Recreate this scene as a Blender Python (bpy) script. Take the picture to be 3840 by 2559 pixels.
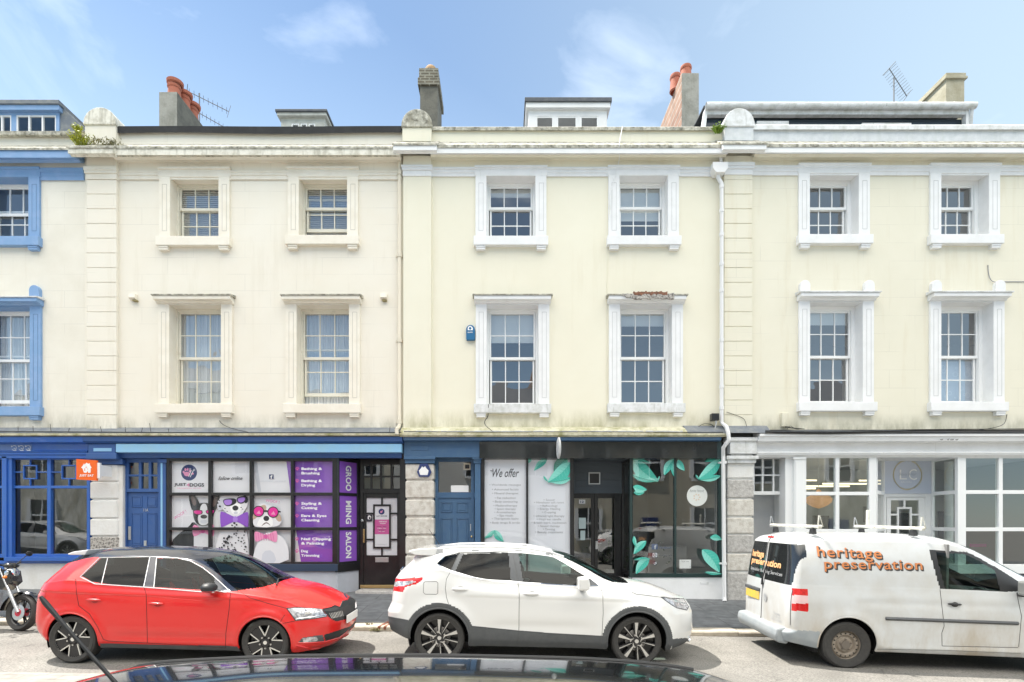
import bpy, math, random
import numpy as np
from mathutils import Vector, Matrix
from mathutils.bvhtree import BVHTree
random.seed(7)
for o in list(bpy.data.objects): bpy.data.objects.remove(o)
SC = bpy.context.scene
COL = SC.collection
# ------------------------------------------------------------------ camera, sky, sun, exposure
CAM_Y, CAM_Z, FPX, VX, VY = -11.9, 1.92, 2000.0, 1885.0, 1950.0
cd = bpy.data.cameras.new('camera'); cam = bpy.data.objects.new('camera', cd); COL.objects.link(cam)
cam.location = (0, CAM_Y, CAM_Z); cam.rotation_euler = (math.radians(90), 0, 0)
cd.sensor_width = 36.0; cd.lens = FPX / 3840 * 36; cd.clip_start = 0.05; cd.clip_end = 2000
cd.shift_x = (1920 - VX) / 3840; cd.shift_y = (VY - 1279.5) / 3840
SC.camera = cam
SC.render.resolution_x = 1024; SC.render.resolution_y = 682
SC.view_settings.view_transform = 'Standard'; SC.view_settings.look = 'None'
SC.view_settings.exposure = 0.84; SC.view_settings.gamma = 1.0
SUN_DIR = Vector((-0.50, 0.233, 1.0)).normalized()
SUN_EL = math.asin(SUN_DIR.z); SUN_ROT = math.atan2(SUN_DIR.x, SUN_DIR.y)
world = bpy.data.worlds.new('World'); SC.world = world; world.use_nodes = True
wn = world.node_tree; wn.nodes.clear()
def wnode(t, **k):
    n = wn.nodes.new(t)
    for a, b in k.items(): setattr(n, a, b)
    return n
w_out = wnode('ShaderNodeOutputWorld'); w_bg = wnode('ShaderNodeBackground'); w_bg.inputs[1].default_value = 0.12
w_sky = wnode('ShaderNodeTexSky', sky_type='NISHITA', sun_disc=False, sun_elevation=SUN_EL, sun_rotation=SUN_ROT)
w_sky.air_density = 1.0; w_sky.dust_density = 0.0; w_sky.ozone_density = 2.5; w_sky.altitude = 20
w_tc = wnode('ShaderNodeTexCoord'); w_map = wnode('ShaderNodeMapping')
w_map.inputs['Scale'].default_value = (1.6, 1.6, 2.6); w_map.inputs['Rotation'].default_value = (0.2, 0.45, 0.3)
w_no = wnode('ShaderNodeTexNoise'); w_no.inputs['Scale'].default_value = 2.1; w_no.inputs['Detail'].default_value = 7; w_no.inputs['Roughness'].default_value = 0.55
w_no.inputs['Distortion'].default_value = 0.5
w_mr = wnode('ShaderNodeMapRange'); w_mr.inputs[1].default_value = 0.60; w_mr.inputs[2].default_value = 0.84; w_mr.inputs[3].default_value = 0; w_mr.inputs[4].default_value = 0.45
w_mx = wnode('ShaderNodeMix', data_type='RGBA'); w_mx.inputs[7].default_value = (8.2, 8.8, 9.6, 1)
w_hs = wnode('ShaderNodeHueSaturation'); w_hs.inputs['Saturation'].default_value = 0.86
L_ = wn.links.new
L_(w_tc.outputs['Generated'], w_map.inputs[0]); L_(w_map.outputs[0], w_no.inputs['Vector'])
# added cloud bank, unseen behind the camera, to brighten the shaded house fronts
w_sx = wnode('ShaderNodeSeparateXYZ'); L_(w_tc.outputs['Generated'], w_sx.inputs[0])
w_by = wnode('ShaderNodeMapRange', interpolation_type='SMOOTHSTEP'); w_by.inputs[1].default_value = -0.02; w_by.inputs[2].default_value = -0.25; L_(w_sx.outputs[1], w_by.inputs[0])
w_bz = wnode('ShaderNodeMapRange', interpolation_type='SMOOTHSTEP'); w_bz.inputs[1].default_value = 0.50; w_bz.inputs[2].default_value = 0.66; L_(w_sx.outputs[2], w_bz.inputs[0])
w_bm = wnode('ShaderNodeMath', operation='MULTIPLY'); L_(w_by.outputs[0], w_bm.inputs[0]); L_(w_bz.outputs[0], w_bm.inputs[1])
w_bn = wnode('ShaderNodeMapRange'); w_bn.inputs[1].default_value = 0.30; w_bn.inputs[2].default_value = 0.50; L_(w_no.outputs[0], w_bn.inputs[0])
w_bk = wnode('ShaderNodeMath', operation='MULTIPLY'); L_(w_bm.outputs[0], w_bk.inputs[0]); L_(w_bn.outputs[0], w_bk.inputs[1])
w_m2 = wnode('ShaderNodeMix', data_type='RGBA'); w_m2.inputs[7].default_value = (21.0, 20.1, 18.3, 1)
L_(w_no.outputs[0], w_mr.inputs[0]); L_(w_mr.outputs[0], w_mx.inputs[0]); w_tn = wnode('ShaderNodeMix', data_type='RGBA', blend_type='MULTIPLY'); w_tn.inputs[0].default_value = 1; w_tn.inputs[7].default_value = (0.86, 0.97, 0.95, 1); L_(w_sky.outputs[0], w_tn.inputs[6]); L_(w_tn.outputs[2], w_hs.inputs['Color']); L_(w_hs.outputs[0], w_mx.inputs[6])
w_vx = wnode('ShaderNodeMapRange', interpolation_type='SMOOTHSTEP'); w_vx.inputs[1].default_value = -0.25; w_vx.inputs[2].default_value = 0.75; w_vx.inputs[4].default_value = 0.58; L_(w_sx.outputs[0], w_vx.inputs[0])
w_m3 = wnode('ShaderNodeMix', data_type='RGBA'); w_m3.inputs[7].default_value = (4.5, 5.6, 6.3, 1); w_vz = wnode('ShaderNodeMapRange', interpolation_type='SMOOTHSTEP'); w_vz.inputs[1].default_value = 0.72; w_vz.inputs[2].default_value = 0.36; w_vz.inputs[4].default_value = 0.42; L_(w_sx.outputs[2], w_vz.inputs[0])
w_vy = wnode('ShaderNodeMapRange'); w_vy.inputs[1].default_value = 0.0; w_vy.inputs[2].default_value = 0.5; L_(w_sx.outputs[1], w_vy.inputs[0])
w_vm = wnode('ShaderNodeMath', operation='MULTIPLY'); L_(w_vz.outputs[0], w_vm.inputs[0]); L_(w_vy.outputs[0], w_vm.inputs[1])
w_va = wnode('ShaderNodeMath', operation='MAXIMUM'); L_(w_vx.outputs[0], w_va.inputs[0]); L_(w_vm.outputs[0], w_va.inputs[1]); L_(w_va.outputs[0], w_m3.inputs[0]); L_(w_mx.outputs[2], w_m3.inputs[6])   # thin high veil towards the right
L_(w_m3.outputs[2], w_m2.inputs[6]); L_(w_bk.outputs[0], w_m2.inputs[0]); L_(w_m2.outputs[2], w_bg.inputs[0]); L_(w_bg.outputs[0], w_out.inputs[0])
sd = bpy.data.lights.new('sun', 'SUN'); sun = bpy.data.objects.new('sun', sd); COL.objects.link(sun)
sd.energy = 4.6; sd.angle = math.radians(0.53); sd.color = (1.0, 0.95, 0.87)
sun.rotation_euler = (-SUN_DIR).to_track_quat('-Z', 'Y').to_euler(); sun.location = (-10, 5, 25)

# ------------------------------------------------------------------ measuring helpers (metres at a known depth y)
def sc(y=0.0): return FPX / (y - CAM_Y)
def X(px, y=0.0): return (px - VX) / sc(y)
def Z(py, y=0.0): return CAM_Z + (VY - py) / sc(y)
def road_z(x): return -0.015 * x
def pave_z(x, y=-2.8): return -0.015 * x + 0.075 + 0.15 * max(0.0, min(1.0, (y + 2.85) / 2.85))

# ------------------------------------------------------------------ materials
MATS = {}
def mat(name, col, rough=0.6, metal=0.0, noise=None, bump=None, coat=0.0, emit=0.0, spec=0.5, streak=None, backdark=False, bands=(), ashlar=None):
    """noise = (scale, other colour, low, high); streak = the same, stretched vertically; bump = (scale, strength)"""
    if name in MATS: return MATS[name]
    m = bpy.data.materials.new(name); m.use_nodes = True
    nt = m.node_tree; N = nt.nodes; Lk = nt.links.new
    b = N['Principled BSDF']; b.inputs['Roughness'].default_value = rough; b.inputs['Metallic'].default_value = metal
    b.inputs['Specular IOR Level'].default_value = spec
    if coat: b.inputs['Coat Weight'].default_value = coat; b.inputs['Coat Roughness'].default_value = 0.03
    c4 = (*col, 1); b.inputs['Base Color'].default_value = c4
    tc = N.new('ShaderNodeTexCoord'); cur = None
    for spec_, stretch in ((noise, None), (streak, (1, 1, 0.12))):
        if not spec_: continue
        src = tc.outputs['Object']
        if stretch:
            mp = N.new('ShaderNodeMapping'); mp.inputs['Scale'].default_value = stretch; Lk(src, mp.inputs[0]); src = mp.outputs[0]
        t = N.new('ShaderNodeTexNoise'); t.inputs['Scale'].default_value = spec_[0]; t.inputs['Detail'].default_value = 6; t.inputs['Roughness'].default_value = 0.62
        Lk(src, t.inputs['Vector'])
        mr = N.new('ShaderNodeMapRange'); mr.inputs[1].default_value = spec_[2]; mr.inputs[2].default_value = spec_[3]; Lk(t.outputs[0], mr.inputs[0])
        mx = N.new('ShaderNodeMix'); mx.data_type = 'RGBA'; mx.inputs[6].default_value = c4; mx.inputs[7].default_value = (*spec_[1], 1)
        if cur is not None: Lk(cur, mx.inputs[6])
        Lk(mr.outputs[0], mx.inputs[0]); cur = mx.outputs[2]
    for (z0, z1, bc, dens, bs) in bands:      # growth and dirt that climbs ragged from z0 and dies out at z1
        g = N.new('ShaderNodeNewGeometry'); sx = N.new('ShaderNodeSeparateXYZ'); Lk(g.outputs['Position'], sx.inputs[0])
        mp = N.new('ShaderNodeMapping'); mp.inputs['Scale'].default_value = (1, 1, .35); Lk(g.outputs['Position'], mp.inputs[0])
        t = N.new('ShaderNodeTexNoise'); t.inputs['Scale'].default_value = bs; t.inputs['Detail'].default_value = 8; t.inputs['Roughness'].default_value = .68; Lk(mp.outputs[0], t.inputs['Vector'])
        mr = N.new('ShaderNodeMapRange'); mr.inputs[1].default_value = z0; mr.inputs[2].default_value = z1; mr.inputs[3].default_value = dens; mr.inputs[4].default_value = 0; Lk(sx.outputs[2], mr.inputs[0])
        m1 = N.new('ShaderNodeMapRange'); m1.inputs[1].default_value = .40; m1.inputs[2].default_value = .68; Lk(t.outputs[0], m1.inputs[0])
        mu = N.new('ShaderNodeMath'); mu.operation = 'MULTIPLY'; mu.use_clamp = True; Lk(mr.outputs[0], mu.inputs[0]); Lk(m1.outputs[0], mu.inputs[1])
        mx = N.new('ShaderNodeMix'); mx.data_type = 'RGBA'; mx.inputs[6].default_value = c4; mx.inputs[7].default_value = (*bc, 1)
        if cur is not None: Lk(cur, mx.inputs[6])
        Lk(mu.outputs[0], mx.inputs[0]); cur = mx.outputs[2]
    if ashlar:      # faint lined-out joints in the render, broken up where paint has filled them
        g = N.new('ShaderNodeNewGeometry'); mp = N.new('ShaderNodeMapping'); mp.inputs['Rotation'].default_value = (math.radians(-90), 0, 0); Lk(g.outputs['Position'], mp.inputs[0])
        bt = N.new('ShaderNodeTexBrick'); bt.inputs['Scale'].default_value = 1; bt.inputs['Brick Width'].default_value = 1.15; bt.inputs['Row Height'].default_value = ashlar; bt.inputs['Mortar Size'].default_value = .006; bt.inputs['Mortar Smooth'].default_value = .6; Lk(mp.outputs[0], bt.inputs['Vector'])
        t = N.new('ShaderNodeTexNoise'); t.inputs['Scale'].default_value = 1.1; t.inputs['Detail'].default_value = 4; Lk(g.outputs['Position'], t.inputs['Vector'])
        m1 = N.new('ShaderNodeMapRange'); m1.inputs[1].default_value = .42; m1.inputs[2].default_value = .62; m1.inputs[4].default_value = .45; Lk(t.outputs[0], m1.inputs[0])
        mu = N.new('ShaderNodeMath'); mu.operation = 'MULTIPLY'; mu.use_clamp = True; Lk(bt.outputs['Fac'], mu.inputs[0]); Lk(m1.outputs[0], mu.inputs[1])
        mx = N.new('ShaderNodeMix'); mx.data_type = 'RGBA'; mx.inputs[6].default_value = c4; mx.inputs[7].default_value = (*[q*.62 for q in col], 1)
        if cur is not None: Lk(cur, mx.inputs[6])
        Lk(mu.outputs[0], mx.inputs[0]); cur = mx.outputs[2]
    if backdark:
        g = N.new('ShaderNodeNewGeometry'); mx = N.new('ShaderNodeMix'); mx.data_type = 'RGBA'
        mx.inputs[6].default_value = c4; mx.inputs[7].default_value = (0.02, 0.02, 0.022, 1)
        if cur is not None: Lk(cur, mx.inputs[6])
        Lk(g.outputs['Backfacing'], mx.inputs[0]); cur = mx.outputs[2]
    if cur is not None: Lk(cur, b.inputs['Base Color'])
    if bump:
        t = N.new('ShaderNodeTexNoise'); t.inputs['Scale'].default_value = bump[0]; t.inputs['Detail'].default_value = 5; Lk(tc.outputs['Object'], t.inputs['Vector'])
        bp = N.new('ShaderNodeBump'); bp.inputs['Strength'].default_value = bump[1]; bp.inputs['Distance'].default_value = 0.02
        Lk(t.outputs[0], bp.inputs['Height']); Lk(bp.outputs[0], b.inputs['Normal'])
    if emit: b.inputs['Emission Color'].default_value = c4; b.inputs['Emission Strength'].default_value = emit
    if backdark: m['twosided'] = 1
    MATS[name] = m; return m
def glass(name, tint=(0.85, 0.9, 0.88), ior=1.6, refl=1.0, rough=0.0, wave=0.0):
    if name in MATS: return MATS[name]
    m = bpy.data.materials.new(name); m.use_nodes = True
    nt = m.node_tree; N = nt.nodes; Lk = nt.links.new; N.clear()
    o = N.new('ShaderNodeOutputMaterial'); mx = N.new('ShaderNodeMixShader'); fr = N.new('ShaderNodeFresnel'); fr.inputs[0].default_value = ior
    tr = N.new('ShaderNodeBsdfTransparent'); tr.inputs[0].default_value = (*tint, 1)
    gl = N.new('ShaderNodeBsdfGlossy'); gl.inputs['Roughness'].default_value = rough; gl.inputs[0].default_value = (refl, refl, refl, 1)
    g = N.new('ShaderNodeNewGeometry'); sb = N.new('ShaderNodeMath'); sb.operation = 'MULTIPLY'   # same reflection from both sides
    vm = N.new('ShaderNodeVectorMath'); vm.operation = 'DOT_PRODUCT'; Lk(g.outputs['Incoming'], vm.inputs[0]); Lk(g.outputs['Normal'], vm.inputs[1])
    ab = N.new('ShaderNodeMath'); ab.operation = 'ABSOLUTE'; Lk(vm.outputs['Value'], ab.inputs[0])
    om = N.new('ShaderNodeMath'); om.operation = 'SUBTRACT'; om.inputs[0].default_value = 1.0; Lk(ab.outputs[0], om.inputs[1])
    pw = N.new('ShaderNodeMath'); pw.operation = 'POWER'; pw.inputs[1].default_value = 5.0; Lk(om.outputs[0], pw.inputs[0])
    f0 = ((ior - 1) / (ior + 1)) ** 2 * 2
    ma = N.new('ShaderNodeMath'); ma.operation = 'MULTIPLY_ADD'; ma.inputs[1].default_value = 1 - f0; ma.inputs[2].default_value = f0; Lk(pw.outputs[0], ma.inputs[0])
    Lk(ma.outputs[0], mx.inputs[0]); Lk(tr.outputs[0], mx.inputs[1]); Lk(gl.outputs[0], mx.inputs[2]); Lk(mx.outputs[0], o.inputs[0])
    if wave:
        tc = N.new('ShaderNodeTexCoord'); t = N.new('ShaderNodeTexNoise'); t.inputs['Scale'].default_value = 2.2; t.inputs['Detail'].default_value = 1
        Lk(tc.outputs['Object'], t.inputs['Vector']); bp = N.new('ShaderNodeBump'); bp.inputs['Strength'].default_value = wave; bp.inputs['Distance'].default_value = 0.02
        Lk(t.outputs[0], bp.inputs['Height']); Lk(bp.outputs[0], gl.inputs['Normal'])
    MATS[name] = m; return m

# ------------------------------------------------------------------ mesh builder
ORG = {}
def tag(o, label=None, cat=None, group=None, kind=None):
    if label: o['label'] = label
    if cat: o['category'] = cat
    if group: o['group'] = group
    if kind: o['kind'] = kind
    return o
def empty(name, loc, label, cat, group=None):
    o = bpy.data.objects.new(name, None); COL.objects.link(o); o.location = loc; o.empty_display_size = 0.3
    ORG[o.name] = Vector(loc); return tag(o, label, cat, group)
class MB:
    def __init__(s): s.v = []; s.f = []; s.m = []; s.cm = 0
    def add(s, vs, fs):
        n = len(s.v); s.v.extend([tuple(p) for p in vs]); s.f.extend([tuple(i + n for i in f) for f in fs]); s.m.extend([s.cm] * len(fs)); return s
    def box(s, x0, x1, y0, y1, z0, z1):
        x0, x1 = sorted((x0, x1)); y0, y1 = sorted((y0, y1)); z0, z1 = sorted((z0, z1))
        return s.add([(x0,y0,z0),(x1,y0,z0),(x1,y1,z0),(x0,y1,z0),(x0,y0,z1),(x1,y0,z1),(x1,y1,z1),(x0,y1,z1)],
                     [(0,3,2,1),(4,5,6,7),(0,1,5,4),(1,2,6,5),(2,3,7,6),(3,0,4,7)])
    def prism(s, pts, a, b, axis='y'):
        """pts: polygon in the other two axes (x,z) / (y,z) / (x,y)"""
        n = len(pts)
        def P(p, t): return {'y': (p[0], t, p[1]), 'x': (t, p[0], p[1]), 'z': (p[0], p[1], t)}[axis]
        vs = [P(p, a) for p in pts] + [P(p, b) for p in pts]
        fs = [tuple(range(n)), tuple(range(2 * n - 1, n - 1, -1))] + [(i, i + n, (i + 1) % n + n, (i + 1) % n) for i in range(n)]
        return s.add(vs, fs)
    def flat(s, pts, y): return s.add([(p[0], y, p[1]) for p in pts], [tuple(range(len(pts)))])
    def quad(s, a, b, c, d): return s.add([a, b, c, d], [(0, 1, 2, 3)])
    def tube(s, path, r, n=8, caps=True):
        path = [Vector(p) for p in path]; rs = r if isinstance(r, (list, tuple)) else [r] * len(path)
        vs = []; fs = []; up = None
        for i, p in enumerate(path):
            d = (path[min(i + 1, len(path) - 1)] - path[max(i - 1, 0)]).normalized()
            if up is None: up = Vector((0, 0, 1)) if abs(d.z) < 0.9 else Vector((1, 0, 0))
            a = d.cross(up); a = a.normalized() if a.length > 1e-6 else Vector((1, 0, 0)); b = a.cross(d).normalized(); up = b
            for k in range(n):
                t = 2 * math.pi * k / n; vs.append(p + (a * math.cos(t) + b * math.sin(t)) * rs[i])
        for i in range(len(path) - 1):
            for k in range(n):
                k2 = (k + 1) % n; fs.append((i*n+k, i*n+k2, (i+1)*n+k2, (i+1)*n+k))
        if caps: fs.append(tuple(range(n - 1, -1, -1))); fs.append(tuple((len(path)-1)*n + k for k in range(n)))
        return s.add(vs, fs)
    def lathe(s, prof, c, axis='z', n=32, a0=0.0, a1=2 * math.pi):
        """prof: (r, h) pairs along the axis"""
        full = abs(a1 - a0 - 2 * math.pi) < 1e-6; m = n if full else n + 1; vs = []; fs = []
        for r, h in prof:
            for k in range(m):
                t = a0 + (a1 - a0) * k / n; u, w = r * math.cos(t), r * math.sin(t)
                p = {'z': (u, w, h), 'y': (u, h, w), 'x': (h, u, w)}[axis]; vs.append((p[0]+c[0], p[1]+c[1], p[2]+c[2]))
        for i in range(len(prof) - 1):
            for k in range(n):
                k2 = (k + 1) % m; fs.append((i*m+k, i*m+k2, (i+1)*m+k2, (i+1)*m+k))
        return s.add(vs, fs)
    def ellip(s, c, r, n=16, m=10):
        return s.lathe2(c, r, n, m)
    def lathe2(s, c, r, n, m):
        vs = []; fs = []
        for i in range(m + 1):
            a = math.pi * i / m - math.pi / 2
            for k in range(n):
                t = 2 * math.pi * k / n; vs.append((c[0]+r[0]*math.cos(a)*math.cos(t), c[1]+r[1]*math.cos(a)*math.sin(t), c[2]+r[2]*math.sin(a)))
        for i in range(m):
            for k in range(n): k2 = (k+1) % n; fs.append((i*n+k, i*n+k2, (i+1)*n+k2, (i+1)*n+k))
        return s.add(vs, fs)
    def xform(s, M, start=0):
        for i in range(start, len(s.v)): s.v[i] = tuple(M @ Vector(s.v[i]))
        return s
    def build(s, name, mats, parent=None, smooth=False, bevel=0.0, label=None, sharp=35):
        me = bpy.data.meshes.new(name)
        org = ORG.get(parent.name, Vector((0, 0, 0))) if parent else Vector((0, 0, 0))
        me.from_pydata([(p[0]-org.x, p[1]-org.y, p[2]-org.z) for p in s.v], [], s.f)
        for m in (mats if isinstance(mats, (list, tuple)) else [mats]): me.materials.append(m)
        if isinstance(mats, (list, tuple)): me.polygons.foreach_set('material_index', s.m)
        if smooth:
            me.polygons.foreach_set('use_smooth', [True] * len(me.polygons))
            me.set_sharp_from_angle(angle=math.radians(sharp))
        me.update()
        if any('twosided' in m for m in me.materials):
            import bmesh
            bm = bmesh.new(); bm.from_mesh(me); bmesh.ops.recalc_face_normals(bm, faces=bm.faces); bm.to_mesh(me); bm.free()
        o = bpy.data.objects.new(name, me); COL.objects.link(o)
        if parent: o.parent = parent
        ORG[o.name] = org
        if bevel:
            b = o.modifiers.new('bevel', 'BEVEL'); b.width = bevel; b.segments = 2; b.limit_method = 'ANGLE'
        if label: o['label'] = label
        return o
TXT = {}
def text2d(s, size=1.0, bold=0.0, shear=0.0, align='CENTER', space=1.0, res=3, line=1.0):
    k = (s, bold, shear, align, space, res, line)
    if k not in TXT:
        c = bpy.data.curves.new('t', 'FONT'); c.body = s; c.size = 1.0; c.offset = bold; c.shear = shear; c.align_x = align
        c.space_character = space; c.resolution_u = res; c.space_line = line
        o = bpy.data.objects.new('t', c); COL.objects.link(o); bpy.context.view_layer.update()
        dg = bpy.context.evaluated_depsgraph_get(); me = bpy.data.meshes.new_from_object(o.evaluated_get(dg))
        TXT[k] = ([(v.co.x, v.co.y) for v in me.vertices], [tuple(p.vertices) for p in me.polygons])
        bpy.data.objects.remove(o); bpy.data.curves.remove(c); bpy.data.meshes.remove(me)
    v, f = TXT[k]; return [(a * size, b * size) for a, b in v], f
def put_text(mb, s, x, z, y, w=None, h=None, rot=0.0, flip=True, **k):
    """text centred on x with its middle on z, fitted to width w (or height h), facing -Y"""
    v, f = text2d(s, **k)
    if not v: return
    xs = [p[0] for p in v]; zs = [p[1] for p in v]; W = max(xs) - min(xs); H = max(zs) - min(zs); cx = (max(xs)+min(xs))/2; cz = (max(zs)+min(zs))/2
    sx = w / W if w else None; sz = h / H if h else None
    if sx is None: sx = sz
    if sz is None: sz = sx
    c, n = math.cos(rot), math.sin(rot)
    pts = [((p[0]-cx)*sx, (p[1]-cz)*sz) for p in v]
    mb.add([(x + a*c - b*n, y, z + a*n + b*c) for a, b in pts], f)
def circ(cx, cz, rx, rz=None, n=24, a0=0, a1=360):
    rz = rz or rx
    full = a1 - a0 == 360
    return [(cx + rx*math.cos(math.radians(a0+(a1-a0)*i/(n if full else n-1))), cz + rz*math.sin(math.radians(a0+(a1-a0)*i/(n if full else n-1)))) for i in range(n)]
def smooth_poly(pts, it=2):
    for _ in range(it):
        q = []
        for i in range(len(pts)):
            a, b = pts[i], pts[(i+1) % len(pts)]
            q += [(a[0]*.75+b[0]*.25, a[1]*.75+b[1]*.25), (a[0]*.25+b[0]*.75, a[1]*.25+b[1]*.75)]
        pts = q
    return pts
# ------------------------------------------------------------------ palette
DIRT = (0.20, 0.19, 0.15)
M_B1 = mat('cream_render_one', (0.83, 0.795, 0.705), 0.85, noise=(0.9, (0.73, 0.69, 0.59), 0.35, 0.75), streak=(3.5, (0.68, 0.62, 0.51), 0.55, 0.80), bump=(60, 0.12), bands=[(Z(1612), Z(1540), (.38, .36, .28), 1.1, 3.0)], ashlar=0.37)
M_B2 = mat('peach_cream_render', (0.83, 0.79, 0.695), 0.85, noise=(0.8, (0.80, 0.745, 0.635), 0.35, 0.75), streak=(3.0, (0.73, 0.68, 0.57), 0.55, 0.80), bump=(60, 0.12), bands=[(Z(1612), Z(1550), (.38, .36, .27), 1.1, 3.0)], ashlar=0.37)
M_B3 = mat('pale_yellow_render', (0.82, 0.785, 0.65), 0.85, noise=(0.8, (0.785, 0.745, 0.605), 0.35, 0.75), streak=(3.0, (0.74, 0.69, 0.54), 0.57, 0.82), bump=(60, 0.12), bands=[(Z(1612), Z(1530), (.36, .34, .19), 1.05, 2.6)])
M_B4 = mat('buff_render', (0.785, 0.75, 0.625), 0.85, noise=(0.8, (0.745, 0.71, 0.58), 0.35, 0.75), streak=(3.0, (0.69, 0.63, 0.48), 0.55, 0.80), bump=(60, 0.12), bands=[(Z(1612), Z(1550), (.40, .38, .28), 1.2, 3.0)], ashlar=0.405)
M_WHITE = mat('white_masonry_paint', (0.84, 0.845, 0.85), 0.7, noise=(2.5, (0.74, 0.745, 0.74), 0.4, 0.8), streak=(9, (0.55, 0.54, 0.49), 0.66, 0.82), bump=(40, 0.08))
M_WHITE2 = mat('weathered_white_paint', (0.76, 0.77, 0.78), 0.75, noise=(5, (0.52, 0.53, 0.50), 0.42, 0.72), streak=(12, (0.42, 0.43, 0.40), 0.58, 0.78), bump=(40, 0.15))
M_CREAMT = mat('cream_trim_paint', (0.86, 0.815, 0.715), 0.75, noise=(3, (0.77, 0.71, 0.59), 0.4, 0.8), bump=(40, 0.08))
M_LEDGE = mat('lichened_ledge', (0.62, 0.60, 0.52), 0.95, noise=(9, (0.13, 0.125, 0.10), 0.40, 0.66), streak=(14, (0.33, 0.31, 0.24), 0.45, 0.75), bump=(30, 0.5))
M_LEDGE2 = mat('stained_cornice', (0.80, 0.77, 0.68), 0.9, noise=(6, (0.50, 0.47, 0.38), 0.45, 0.72), streak=(9, (0.36, 0.34, 0.27), 0.52, 0.74), bump=(30, 0.2))
M_MOSS = mat('mossy_render', (0.66, 0.63, 0.48), 0.95, noise=(5, (0.30, 0.29, 0.13), 0.42, 0.70), streak=(10, (0.45, 0.42, 0.30), 0.5, 0.8), bump=(25, 0.5))
M_BLUE1 = mat('bright_blue_paint', (0.028, 0.12, 0.47), 0.35, noise=(4, (0.04, 0.14, 0.42), 0.4, 0.8), coat=0.3)
M_BLUE2 = mat('royal_blue_paint', (0.036, 0.105, 0.31), 0.45, noise=(5, (0.055, 0.12, 0.30), 0.4, 0.8))
M_BLUEL = mat('mid_blue_masonry_paint', (0.21, 0.36, 0.60), 0.6, noise=(4, (0.29, 0.42, 0.66), 0.45, 0.8), bump=(40, 0.08))
M_BLUED = mat('slate_blue_paint', (0.055, 0.13, 0.25), 0.45, noise=(5, (0.075, 0.155, 0.26), 0.4, 0.8))
M_SKYB = mat('pale_blue_awning_box', (0.26, 0.52, 0.78), 0.5, noise=(3, (0.30, 0.52, 0.66), 0.4, 0.8), streak=(5, (0.22, 0.40, 0.50), 0.6, 0.9))
M_BLACK = mat('black_gloss_paint', (0.016, 0.016, 0.018), 0.28, noise=(4, (0.03, 0.03, 0.032), 0.4, 0.8))
M_BLACKF = mat('black_felt', (0.018, 0.019, 0.021), 0.8, noise=(6, (0.035, 0.036, 0.038), 0.45, 0.8))
M_FASCIA = mat('glossy_black_fascia', (0.018, 0.020, 0.021), 0.12, noise=(3, (0.03, 0.035, 0.033), 0.4, 0.8), bump=(4, 0.10), coat=0.4)
M_DGREEN = mat('dark_green_grey_paint', (0.035, 0.060, 0.062), 0.35)
M_LEAD = mat('grey_lead', (0.16, 0.18, 0.21), 0.7, noise=(6, (0.27, 0.28, 0.27), 0.42, 0.75), bump=(12, 0.3))
M_SLATE = mat('slate', (0.085, 0.095, 0.11), 0.7, noise=(8, (0.14, 0.145, 0.15), 0.4, 0.8), bump=(12, 0.3))
M_STONE = mat('pale_rusticated_stone', (0.68, 0.655, 0.60), 0.9, noise=(9, (0.47, 0.43, 0.37), 0.42, 0.72), bump=(35, 0.5))
M_STONE2 = mat('grey_limestone', (0.54, 0.525, 0.50), 0.9, noise=(14, (0.36, 0.34, 0.32), 0.40, 0.68), bump=(30, 0.7))
M_STONEW = mat('whitewashed_stone', (0.76, 0.755, 0.73), 0.85, noise=(4, (0.66, 0.64, 0.59), 0.45, 0.8), bump=(22, 0.3))
M_STONER = mat('bare_flaking_stone', (0.50, 0.47, 0.43), 0.95, noise=(22, (0.14, 0.13, 0.12), 0.46, 0.6), bump=(20, 1.0))
M_CEMENT = mat('grey_cement_render', (0.36, 0.355, 0.32), 0.95, noise=(4, (0.22, 0.22, 0.19), 0.4, 0.75), streak=(5, (0.20, 0.20, 0.17), 0.5, 0.8), bump=(18, 0.4))
M_CEMDK = mat('stained_and_shaded_cement', (0.17, 0.165, 0.14), 0.95, noise=(4, (0.09, 0.09, 0.08), 0.4, 0.75), bump=(18, 0.4))
M_CEMOL = mat('ochre_cement', (0.44, 0.41, 0.31), 0.95, noise=(3, (0.31, 0.28, 0.19), 0.4, 0.75), bump=(18, 0.4))
M_TERRA = mat('terracotta', (0.44, 0.14, 0.085), 0.8, noise=(5, (0.33, 0.12, 0.08), 0.4, 0.8))
M_PGLASS = glass('print_glass', (.97, .98, .98), 1.45, 1.0, 0.0, 0.04)
M_UPVC = mat('white_window_frame', (0.87, 0.88, 0.88), 0.4)
M_SASHC = mat('cream_sash_paint', (0.78, 0.75, 0.65), 0.5, noise=(8, (0.62, 0.58, 0.47), 0.55, 0.8))
M_PIPEW = mat('white_cast_iron_pipe', (0.80, 0.80, 0.80), 0.5, streak=(12, (0.5, 0.47, 0.42), 0.6, 0.85))
M_PIPEC = mat('cream_cast_iron_pipe', (0.72, 0.66, 0.54), 0.6, streak=(12, (0.42, 0.33, 0.24), 0.6, 0.85))
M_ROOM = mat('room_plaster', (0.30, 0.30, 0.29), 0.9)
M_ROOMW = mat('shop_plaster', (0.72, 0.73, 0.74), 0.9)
M_CURT = mat('pale_net_curtain', (0.86, 0.87, 0.88), 0.9, streak=(9, (0.70, 0.72, 0.74), 0.4, 0.75))
M_BLIND = mat('blind_fabric', (0.80, 0.82, 0.81), 0.8)
M_SLATS = mat('white_blind_slats', (0.82, 0.84, 0.86), 0.6)
M_GLASS = glass('window_glass', (0.86, 0.89, 0.90), 2.05, 1.0, 0.0, 0.25)
M_SGLASS = glass('shop_glass', (0.80, 0.85, 0.83), 1.75, 1.0, 0.0, 0.04)
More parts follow.
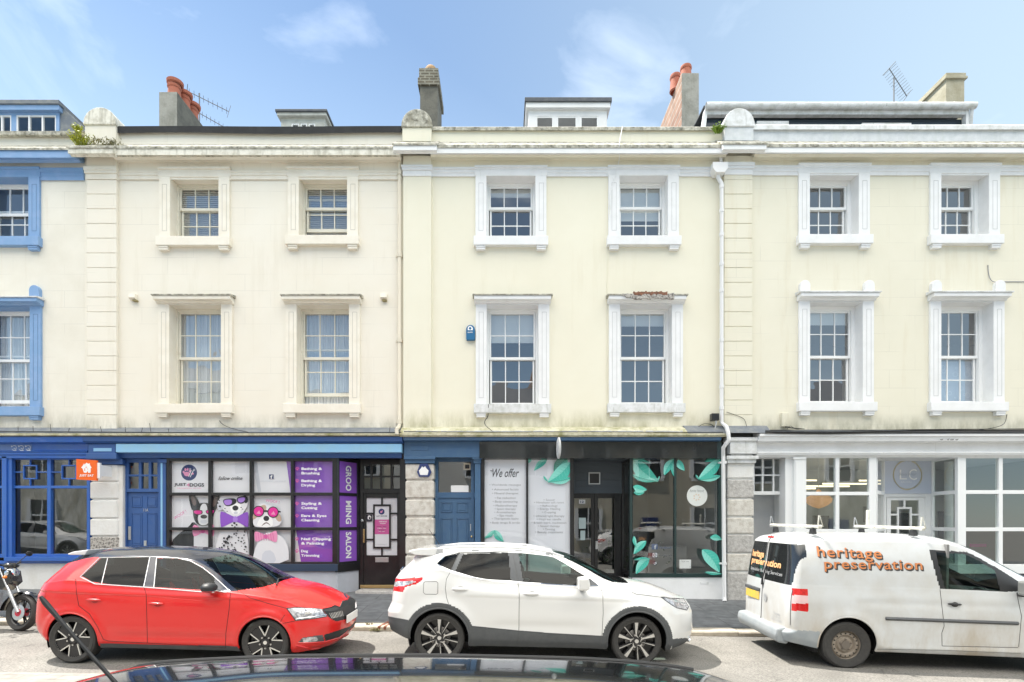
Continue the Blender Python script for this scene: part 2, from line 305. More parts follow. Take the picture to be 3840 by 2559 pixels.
M_BRASS = mat('brass', (0.55, 0.42, 0.20), 0.35, 0.9)
M_STEEL = mat('galvanised_steel', (0.55, 0.56, 0.57), 0.4, 0.8)
M_CABLE = mat('black_cable', (0.02, 0.02, 0.02), 0.6)
M_PAPER = mat('white_print', (0.80, 0.80, 0.84), 0.5)
M_INK = mat('dark_ink', (0.03, 0.03, 0.045), 0.5)
M_GREYINK = mat('grey_ink', (0.30, 0.30, 0.32), 0.5)
M_PURPLE = mat('purple_print', (0.27, 0.095, 0.54), 0.45)
M_PINK = mat('pink_print', (0.66, 0.12, 0.36), 0.5)
M_NAVY = mat('navy_print', (0.025, 0.045, 0.16), 0.5)
M_ORANGE = mat('orange_print', (0.86, 0.14, 0.015), 0.45)
M_WPRINT = mat('bright_white_print', (0.88, 0.88, 0.88), 0.5)

def brickmat(name, c1, c2, mortar, scale, bw, rh, bump=0.5, rough=0.9, ms=0.015, rot=(0,0,0), noisec=None):
    m = bpy.data.materials.new(name); m.use_nodes = True; nt = m.node_tree; N = nt.nodes; Lk = nt.links.new; b = N['Principled BSDF']; b.inputs['Roughness'].default_value = rough
    tc = N.new('ShaderNodeTexCoord'); mp = N.new('ShaderNodeMapping'); mp.inputs['Rotation'].default_value = rot; Lk(tc.outputs['Object'], mp.inputs[0])
    t = N.new('ShaderNodeTexBrick'); t.inputs['Scale'].default_value = scale; t.inputs['Brick Width'].default_value = bw; t.inputs['Row Height'].default_value = rh
    t.inputs['Mortar Size'].default_value = ms; t.inputs['Color1'].default_value = (*c1, 1); t.inputs['Color2'].default_value = (*c2, 1); t.inputs['Mortar'].default_value = (*mortar, 1)
    Lk(mp.outputs[0], t.inputs['Vector'])
    n = N.new('ShaderNodeTexNoise'); n.inputs['Scale'].default_value = 6; n.inputs['Detail'].default_value = 8; Lk(tc.outputs['Object'], n.inputs['Vector'])
    mr = N.new('ShaderNodeMapRange'); mr.inputs[1].default_value = .35; mr.inputs[2].default_value = .7; mr.inputs[3].default_value = 0.72; mr.inputs[4].default_value = 1.12; Lk(n.outputs[0], mr.inputs[0])
    mx = N.new('ShaderNodeVectorMath'); mx.operation = 'SCALE'; Lk(t.outputs[0], mx.inputs[0]); Lk(mr.outputs[0], mx.inputs['Scale']); Lk(mx.outputs[0], b.inputs['Base Color'])
    bp = N.new('ShaderNodeBump'); bp.inputs['Strength'].default_value = bump; bp.inputs['Distance'].default_value = 0.01; bp.invert = True; Lk(t.outputs['Fac'], bp.inputs['Height']); Lk(bp.outputs[0], b.inputs['Normal'])
    MATS[name] = m; return m
M_BRICK = brickmat('red_brick', (0.38, 0.22, 0.155), (0.45, 0.29, 0.21), (0.50, 0.46, 0.40), 1.0, 0.22, 0.075, rot=(math.radians(90), 0, math.radians(90)))
M_BRICKG = brickmat('sooty_brick', (0.13, 0.12, 0.09), (0.17, 0.15, 0.11), (0.30, 0.29, 0.24), 1.0, 0.22, 0.075, rot=(math.radians(90), 0, 0))
M_PAVE = brickmat("grey_paving_slabs", (0.14, 0.148, 0.155), (0.18, 0.188, 0.195), (0.07, 0.07, 0.07), 1.0, 0.9, 0.6, 0.4, 0.8, 0.006)

def asphalt():
    m = bpy.data.materials.new('asphalt'); m.use_nodes = True; nt = m.node_tree; N = nt.nodes; Lk = nt.links.new; b = N['Principled BSDF']; b.inputs['Roughness'].default_value = 0.85
    tc = N.new('ShaderNodeTexCoord')
    def noise(s, d=6, r=.6):
        t = N.new('ShaderNodeTexNoise'); t.inputs['Scale'].default_value = s; t.inputs['Detail'].default_value = d; t.inputs['Roughness'].default_value = r; Lk(tc.outputs['Object'], t.inputs['Vector']); return t
    a = noise(48, 4); c = noise(0.9, 6); g = noise(260, 2)
    r = N.new('ShaderNodeValToRGB'); r.color_ramp.elements[0].position = .3; r.color_ramp.elements[0].color = (0.13, 0.125, 0.115, 1); r.color_ramp.elements[1].position = .7; r.color_ramp.elements[1].color = (0.33, 0.315, 0.285, 1)
    Lk(a.outputs[0], r.inputs[0])
    mr = N.new('ShaderNodeMapRange'); mr.inputs[1].default_value = .3; mr.inputs[2].default_value = .7; mr.inputs[3].default_value = .72; mr.inputs[4].default_value = 1.12; Lk(c.outputs[0], mr.inputs[0])
    v = N.new('ShaderNodeVectorMath'); v.operation = 'SCALE'; Lk(r.outputs[0], v.inputs[0]); Lk(mr.outputs[0], v.inputs['Scale'])
    vo = N.new('ShaderNodeTexVoronoi'); vo.feature = 'DISTANCE_TO_EDGE'; vo.inputs['Scale'].default_value = 0.55; 
    nv = noise(1.5, 4); vm = N.new('ShaderNodeVectorMath'); vm.operation = 'ADD'; Lk(tc.outputs['Object'], vm.inputs[0]); Lk(nv.outputs['Color'], vm.inputs[1]); Lk(vm.outputs[0], vo.inputs['Vector'])
    cr = N.new('ShaderNodeMapRange'); cr.inputs[1].default_value = 0.0; cr.inputs[2].default_value = 0.006; cr.inputs[3].default_value = .55; cr.inputs[4].default_value = 1; Lk(vo.outputs[0], cr.inputs[0])
    v2 = N.new('ShaderNodeVectorMath'); v2.operation = 'SCALE'; Lk(v.outputs[0], v2.inputs[0]); Lk(cr.outputs[0], v2.inputs['Scale']); Lk(v2.outputs[0], b.inputs['Base Color'])
    bp = N.new('ShaderNodeBump'); bp.inputs['Strength'].default_value = .5; bp.inputs['Distance'].default_value = .008; Lk(g.outputs[0], bp.inputs['Height']); Lk(bp.outputs[0], b.inputs['Normal'])
    MATS['asphalt'] = m; return m
M_ASPH = asphalt()
M_KERB = mat('pale_kerb_stone', (0.52, 0.47, 0.39), 0.9, noise=(7, (0.38, 0.33, 0.26), 0.4, 0.75), bump=(40, 0.4))
M_GUT = brickmat('old_worn_setts', (0.36, 0.345, 0.31), (0.32, 0.305, 0.275), (0.27, 0.255, 0.23), 1.0, 0.45, 0.16, 0.3, 0.9, 0.012)

# ------------------------------------------------------------------ ground
KY = -2.86       # face of the kerb on the shop side
def sheet(name, xs, ys, zf, m, kind='structure'):
    b = MB()
    for i in range(len(xs) - 1):
        for j in range(len(ys) - 1):
            p = [(xs[i], ys[j]), (xs[i+1], ys[j]), (xs[i+1], ys[j+1]), (xs[i], ys[j+1])]
            b.quad(*[(a, c, zf(a, c)) for a, c in p])
    return tag(b.build(name, m), kind=kind)
sheet('ground', [-400, 400], [-400, 400], lambda x, y: -0.015 * x - 0.25, M_ASPH)
sheet('road', [-70, 70], [-12.3, KY + 0.05], lambda x, y: road_z(x), M_ASPH)
sheet('pavement', [-60, 60], [KY + 0.30, 0.0, 3.5], pave_z, M_PAVE)
sheet('opposite_pavement', [-60, 60], [-16.6, -12.3], lambda x, y: road_z(x) + 0.11, M_PAVE)
b = MB()
x = -22.0
while x < 18:
    w = random.uniform(0.85, 1.15); z = road_z(x + w/2)
    zz = lambda t: road_z(t)
    b.prism([(KY, zz(x)-.2), (KY, zz(x)+.055), (KY+.018, zz(x)+.075), (KY+.30, zz(x)+.079), (KY+.30, zz(x)-.2)], x, x + w - 0.008, 'x'); x += w
tag(b.build('kerb', M_KERB), kind='structure')
b = MB(); b.add([(-60, -12.29, road_z(-60)-.2), (60, -12.29, road_z(60)-.2), (60, -12.29, road_z(60)+.115), (-60, -12.29, road_z(-60)+.115), (-60, -12.45, road_z(-60)+.115), (60, -12.45, road_z(60)+.115)], [(0,1,2,3), (3,2,5,4)])
tag(b.build('opposite_kerb', M_KERB), kind='structure')
# worn pale strip along the middle of the street
xs_ = [-14 + .5*i for i in range(57)]
sheet('worn_strip', xs_, [-6.3, -5.50], lambda x, y: road_z(x) + .004, M_GUT)
# ------------------------------------------------------------------ terrace
BZ = lambda x: road_z(x) + 0.2
def wall(b, x0, x1, z0, z1, holes, y=0.0, depth=0.26):
    """front face with reveals at the holes"""
    xs = sorted({x0, x1} | {h[0] for h in holes} | {h[1] for h in holes}); zs = sorted({z0, z1} | {h[2] for h in holes} | {h[3] for h in holes})
    for i in range(len(xs)-1):
        for j in range(len(zs)-1):
            cx, cz = (xs[i]+xs[i+1])/2, (zs[j]+zs[j+1])/2
            if any(h[0] < cx < h[1] and h[2] < cz < h[3] for h in holes): continue
            b.quad((xs[i], y, zs[j]), (xs[i+1], y, zs[j]), (xs[i+1], y, zs[j+1]), (xs[i], y, zs[j+1]))
    for h in holes:
        a, c, d, e = h; Y = y + depth
        b.quad((a,y,d),(a,y,e),(a,Y,e),(a,Y,d)); b.quad((c,y,d),(c,Y,d),(c,Y,e),(c,y,e)); b.quad((a,y,e),(c,y,e),(c,Y,e),(a,Y,e)); b.quad((a,y,d),(a,Y,d),(c,Y,d),(c,y,d))
def sash(fb, gb, x0, x1, z0, z1, y, nx, nz, st=.042, top=.042, bot=.06, bar=.022):
    fb.box(x0, x0+st, y, y+.04, z0, z1); fb.box(x1-st, x1, y, y+.04, z0, z1)
    fb.box(x0+st, x1-st, y+.001, y+.039, z0, z0+bot); fb.box(x0+st, x1-st, y+.001, y+.039, z1-top, z1)
    a, c, d, e = x0+st, x1-st, z0+bot, z1-top
    for i in range(1, nx): t = a+(c-a)*i/nx; fb.box(t-bar/2, t+bar/2, y+.005, y+.035, d, e)
    for j in range(1, nz): t = d+(e-d)*j/nz; fb.box(a, c, y+.008, y+.032, t-bar/2, t+bar/2)
    for i in range(nx):
        for j in range(nz):
            xa, xb, za, zb = a+(c-a)*i/nx, a+(c-a)*(i+1)/nx, d+(e-d)*j/nz, d+(e-d)*(j+1)/nz
            t1, t2 = random.uniform(-.0015, .0015), random.uniform(-.0015, .0015)
            gb.quad((xa, y+.02+t1, za), (xb, y+.02-t1, za), (xb, y+.02-t1+t2, zb), (xa, y+.02+t1+t2, zb))
def sash_window(bld, hole, kind, trim, frame_m, upper, dress=None, gap=0.0, fr=(.05, .05, .05), depth=.24, acro=False, broken=False, mossy=False, mid=.5):
    """hole = (x0,x1,z0,z1) of the opening at the wall face"""
    x0, x1, z0, z1 = hole; y = depth
    f = MB(); l, r, t = fr
    f.box(x0, x0+l, y-.02, y+.12, z0, z1); f.box(x1-r, x1, y-.02, y+.12, z0, z1); f.box(x0+l, x1-r, y-.018, y+.12, z1-t, z1); f.box(x0+l, x1-r, y-.03, y+.12, z0, z0+.03)
    a, c, d, e = x0+l, x1-r, z0+.03, z1-t
    w = f.build('window', frame_m, bld, bevel=.003)
    m = d + (e-d)*mid; s1 = MB(); s2 = MB(); gl = MB()
    nzu, nzl = (1, 2) if upper else (2, 2)
    sash(s1, gl, a+.003, c-.003, m-.02, e, y+.012, 3, nzu); sash(s2, gl, a+.02, c-.02, d+gap, m+.02+gap*.98, y+.06, 3, nzl, bot=.075)
    s1.build('sash', frame_m, w, bevel=.003); s2.build('sash', frame_m, w, bevel=.003); gl.build('glass', M_GLASS, w)
    # things hung inside
    if dress == 'curtain':
        q = MB(); n = 60; yy = y + .16
        for p0, p1 in ((a-.02, a+(c-a)*.52), (a+(c-a)*.47, c+.02)):
            pts = [(p0+(p1-p0)*i/n, yy + .022*math.sin(i*.9+p0*7) + .012*math.sin(i*2.3)) for i in range(n+1)]
            for i in range(n): q.quad((pts[i][0], pts[i][1], d-.05), (pts[i+1][0], pts[i+1][1], d-.05), (pts[i+1][0], pts[i+1][1], e), (pts[i][0], pts[i][1], e))
        q.build('curtain', M_CURT, w, smooth=True)
    if dress == 'slats':
        q = MB(); zz = d + .02
        while zz < e: q.box(a, c, y+.14, y+.165, zz, zz+.012 if zz < m else zz+.02); zz += .046
        for t_ in (.3, .7): q.box(a+(c-a)*t_-.002, a+(c-a)*t_+.002, y+.135, y+.139, d, e)
        q.build('blind', M_SLATS, w)
    if dress in ('roller_half', 'roller_third', 'roller_thin', 'roller_top'):
        k = {'roller_half': .55, 'roller_third': .3, 'roller_thin': .12, 'roller_top': .2}[dress]
        q = MB(); q.box(a, c, y+.15, y+.156, e-(e-d)*k, e); q.box(a, c, y+.14, y+.166, e-(e-d)*k-.02, e-(e-d)*k); q.build('blind', M_BLIND, w)
    if dress == 'lace':
        q = MB(); q.cm = 0; q.box(a, c-.0, y+.15, y+.154, d, m-.05)
        q.cm = 1; random.seed(5)
        for i in range(26):
            cx, cz, rr = random.uniform(a+.08, c-.08), random.uniform(d+.06, m-.12), random.uniform(.02, .07)
            p = circ(cx, cz, rr, n=14); p2 = circ(cx, cz, rr-.008, n=14)
            for j in range(14): k = (j+1) % 14; q.quad((p[j][0], y+.148, p[j][1]), (p[k][0], y+.148, p[k][1]), (p2[k][0], y+.148, p2[k][1]), (p2[j][0], y+.148, p2[j][1]))
        q.build('curtain', [mat('lace', (0.42, 0.50, 0.62), .9), mat('lace_pattern', (0.62, 0.68, 0.76), .9)], w)
    # surround: a jamb each side with its sunk panel line, a lintel on the upper windows
    jw = .235; pr = -.05; ln = mat('panel_shadow_' + trim.name, tuple(c_*.62 for c_ in trim.node_tree.nodes['Principled BSDF'].inputs['Base Color'].default_value[:3]), .8)
    for (p0, p1) in ((x0-jw, x0), (x1, x1+jw)):
        q = MB(); q.box(p0, p1, pr, .03, z0, z1+(.0 if upper else .01)); q.cm = 1
        i0, i1, k0, k1 = p0+.07, p1-.06, z0+.14, z1-.17
        for bx in ((i0, i0+.008, k0, k1), (i1-.008, i1, k0, k1), (i0+.008, i1-.008, k0, k0+.008), (i0+.008, i1-.008, k1-.008, k1)): q.box(bx[0], bx[1], pr-.003, pr+.01, bx[2], bx[3])
        q.build('jamb', [trim, ln], w)
    q = MB(); q.box(x0-.002, x0+.009, pr+.002, depth-.021, z0+.001, z1-.010); q.box(x1-.009, x1+.002, pr+.002, depth-.021, z0+.001, z1-.010); q.box(x0-.002, x1+.002, pr+.003, depth-.022, z1-.010, z1+.004)
    q.build('reveal_lining', trim, w)
    if upper:
        q = MB(); q.prism([(.03, z1), (pr-.002, z1), (pr-.002, z1+.15), (pr-.035, z1+.155), (pr-.035, z1+.205), (.03, z1+.205)], x0-jw-.02, x1+jw+.02, 'x')
        q.build('lintel', trim, w, bevel=.005)
    if not upper:
        q = MB(); zt = z1 + .01
        q.prism([(.03, zt), (-.07, zt), (-.10, zt+.035), (-.19, zt+.05), (-.19, zt+.13), (.03, zt+.13)], x0-jw-.03, x1+jw+.03, 'x')
        q.build('hood', trim, w, bevel=.005)
        q = MB(); q.prism([(.03, zt+.13), (-.215, zt+.13), (-.215, zt+.155), (-.10, zt+.18), (.03, zt+.21)], x0-jw-.065, x1+jw+.065, 'x')
        q.build('hood_capping', M_LEDGE if not acro else M_WHITE2, w, bevel=.005)
        if acro:
            for cx in (x0-jw/2, x1+jw/2):
                q = MB(); q.prism([(cx-.11, zt+.16), (cx+.11, zt+.16), (cx+.11, zt+.34)] + circ(cx, zt+.34, .11, n=10, a0=0, a1=180)[1:-1] + [(cx-.11, zt+.34)], -.09, .02); q.build('acroterion', trim, w, bevel=.008)
        if broken:
            q = MB(); random.seed(4); n = 22; xa, xb = x0+.02, x0+.02+(x1-x0)*.97
            top = [(xa+(xb-xa)*i/n, zt+.158+random.uniform(-.012, .02)) for i in range(n+1)]; bot = [(xa+(xb-xa)*i/n, zt+(.04+.07*max(0, 1-i/5))+random.uniform(-.01, .02)) for i in range(n+1)]
            q.prism(bot + top[::-1], -.222, -.17); q.build('broken_stone', M_STONER, w)
            q = MB(); top = [(xa+.25+(xb-xa-.4)*i/n, zt+.20+random.uniform(-.02, .015)) for i in range(n+1)]; bot = [(xa+.25+(xb-xa-.4)*i/n, zt+.135+random.uniform(-.03, .02)) for i in range(n+1)]
            q.prism(bot + top[::-1], -.226, -.15); q.build('exposed_brick', mat('exposed_brick', (.28, .13, .08), .95, noise=(14, (.12, .07, .05), .4, .7), bump=(20, .8)), w)
    # sill
    q = MB(); q.box(x0-jw-.04, x1+jw+.035, -.12, .02, z0-.205, z0-.004); q.box(x0, x1, -.04, depth, z0-.1, z0-.003)
    q.build('sill', trim if not mossy else M_WHITE2, w, bevel=.008)
    for cx in (x0-jw/2, x1+jw/2):
        q = MB(); q.box(cx-.105, cx+.105, -.10, .02, z0-.25, z0-.205); q.box(cx-.10, cx+.10, -.09, .02, z0-.295, z0-.25); q.build('bracket', trim, w, bevel=.006)
    return w
def H(l, r, t, b_): return (X(l), X(r), Z(b_), Z(t))
def ledge_bits(b, x0, x1, z, n, amp=.012, y=-.3):
    """ragged growth along an edge"""
    for i in range(n):
        cx = random.uniform(x0, x1); w = random.uniform(.02, .09); h = random.uniform(.006, amp*2)
        b.box(cx-w, cx+w, y-random.uniform(.0, .012), y+.05, z-h, z+random.uniform(0, amp))
def terrace(label, group, x0, x1, wm, holes, zb, zt, interior, name='terraced_house'):
    r = empty(name, ((x0+x1)/2, 0, BZ((x0+x1)/2)), label, 'building', group)
    b = MB(); wall(b, x0, x1, zb, zt, holes); b.quad((x0, 0, zt), (x1, 0, zt), (x1, .3, zt), (x0, .3, zt)); b.quad((x0, .3, zt-.6), (x0, .3, zt), (x1, .3, zt), (x1, .3, zt-.6))
    b.build('wall', wm, r)
    q = MB(); d = 6.0       # floors, party walls, rear wall seen through the windows
    for zf in (zb-.02, Z(1120)+.15, Z(630)+.3): q.box(x0+.01, x1-.01, .27, d, zf-.1, zf)
    for xx in (x0, x1-.06): q.box(xx, xx+.06, .262, d, zb-4.2, zt-.6)
    q.box(x0+.06, x1-.06, 3.4, 3.5, zb, zt-.7)
    q.box(x0+.06, x1-.06, d-.02, d+.1, zb-4.2, zt-.6)
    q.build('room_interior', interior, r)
    q = MB(); zr = zt - .62     # shallow slate roof behind the parapet
    q.prism([(.31, zr), (4.2, zr+1.15), (8.0, zr), (8.0, zr-.12), (4.2, zr+1.0), (.31, zr-.12)], x0+.005, x1-.005, 'x'); q.build('roof', M_SLATE, r)
    return r
XB = [X(-760), X(318), X(1508), X(2712), X(4150)]      # party lines
ZLED = Z(1612)
HO = {1: [H(-70, 115, 668, 895), H(-68, 120, 1153, 1528)],
      2: [H(641, 825, 668, 895), H(1122, 1305, 667, 891), H(638, 834, 1145, 1518), H(1114, 1312, 1145, 1518)],
      3: [H(1823, 2009, 663, 894), H(2320, 2504, 662, 893), H(1824, 2020, 1145, 1518), H(2322, 2519, 1145, 1516)],
      4: [H(3031, 3217, 654, 888), H(3522, 3703, 654, 888), H(3032, 3232, 1134, 1511), H(3522, 3720, 1134, 1511)]}
T1 = terrace('cream terraced house with bright blue shopfront and mid-blue window surrounds, at the left edge', None, XB[0], XB[1], M_B1, HO[1], ZLED, Z(500), M_ROOM)
T2 = terrace('peach-cream terraced house with black coping, above the purple and white dog grooming shop', None, XB[1], XB[2], M_B2, HO[2], ZLED, Z(490), M_ROOM)
T3 = terrace('pale yellow terraced house with white window surrounds and slate-blue and black shopfront', None, XB[2], XB[3], M_B3, HO[3], ZLED, Z(482), M_ROOM)
T4 = terrace('buff terraced house with quoined pilaster and all-white shopfront behind the van', None, XB[3], XB[4], M_B4, HO[4], ZLED, Z(474), M_ROOM)
fr_c = (.145, .03, .17)
for i, h in enumerate(HO[1]): sash_window(T1, h, '', M_BLUEL, M_UPVC, i == 0, None if i == 0 else 'curtain', gap=.10 if i == 0 else .12, acro=(i == 1))
for i, h in enumerate(HO[2]):
    sash_window(T2, h, '', M_CREAMT, M_SASHC, i < 2, ['slats', 'slats', 'curtain', 'curtain'][i], gap=[.0, .25, 0, .22][i], fr=(.04, .04, .06), mid=.60 if i < 2 else .5)
for i, h in enumerate(HO[3]):
    sash_window(T3, h, '', M_WHITE, M_UPVC, i < 2, ['roller_thin', 'roller_half', 'roller_third', 'roller_thin'][i], fr=(.055, .055, .06), broken=(i == 3), mossy=(i >= 2), mid=.60 if i < 2 else .5)
for i, h in enumerate(HO[4]):
    sash_window(T4, h, '', M_WHITE, M_UPVC, i < 2, [None, None, 'roller_thin', 'lace'][i], gap=0 if i < 2 else .0, fr=(.08, .09, .10), acro=(i >= 2), mid=.58 if i < 2 else .5)

def pz(pts): return [(y, Z(py, y)) for y, py in pts]       # (y, pixel row) profile points
def mould(bld, name, m, prof, x0, x1, bevel=.004):
    q = MB(); q.prism(pz(prof), x0, x1, 'x'); return q.build(name, m, bld, bevel=bevel)
PXS = {2: (X(325, -.08), X(437, -.08)), 3: (X(1512, -.08), X(1617, -.08)), 4: (X(2716, -.08), X(2821, -.08))}
# ---- house 1 top
a, c = XB[0], PXS[2][0]
mould(T1, 'parapet_coping', M_LEDGE, [(.32, 492), (-.10, 492), (-.10, 506), (-.04, 514), (.0, 514), (.0, 500), (.32, 500)], a, XB[1]-.02)
mould(T1, 'cornice', M_BLUEL, [(.0, 562), (-.30, 563), (-.30, 592), (-.16, 600), (-.12, 612), (.0, 612)], a, XB[1])
mould(T1, 'cornice_capping', M_LEDGE, [(.0, 546), (-.14, 551), (-.325, 554), (-.325, 563), (.0, 563)], a, XB[1])
mould(T1, 'frieze_band', M_BLUEL, [(.0, 629), (-.055, 629), (-.055, 645), (-.04, 646), (-.04, 660), (-.03, 661), (-.03, 677), (.0, 677)], X(155), XB[1])
# ---- house 2 top
a, c = PXS[2][1], XB[2]
q = MB(); n = 30
for i in range(n):
    xa, xb = a+(c-a)*i/n, a+(c-a)*(i+1)/n; dz = lambda t: .016*math.sin((t-a)*1.3)
    q.add([(xa, -.07, Z(500,-.07)+dz(xa)), (xb, -.07, Z(500,-.07)+dz(xb)), (xb, -.07, Z(474,-.07)+dz(xb)*.4), (xa, -.07, Z(474,-.07)+dz(xa)*.4), (xa, .33, Z(474,-.07)+.02), (xb, .33, Z(474,-.07)+.02), (xa, .0, Z(500,0)+dz(xa)), (xb, .0, Z(500,0)+dz(xb))],
          [(0,1,2,3), (3,2,5,4), (0,6,7,1)])
q.build('parapet_flashing', M_BLACKF, T2)
mould(T2, 'cornice', M_LEDGE2, [(.0, 549), (-.31, 558), (-.31, 582), (-.25, 584), (-.25, 590), (.0, 590)], a, c)
mould(T2, 'cornice_capping', M_LEDGE, [(.0, 542), (-.2, 546), (-.325, 549), (-.325, 558), (.0, 556)], a, c)
mould(T2, 'cornice_soffit', M_CREAMT, [(.0, 588), (-.20, 589), (-.13, 600), (-.06, 604), (.0, 612)], a, c)
mould(T2, 'frieze_band', M_CREAMT, [(.0, 639), (-.06, 639), (-.06, 645), (-.045, 646), (-.045, 657), (-.03, 658), (-.03, 674), (.0, 674)], a, c)
# ---- house 3 top
a, c = PXS[3][1], PXS[4][0]
mould(T3, 'parapet_coping', M_LEDGE, [(.32, 476), (-.05, 477), (-.05, 489), (.0, 491), (.32, 491)], a, c)
mould(T3, 'cornice', M_WHITE, [(.0, 553), (-.31, 555), (-.31, 575), (-.25, 577), (-.25, 580), (.0, 580)], a, c)
mould(T3, 'cornice_capping', M_LEDGE, [(.0, 532), (-.2, 539), (-.325, 543), (-.325, 555), (.0, 555)], a, c)
mould(T3, 'cornice_soffit', M_B3, [(.0, 580), (-.20, 580), (-.15, 590), (-.06, 596), (.0, 604)], a, c)
mould(T3, 'frieze_band', M_WHITE, [(.0, 626), (-.065, 626), (-.065, 634), (-.045, 636), (-.045, 648), (-.03, 650), (-.03, 662), (.0, 664)], a, c)
# ---- house 4 top
a, c = PXS[4][1], XB[4]
q = MB(); q.prism(pz([(.33, 468), (-.06, 469), (-.06, 486), (.0, 489), (.33, 489)]), a, c, 'x'); q.build('parapet_coping', M_WHITE2, T4, bevel=.006)
q = MB(); q.quad((a, -.006, Z(535)), (c, -.006, Z(535)), (c, -.006, Z(487)), (a, -.006, Z(487))); q.build('parapet_face', mat('grey_white_parapet', (.70, .72, .74), .8, noise=(6, (.55, .58, .60), .4, .75), streak=(6, (.60, .63, .62), .5, .8)), T4)
mould(T4, 'cornice', M_WHITE, [(.0, 551), (-.31, 552), (-.31, 573), (-.25, 575), (-.25, 578), (.0, 578)], a, c)
mould(T4, 'cornice_capping', M_LEDGE, [(.0, 530), (-.2, 537), (-.325, 541), (-.325, 552), (.0, 552)], a, c)
mould(T4, 'cornice_soffit', M_B4, [(.0, 577), (-.20, 577), (-.16, 588), (-.06, 596), (.0, 604)], a, c)
mould(T4, 'frieze_band', M_WHITE, [(.0, 620), (-.065, 620), (-.065, 629), (-.045, 631), (-.045, 643), (-.03, 645), (-.03, 658), (.0, 660)], a, c)
# ---- pilasters with round-headed blocks
def pilaster(bld, n, wm, trim, quoin, ys):
    a, c = PXS[n]; yt, yblk, ycor, yband = ys
    if quoin:
        q = MB(); k = 17; zA, zB = Z(1612, -.08), Z(674, -.08); hh = (zB-zA)/k
        for i in range(k):
            z0, z1 = zA+hh*i, zA+hh*(i+1); g = .009
            q.prism([(c+.0, .0), (a, .0), (a, -.085), (c, -.085)], z0+g, z1-g, 'z')
        q.box(a+.003, c-.003, -.072, .0, zA, zB)
        q.build('pilaster', wm, bld, bevel=.005)
    else:
        q = MB(); q.box(a, c, -.08, .0, Z(1612, -.08), Z(660, -.08)); q.build('pilaster', wm, bld, bevel=.005)
    q = MB(); q.box(a, c, -.081, .0, Z(660 if not quoin else 674, -.08), Z(585, -.08)); q.build('pilaster_head', wm, bld)
    e = .03; zb0 = Z(yband[1], -.1); zb1 = Z(yband[0], -.1)
    q = MB(); q.box(a-.01, c+.01, -.10, .0, zb0, zb0+.12); q.box(a-.025, c+.025, -.125, .0, zb0+.12, zb0+.18); q.box(a-.035, c+.035, -.14, .0, zb0+.18, zb1); q.build('pilaster_band', trim, bld, bevel=.005)
    q = MB(); q.prism(pz([(.0, ycor[0]+8), (-.40, ycor[0]+8), (-.40, ycor[1]-14), (-.34, ycor[1]-10), (-.30, ycor[1]), (.0, ycor[1])]), a-.16, c+.16, 'x'); q.build('cornice_block', trim if n != 2 else M_LEDGE2, bld, bevel=.008)
    q = MB(); q.prism(pz([(.0, ycor[0]-6), (-.2, ycor[0]-1), (-.42, ycor[0]+1), (-.42, ycor[0]+9), (.0, ycor[0]+9)]), a-.18, c+.18, 'x'); q.build('cornice_block_capping', M_LEDGE, bld, bevel=.008)
    zc = Z(yblk, -.1); ze = Z(ycor[0]-3, -.1)
    q = MB(); q.box(a-.01, c+.01, -.12, .34, ze, zc); q.build('parapet_block', wm if n != 4 else mat('grey_white_parapet', (.7,.72,.74)), bld, bevel=.008)
    R = (c-a)/2+.03; cx = (a+c)/2; zt = Z(yt, -.12) - zc
    q = MB(); q.box(cx-R, cx+R, -.15, .36, zc, zc+.05); q.prism([(cx-R, zc+.05)] + [(cx+R*math.cos(t), zc+.05+(zt-.05)*math.sin(t)) for t in [math.pi*(1-i/20) for i in range(21)]] + [(cx+R, zc+.05)], -.14, .345)
    q.build('acroterion', {2: M_LEDGE2, 3: M_LEDGE, 4: M_WHITE2}[n], bld, bevel=.012)
pilaster(T2, 2, M_B2, M_CREAMT, True, (405, 473, (547, 590), (628, 672)))
pilaster(T3, 3, M_B3, M_WHITE, False, (411, 482, (536, 578), (622, 660)))
pilaster(T4, 4, M_B4, M_WHITE, True, (408, 480, (533, 575), (612, 655)))

# ---- ledge above the shops: slate strip, gutter moulding
for bld, x0, x1, m in ((T1, XB[0], XB[1], M_LEAD), (T2, XB[1], XB[2]-.0, M_LEAD)):
    mould(bld, 'lead_flashing', m, [(.0, 1604), (-.06, 1606), (-.30, 1621), (-.30, 1626), (.0, 1626)], x0, x1)
    mould(bld, 'gutter_moulding', M_MOSS, [(.0, 1626), (-.36, 1626), (-.36, 1631), (-.33, 1636), (.0, 1636)], x0, x1)
mould(T3, 'mossy_ledge', M_MOSS, [(.0, 1602), (-.14, 1606), (-.30, 1619), (-.33, 1626), (.0, 1626)], XB[2]+.01, X(2560))
mould(T3, 'lead_flashing', M_LEAD, [(.0, 1597), (-.05, 1598), (-.28, 1619), (-.33, 1626), (.0, 1626)], X(2560), PXS[4][0]-.05)
mould(T3, 'gutter_moulding', M_MOSS, [(.0, 1626), (-.36, 1626), (-.36, 1632), (-.32, 1639), (.0, 1639)], XB[2]+.01, PXS[4][0]-.05)
mould(T4, 'lead_flashing', M_LEAD, [(.0, 1597), (-.10, 1598), (-.28, 1619), (-.33, 1624), (.0, 1624)], PXS[4][0]-.05, X(2868))
mould(T4, 'gutter_moulding', M_LEAD, [(.0, 1614), (-.30, 1618), (-.33, 1622), (-.33, 1625), (.0, 1626)], X(2868), XB[4])
q = MB(); random.seed(8); ledge_bits(q, XB[2]+.05, X(2540), Z(1619, -.3), 150, .02, -.3); q.build('paint_flakes', M_WHITE2, T3)

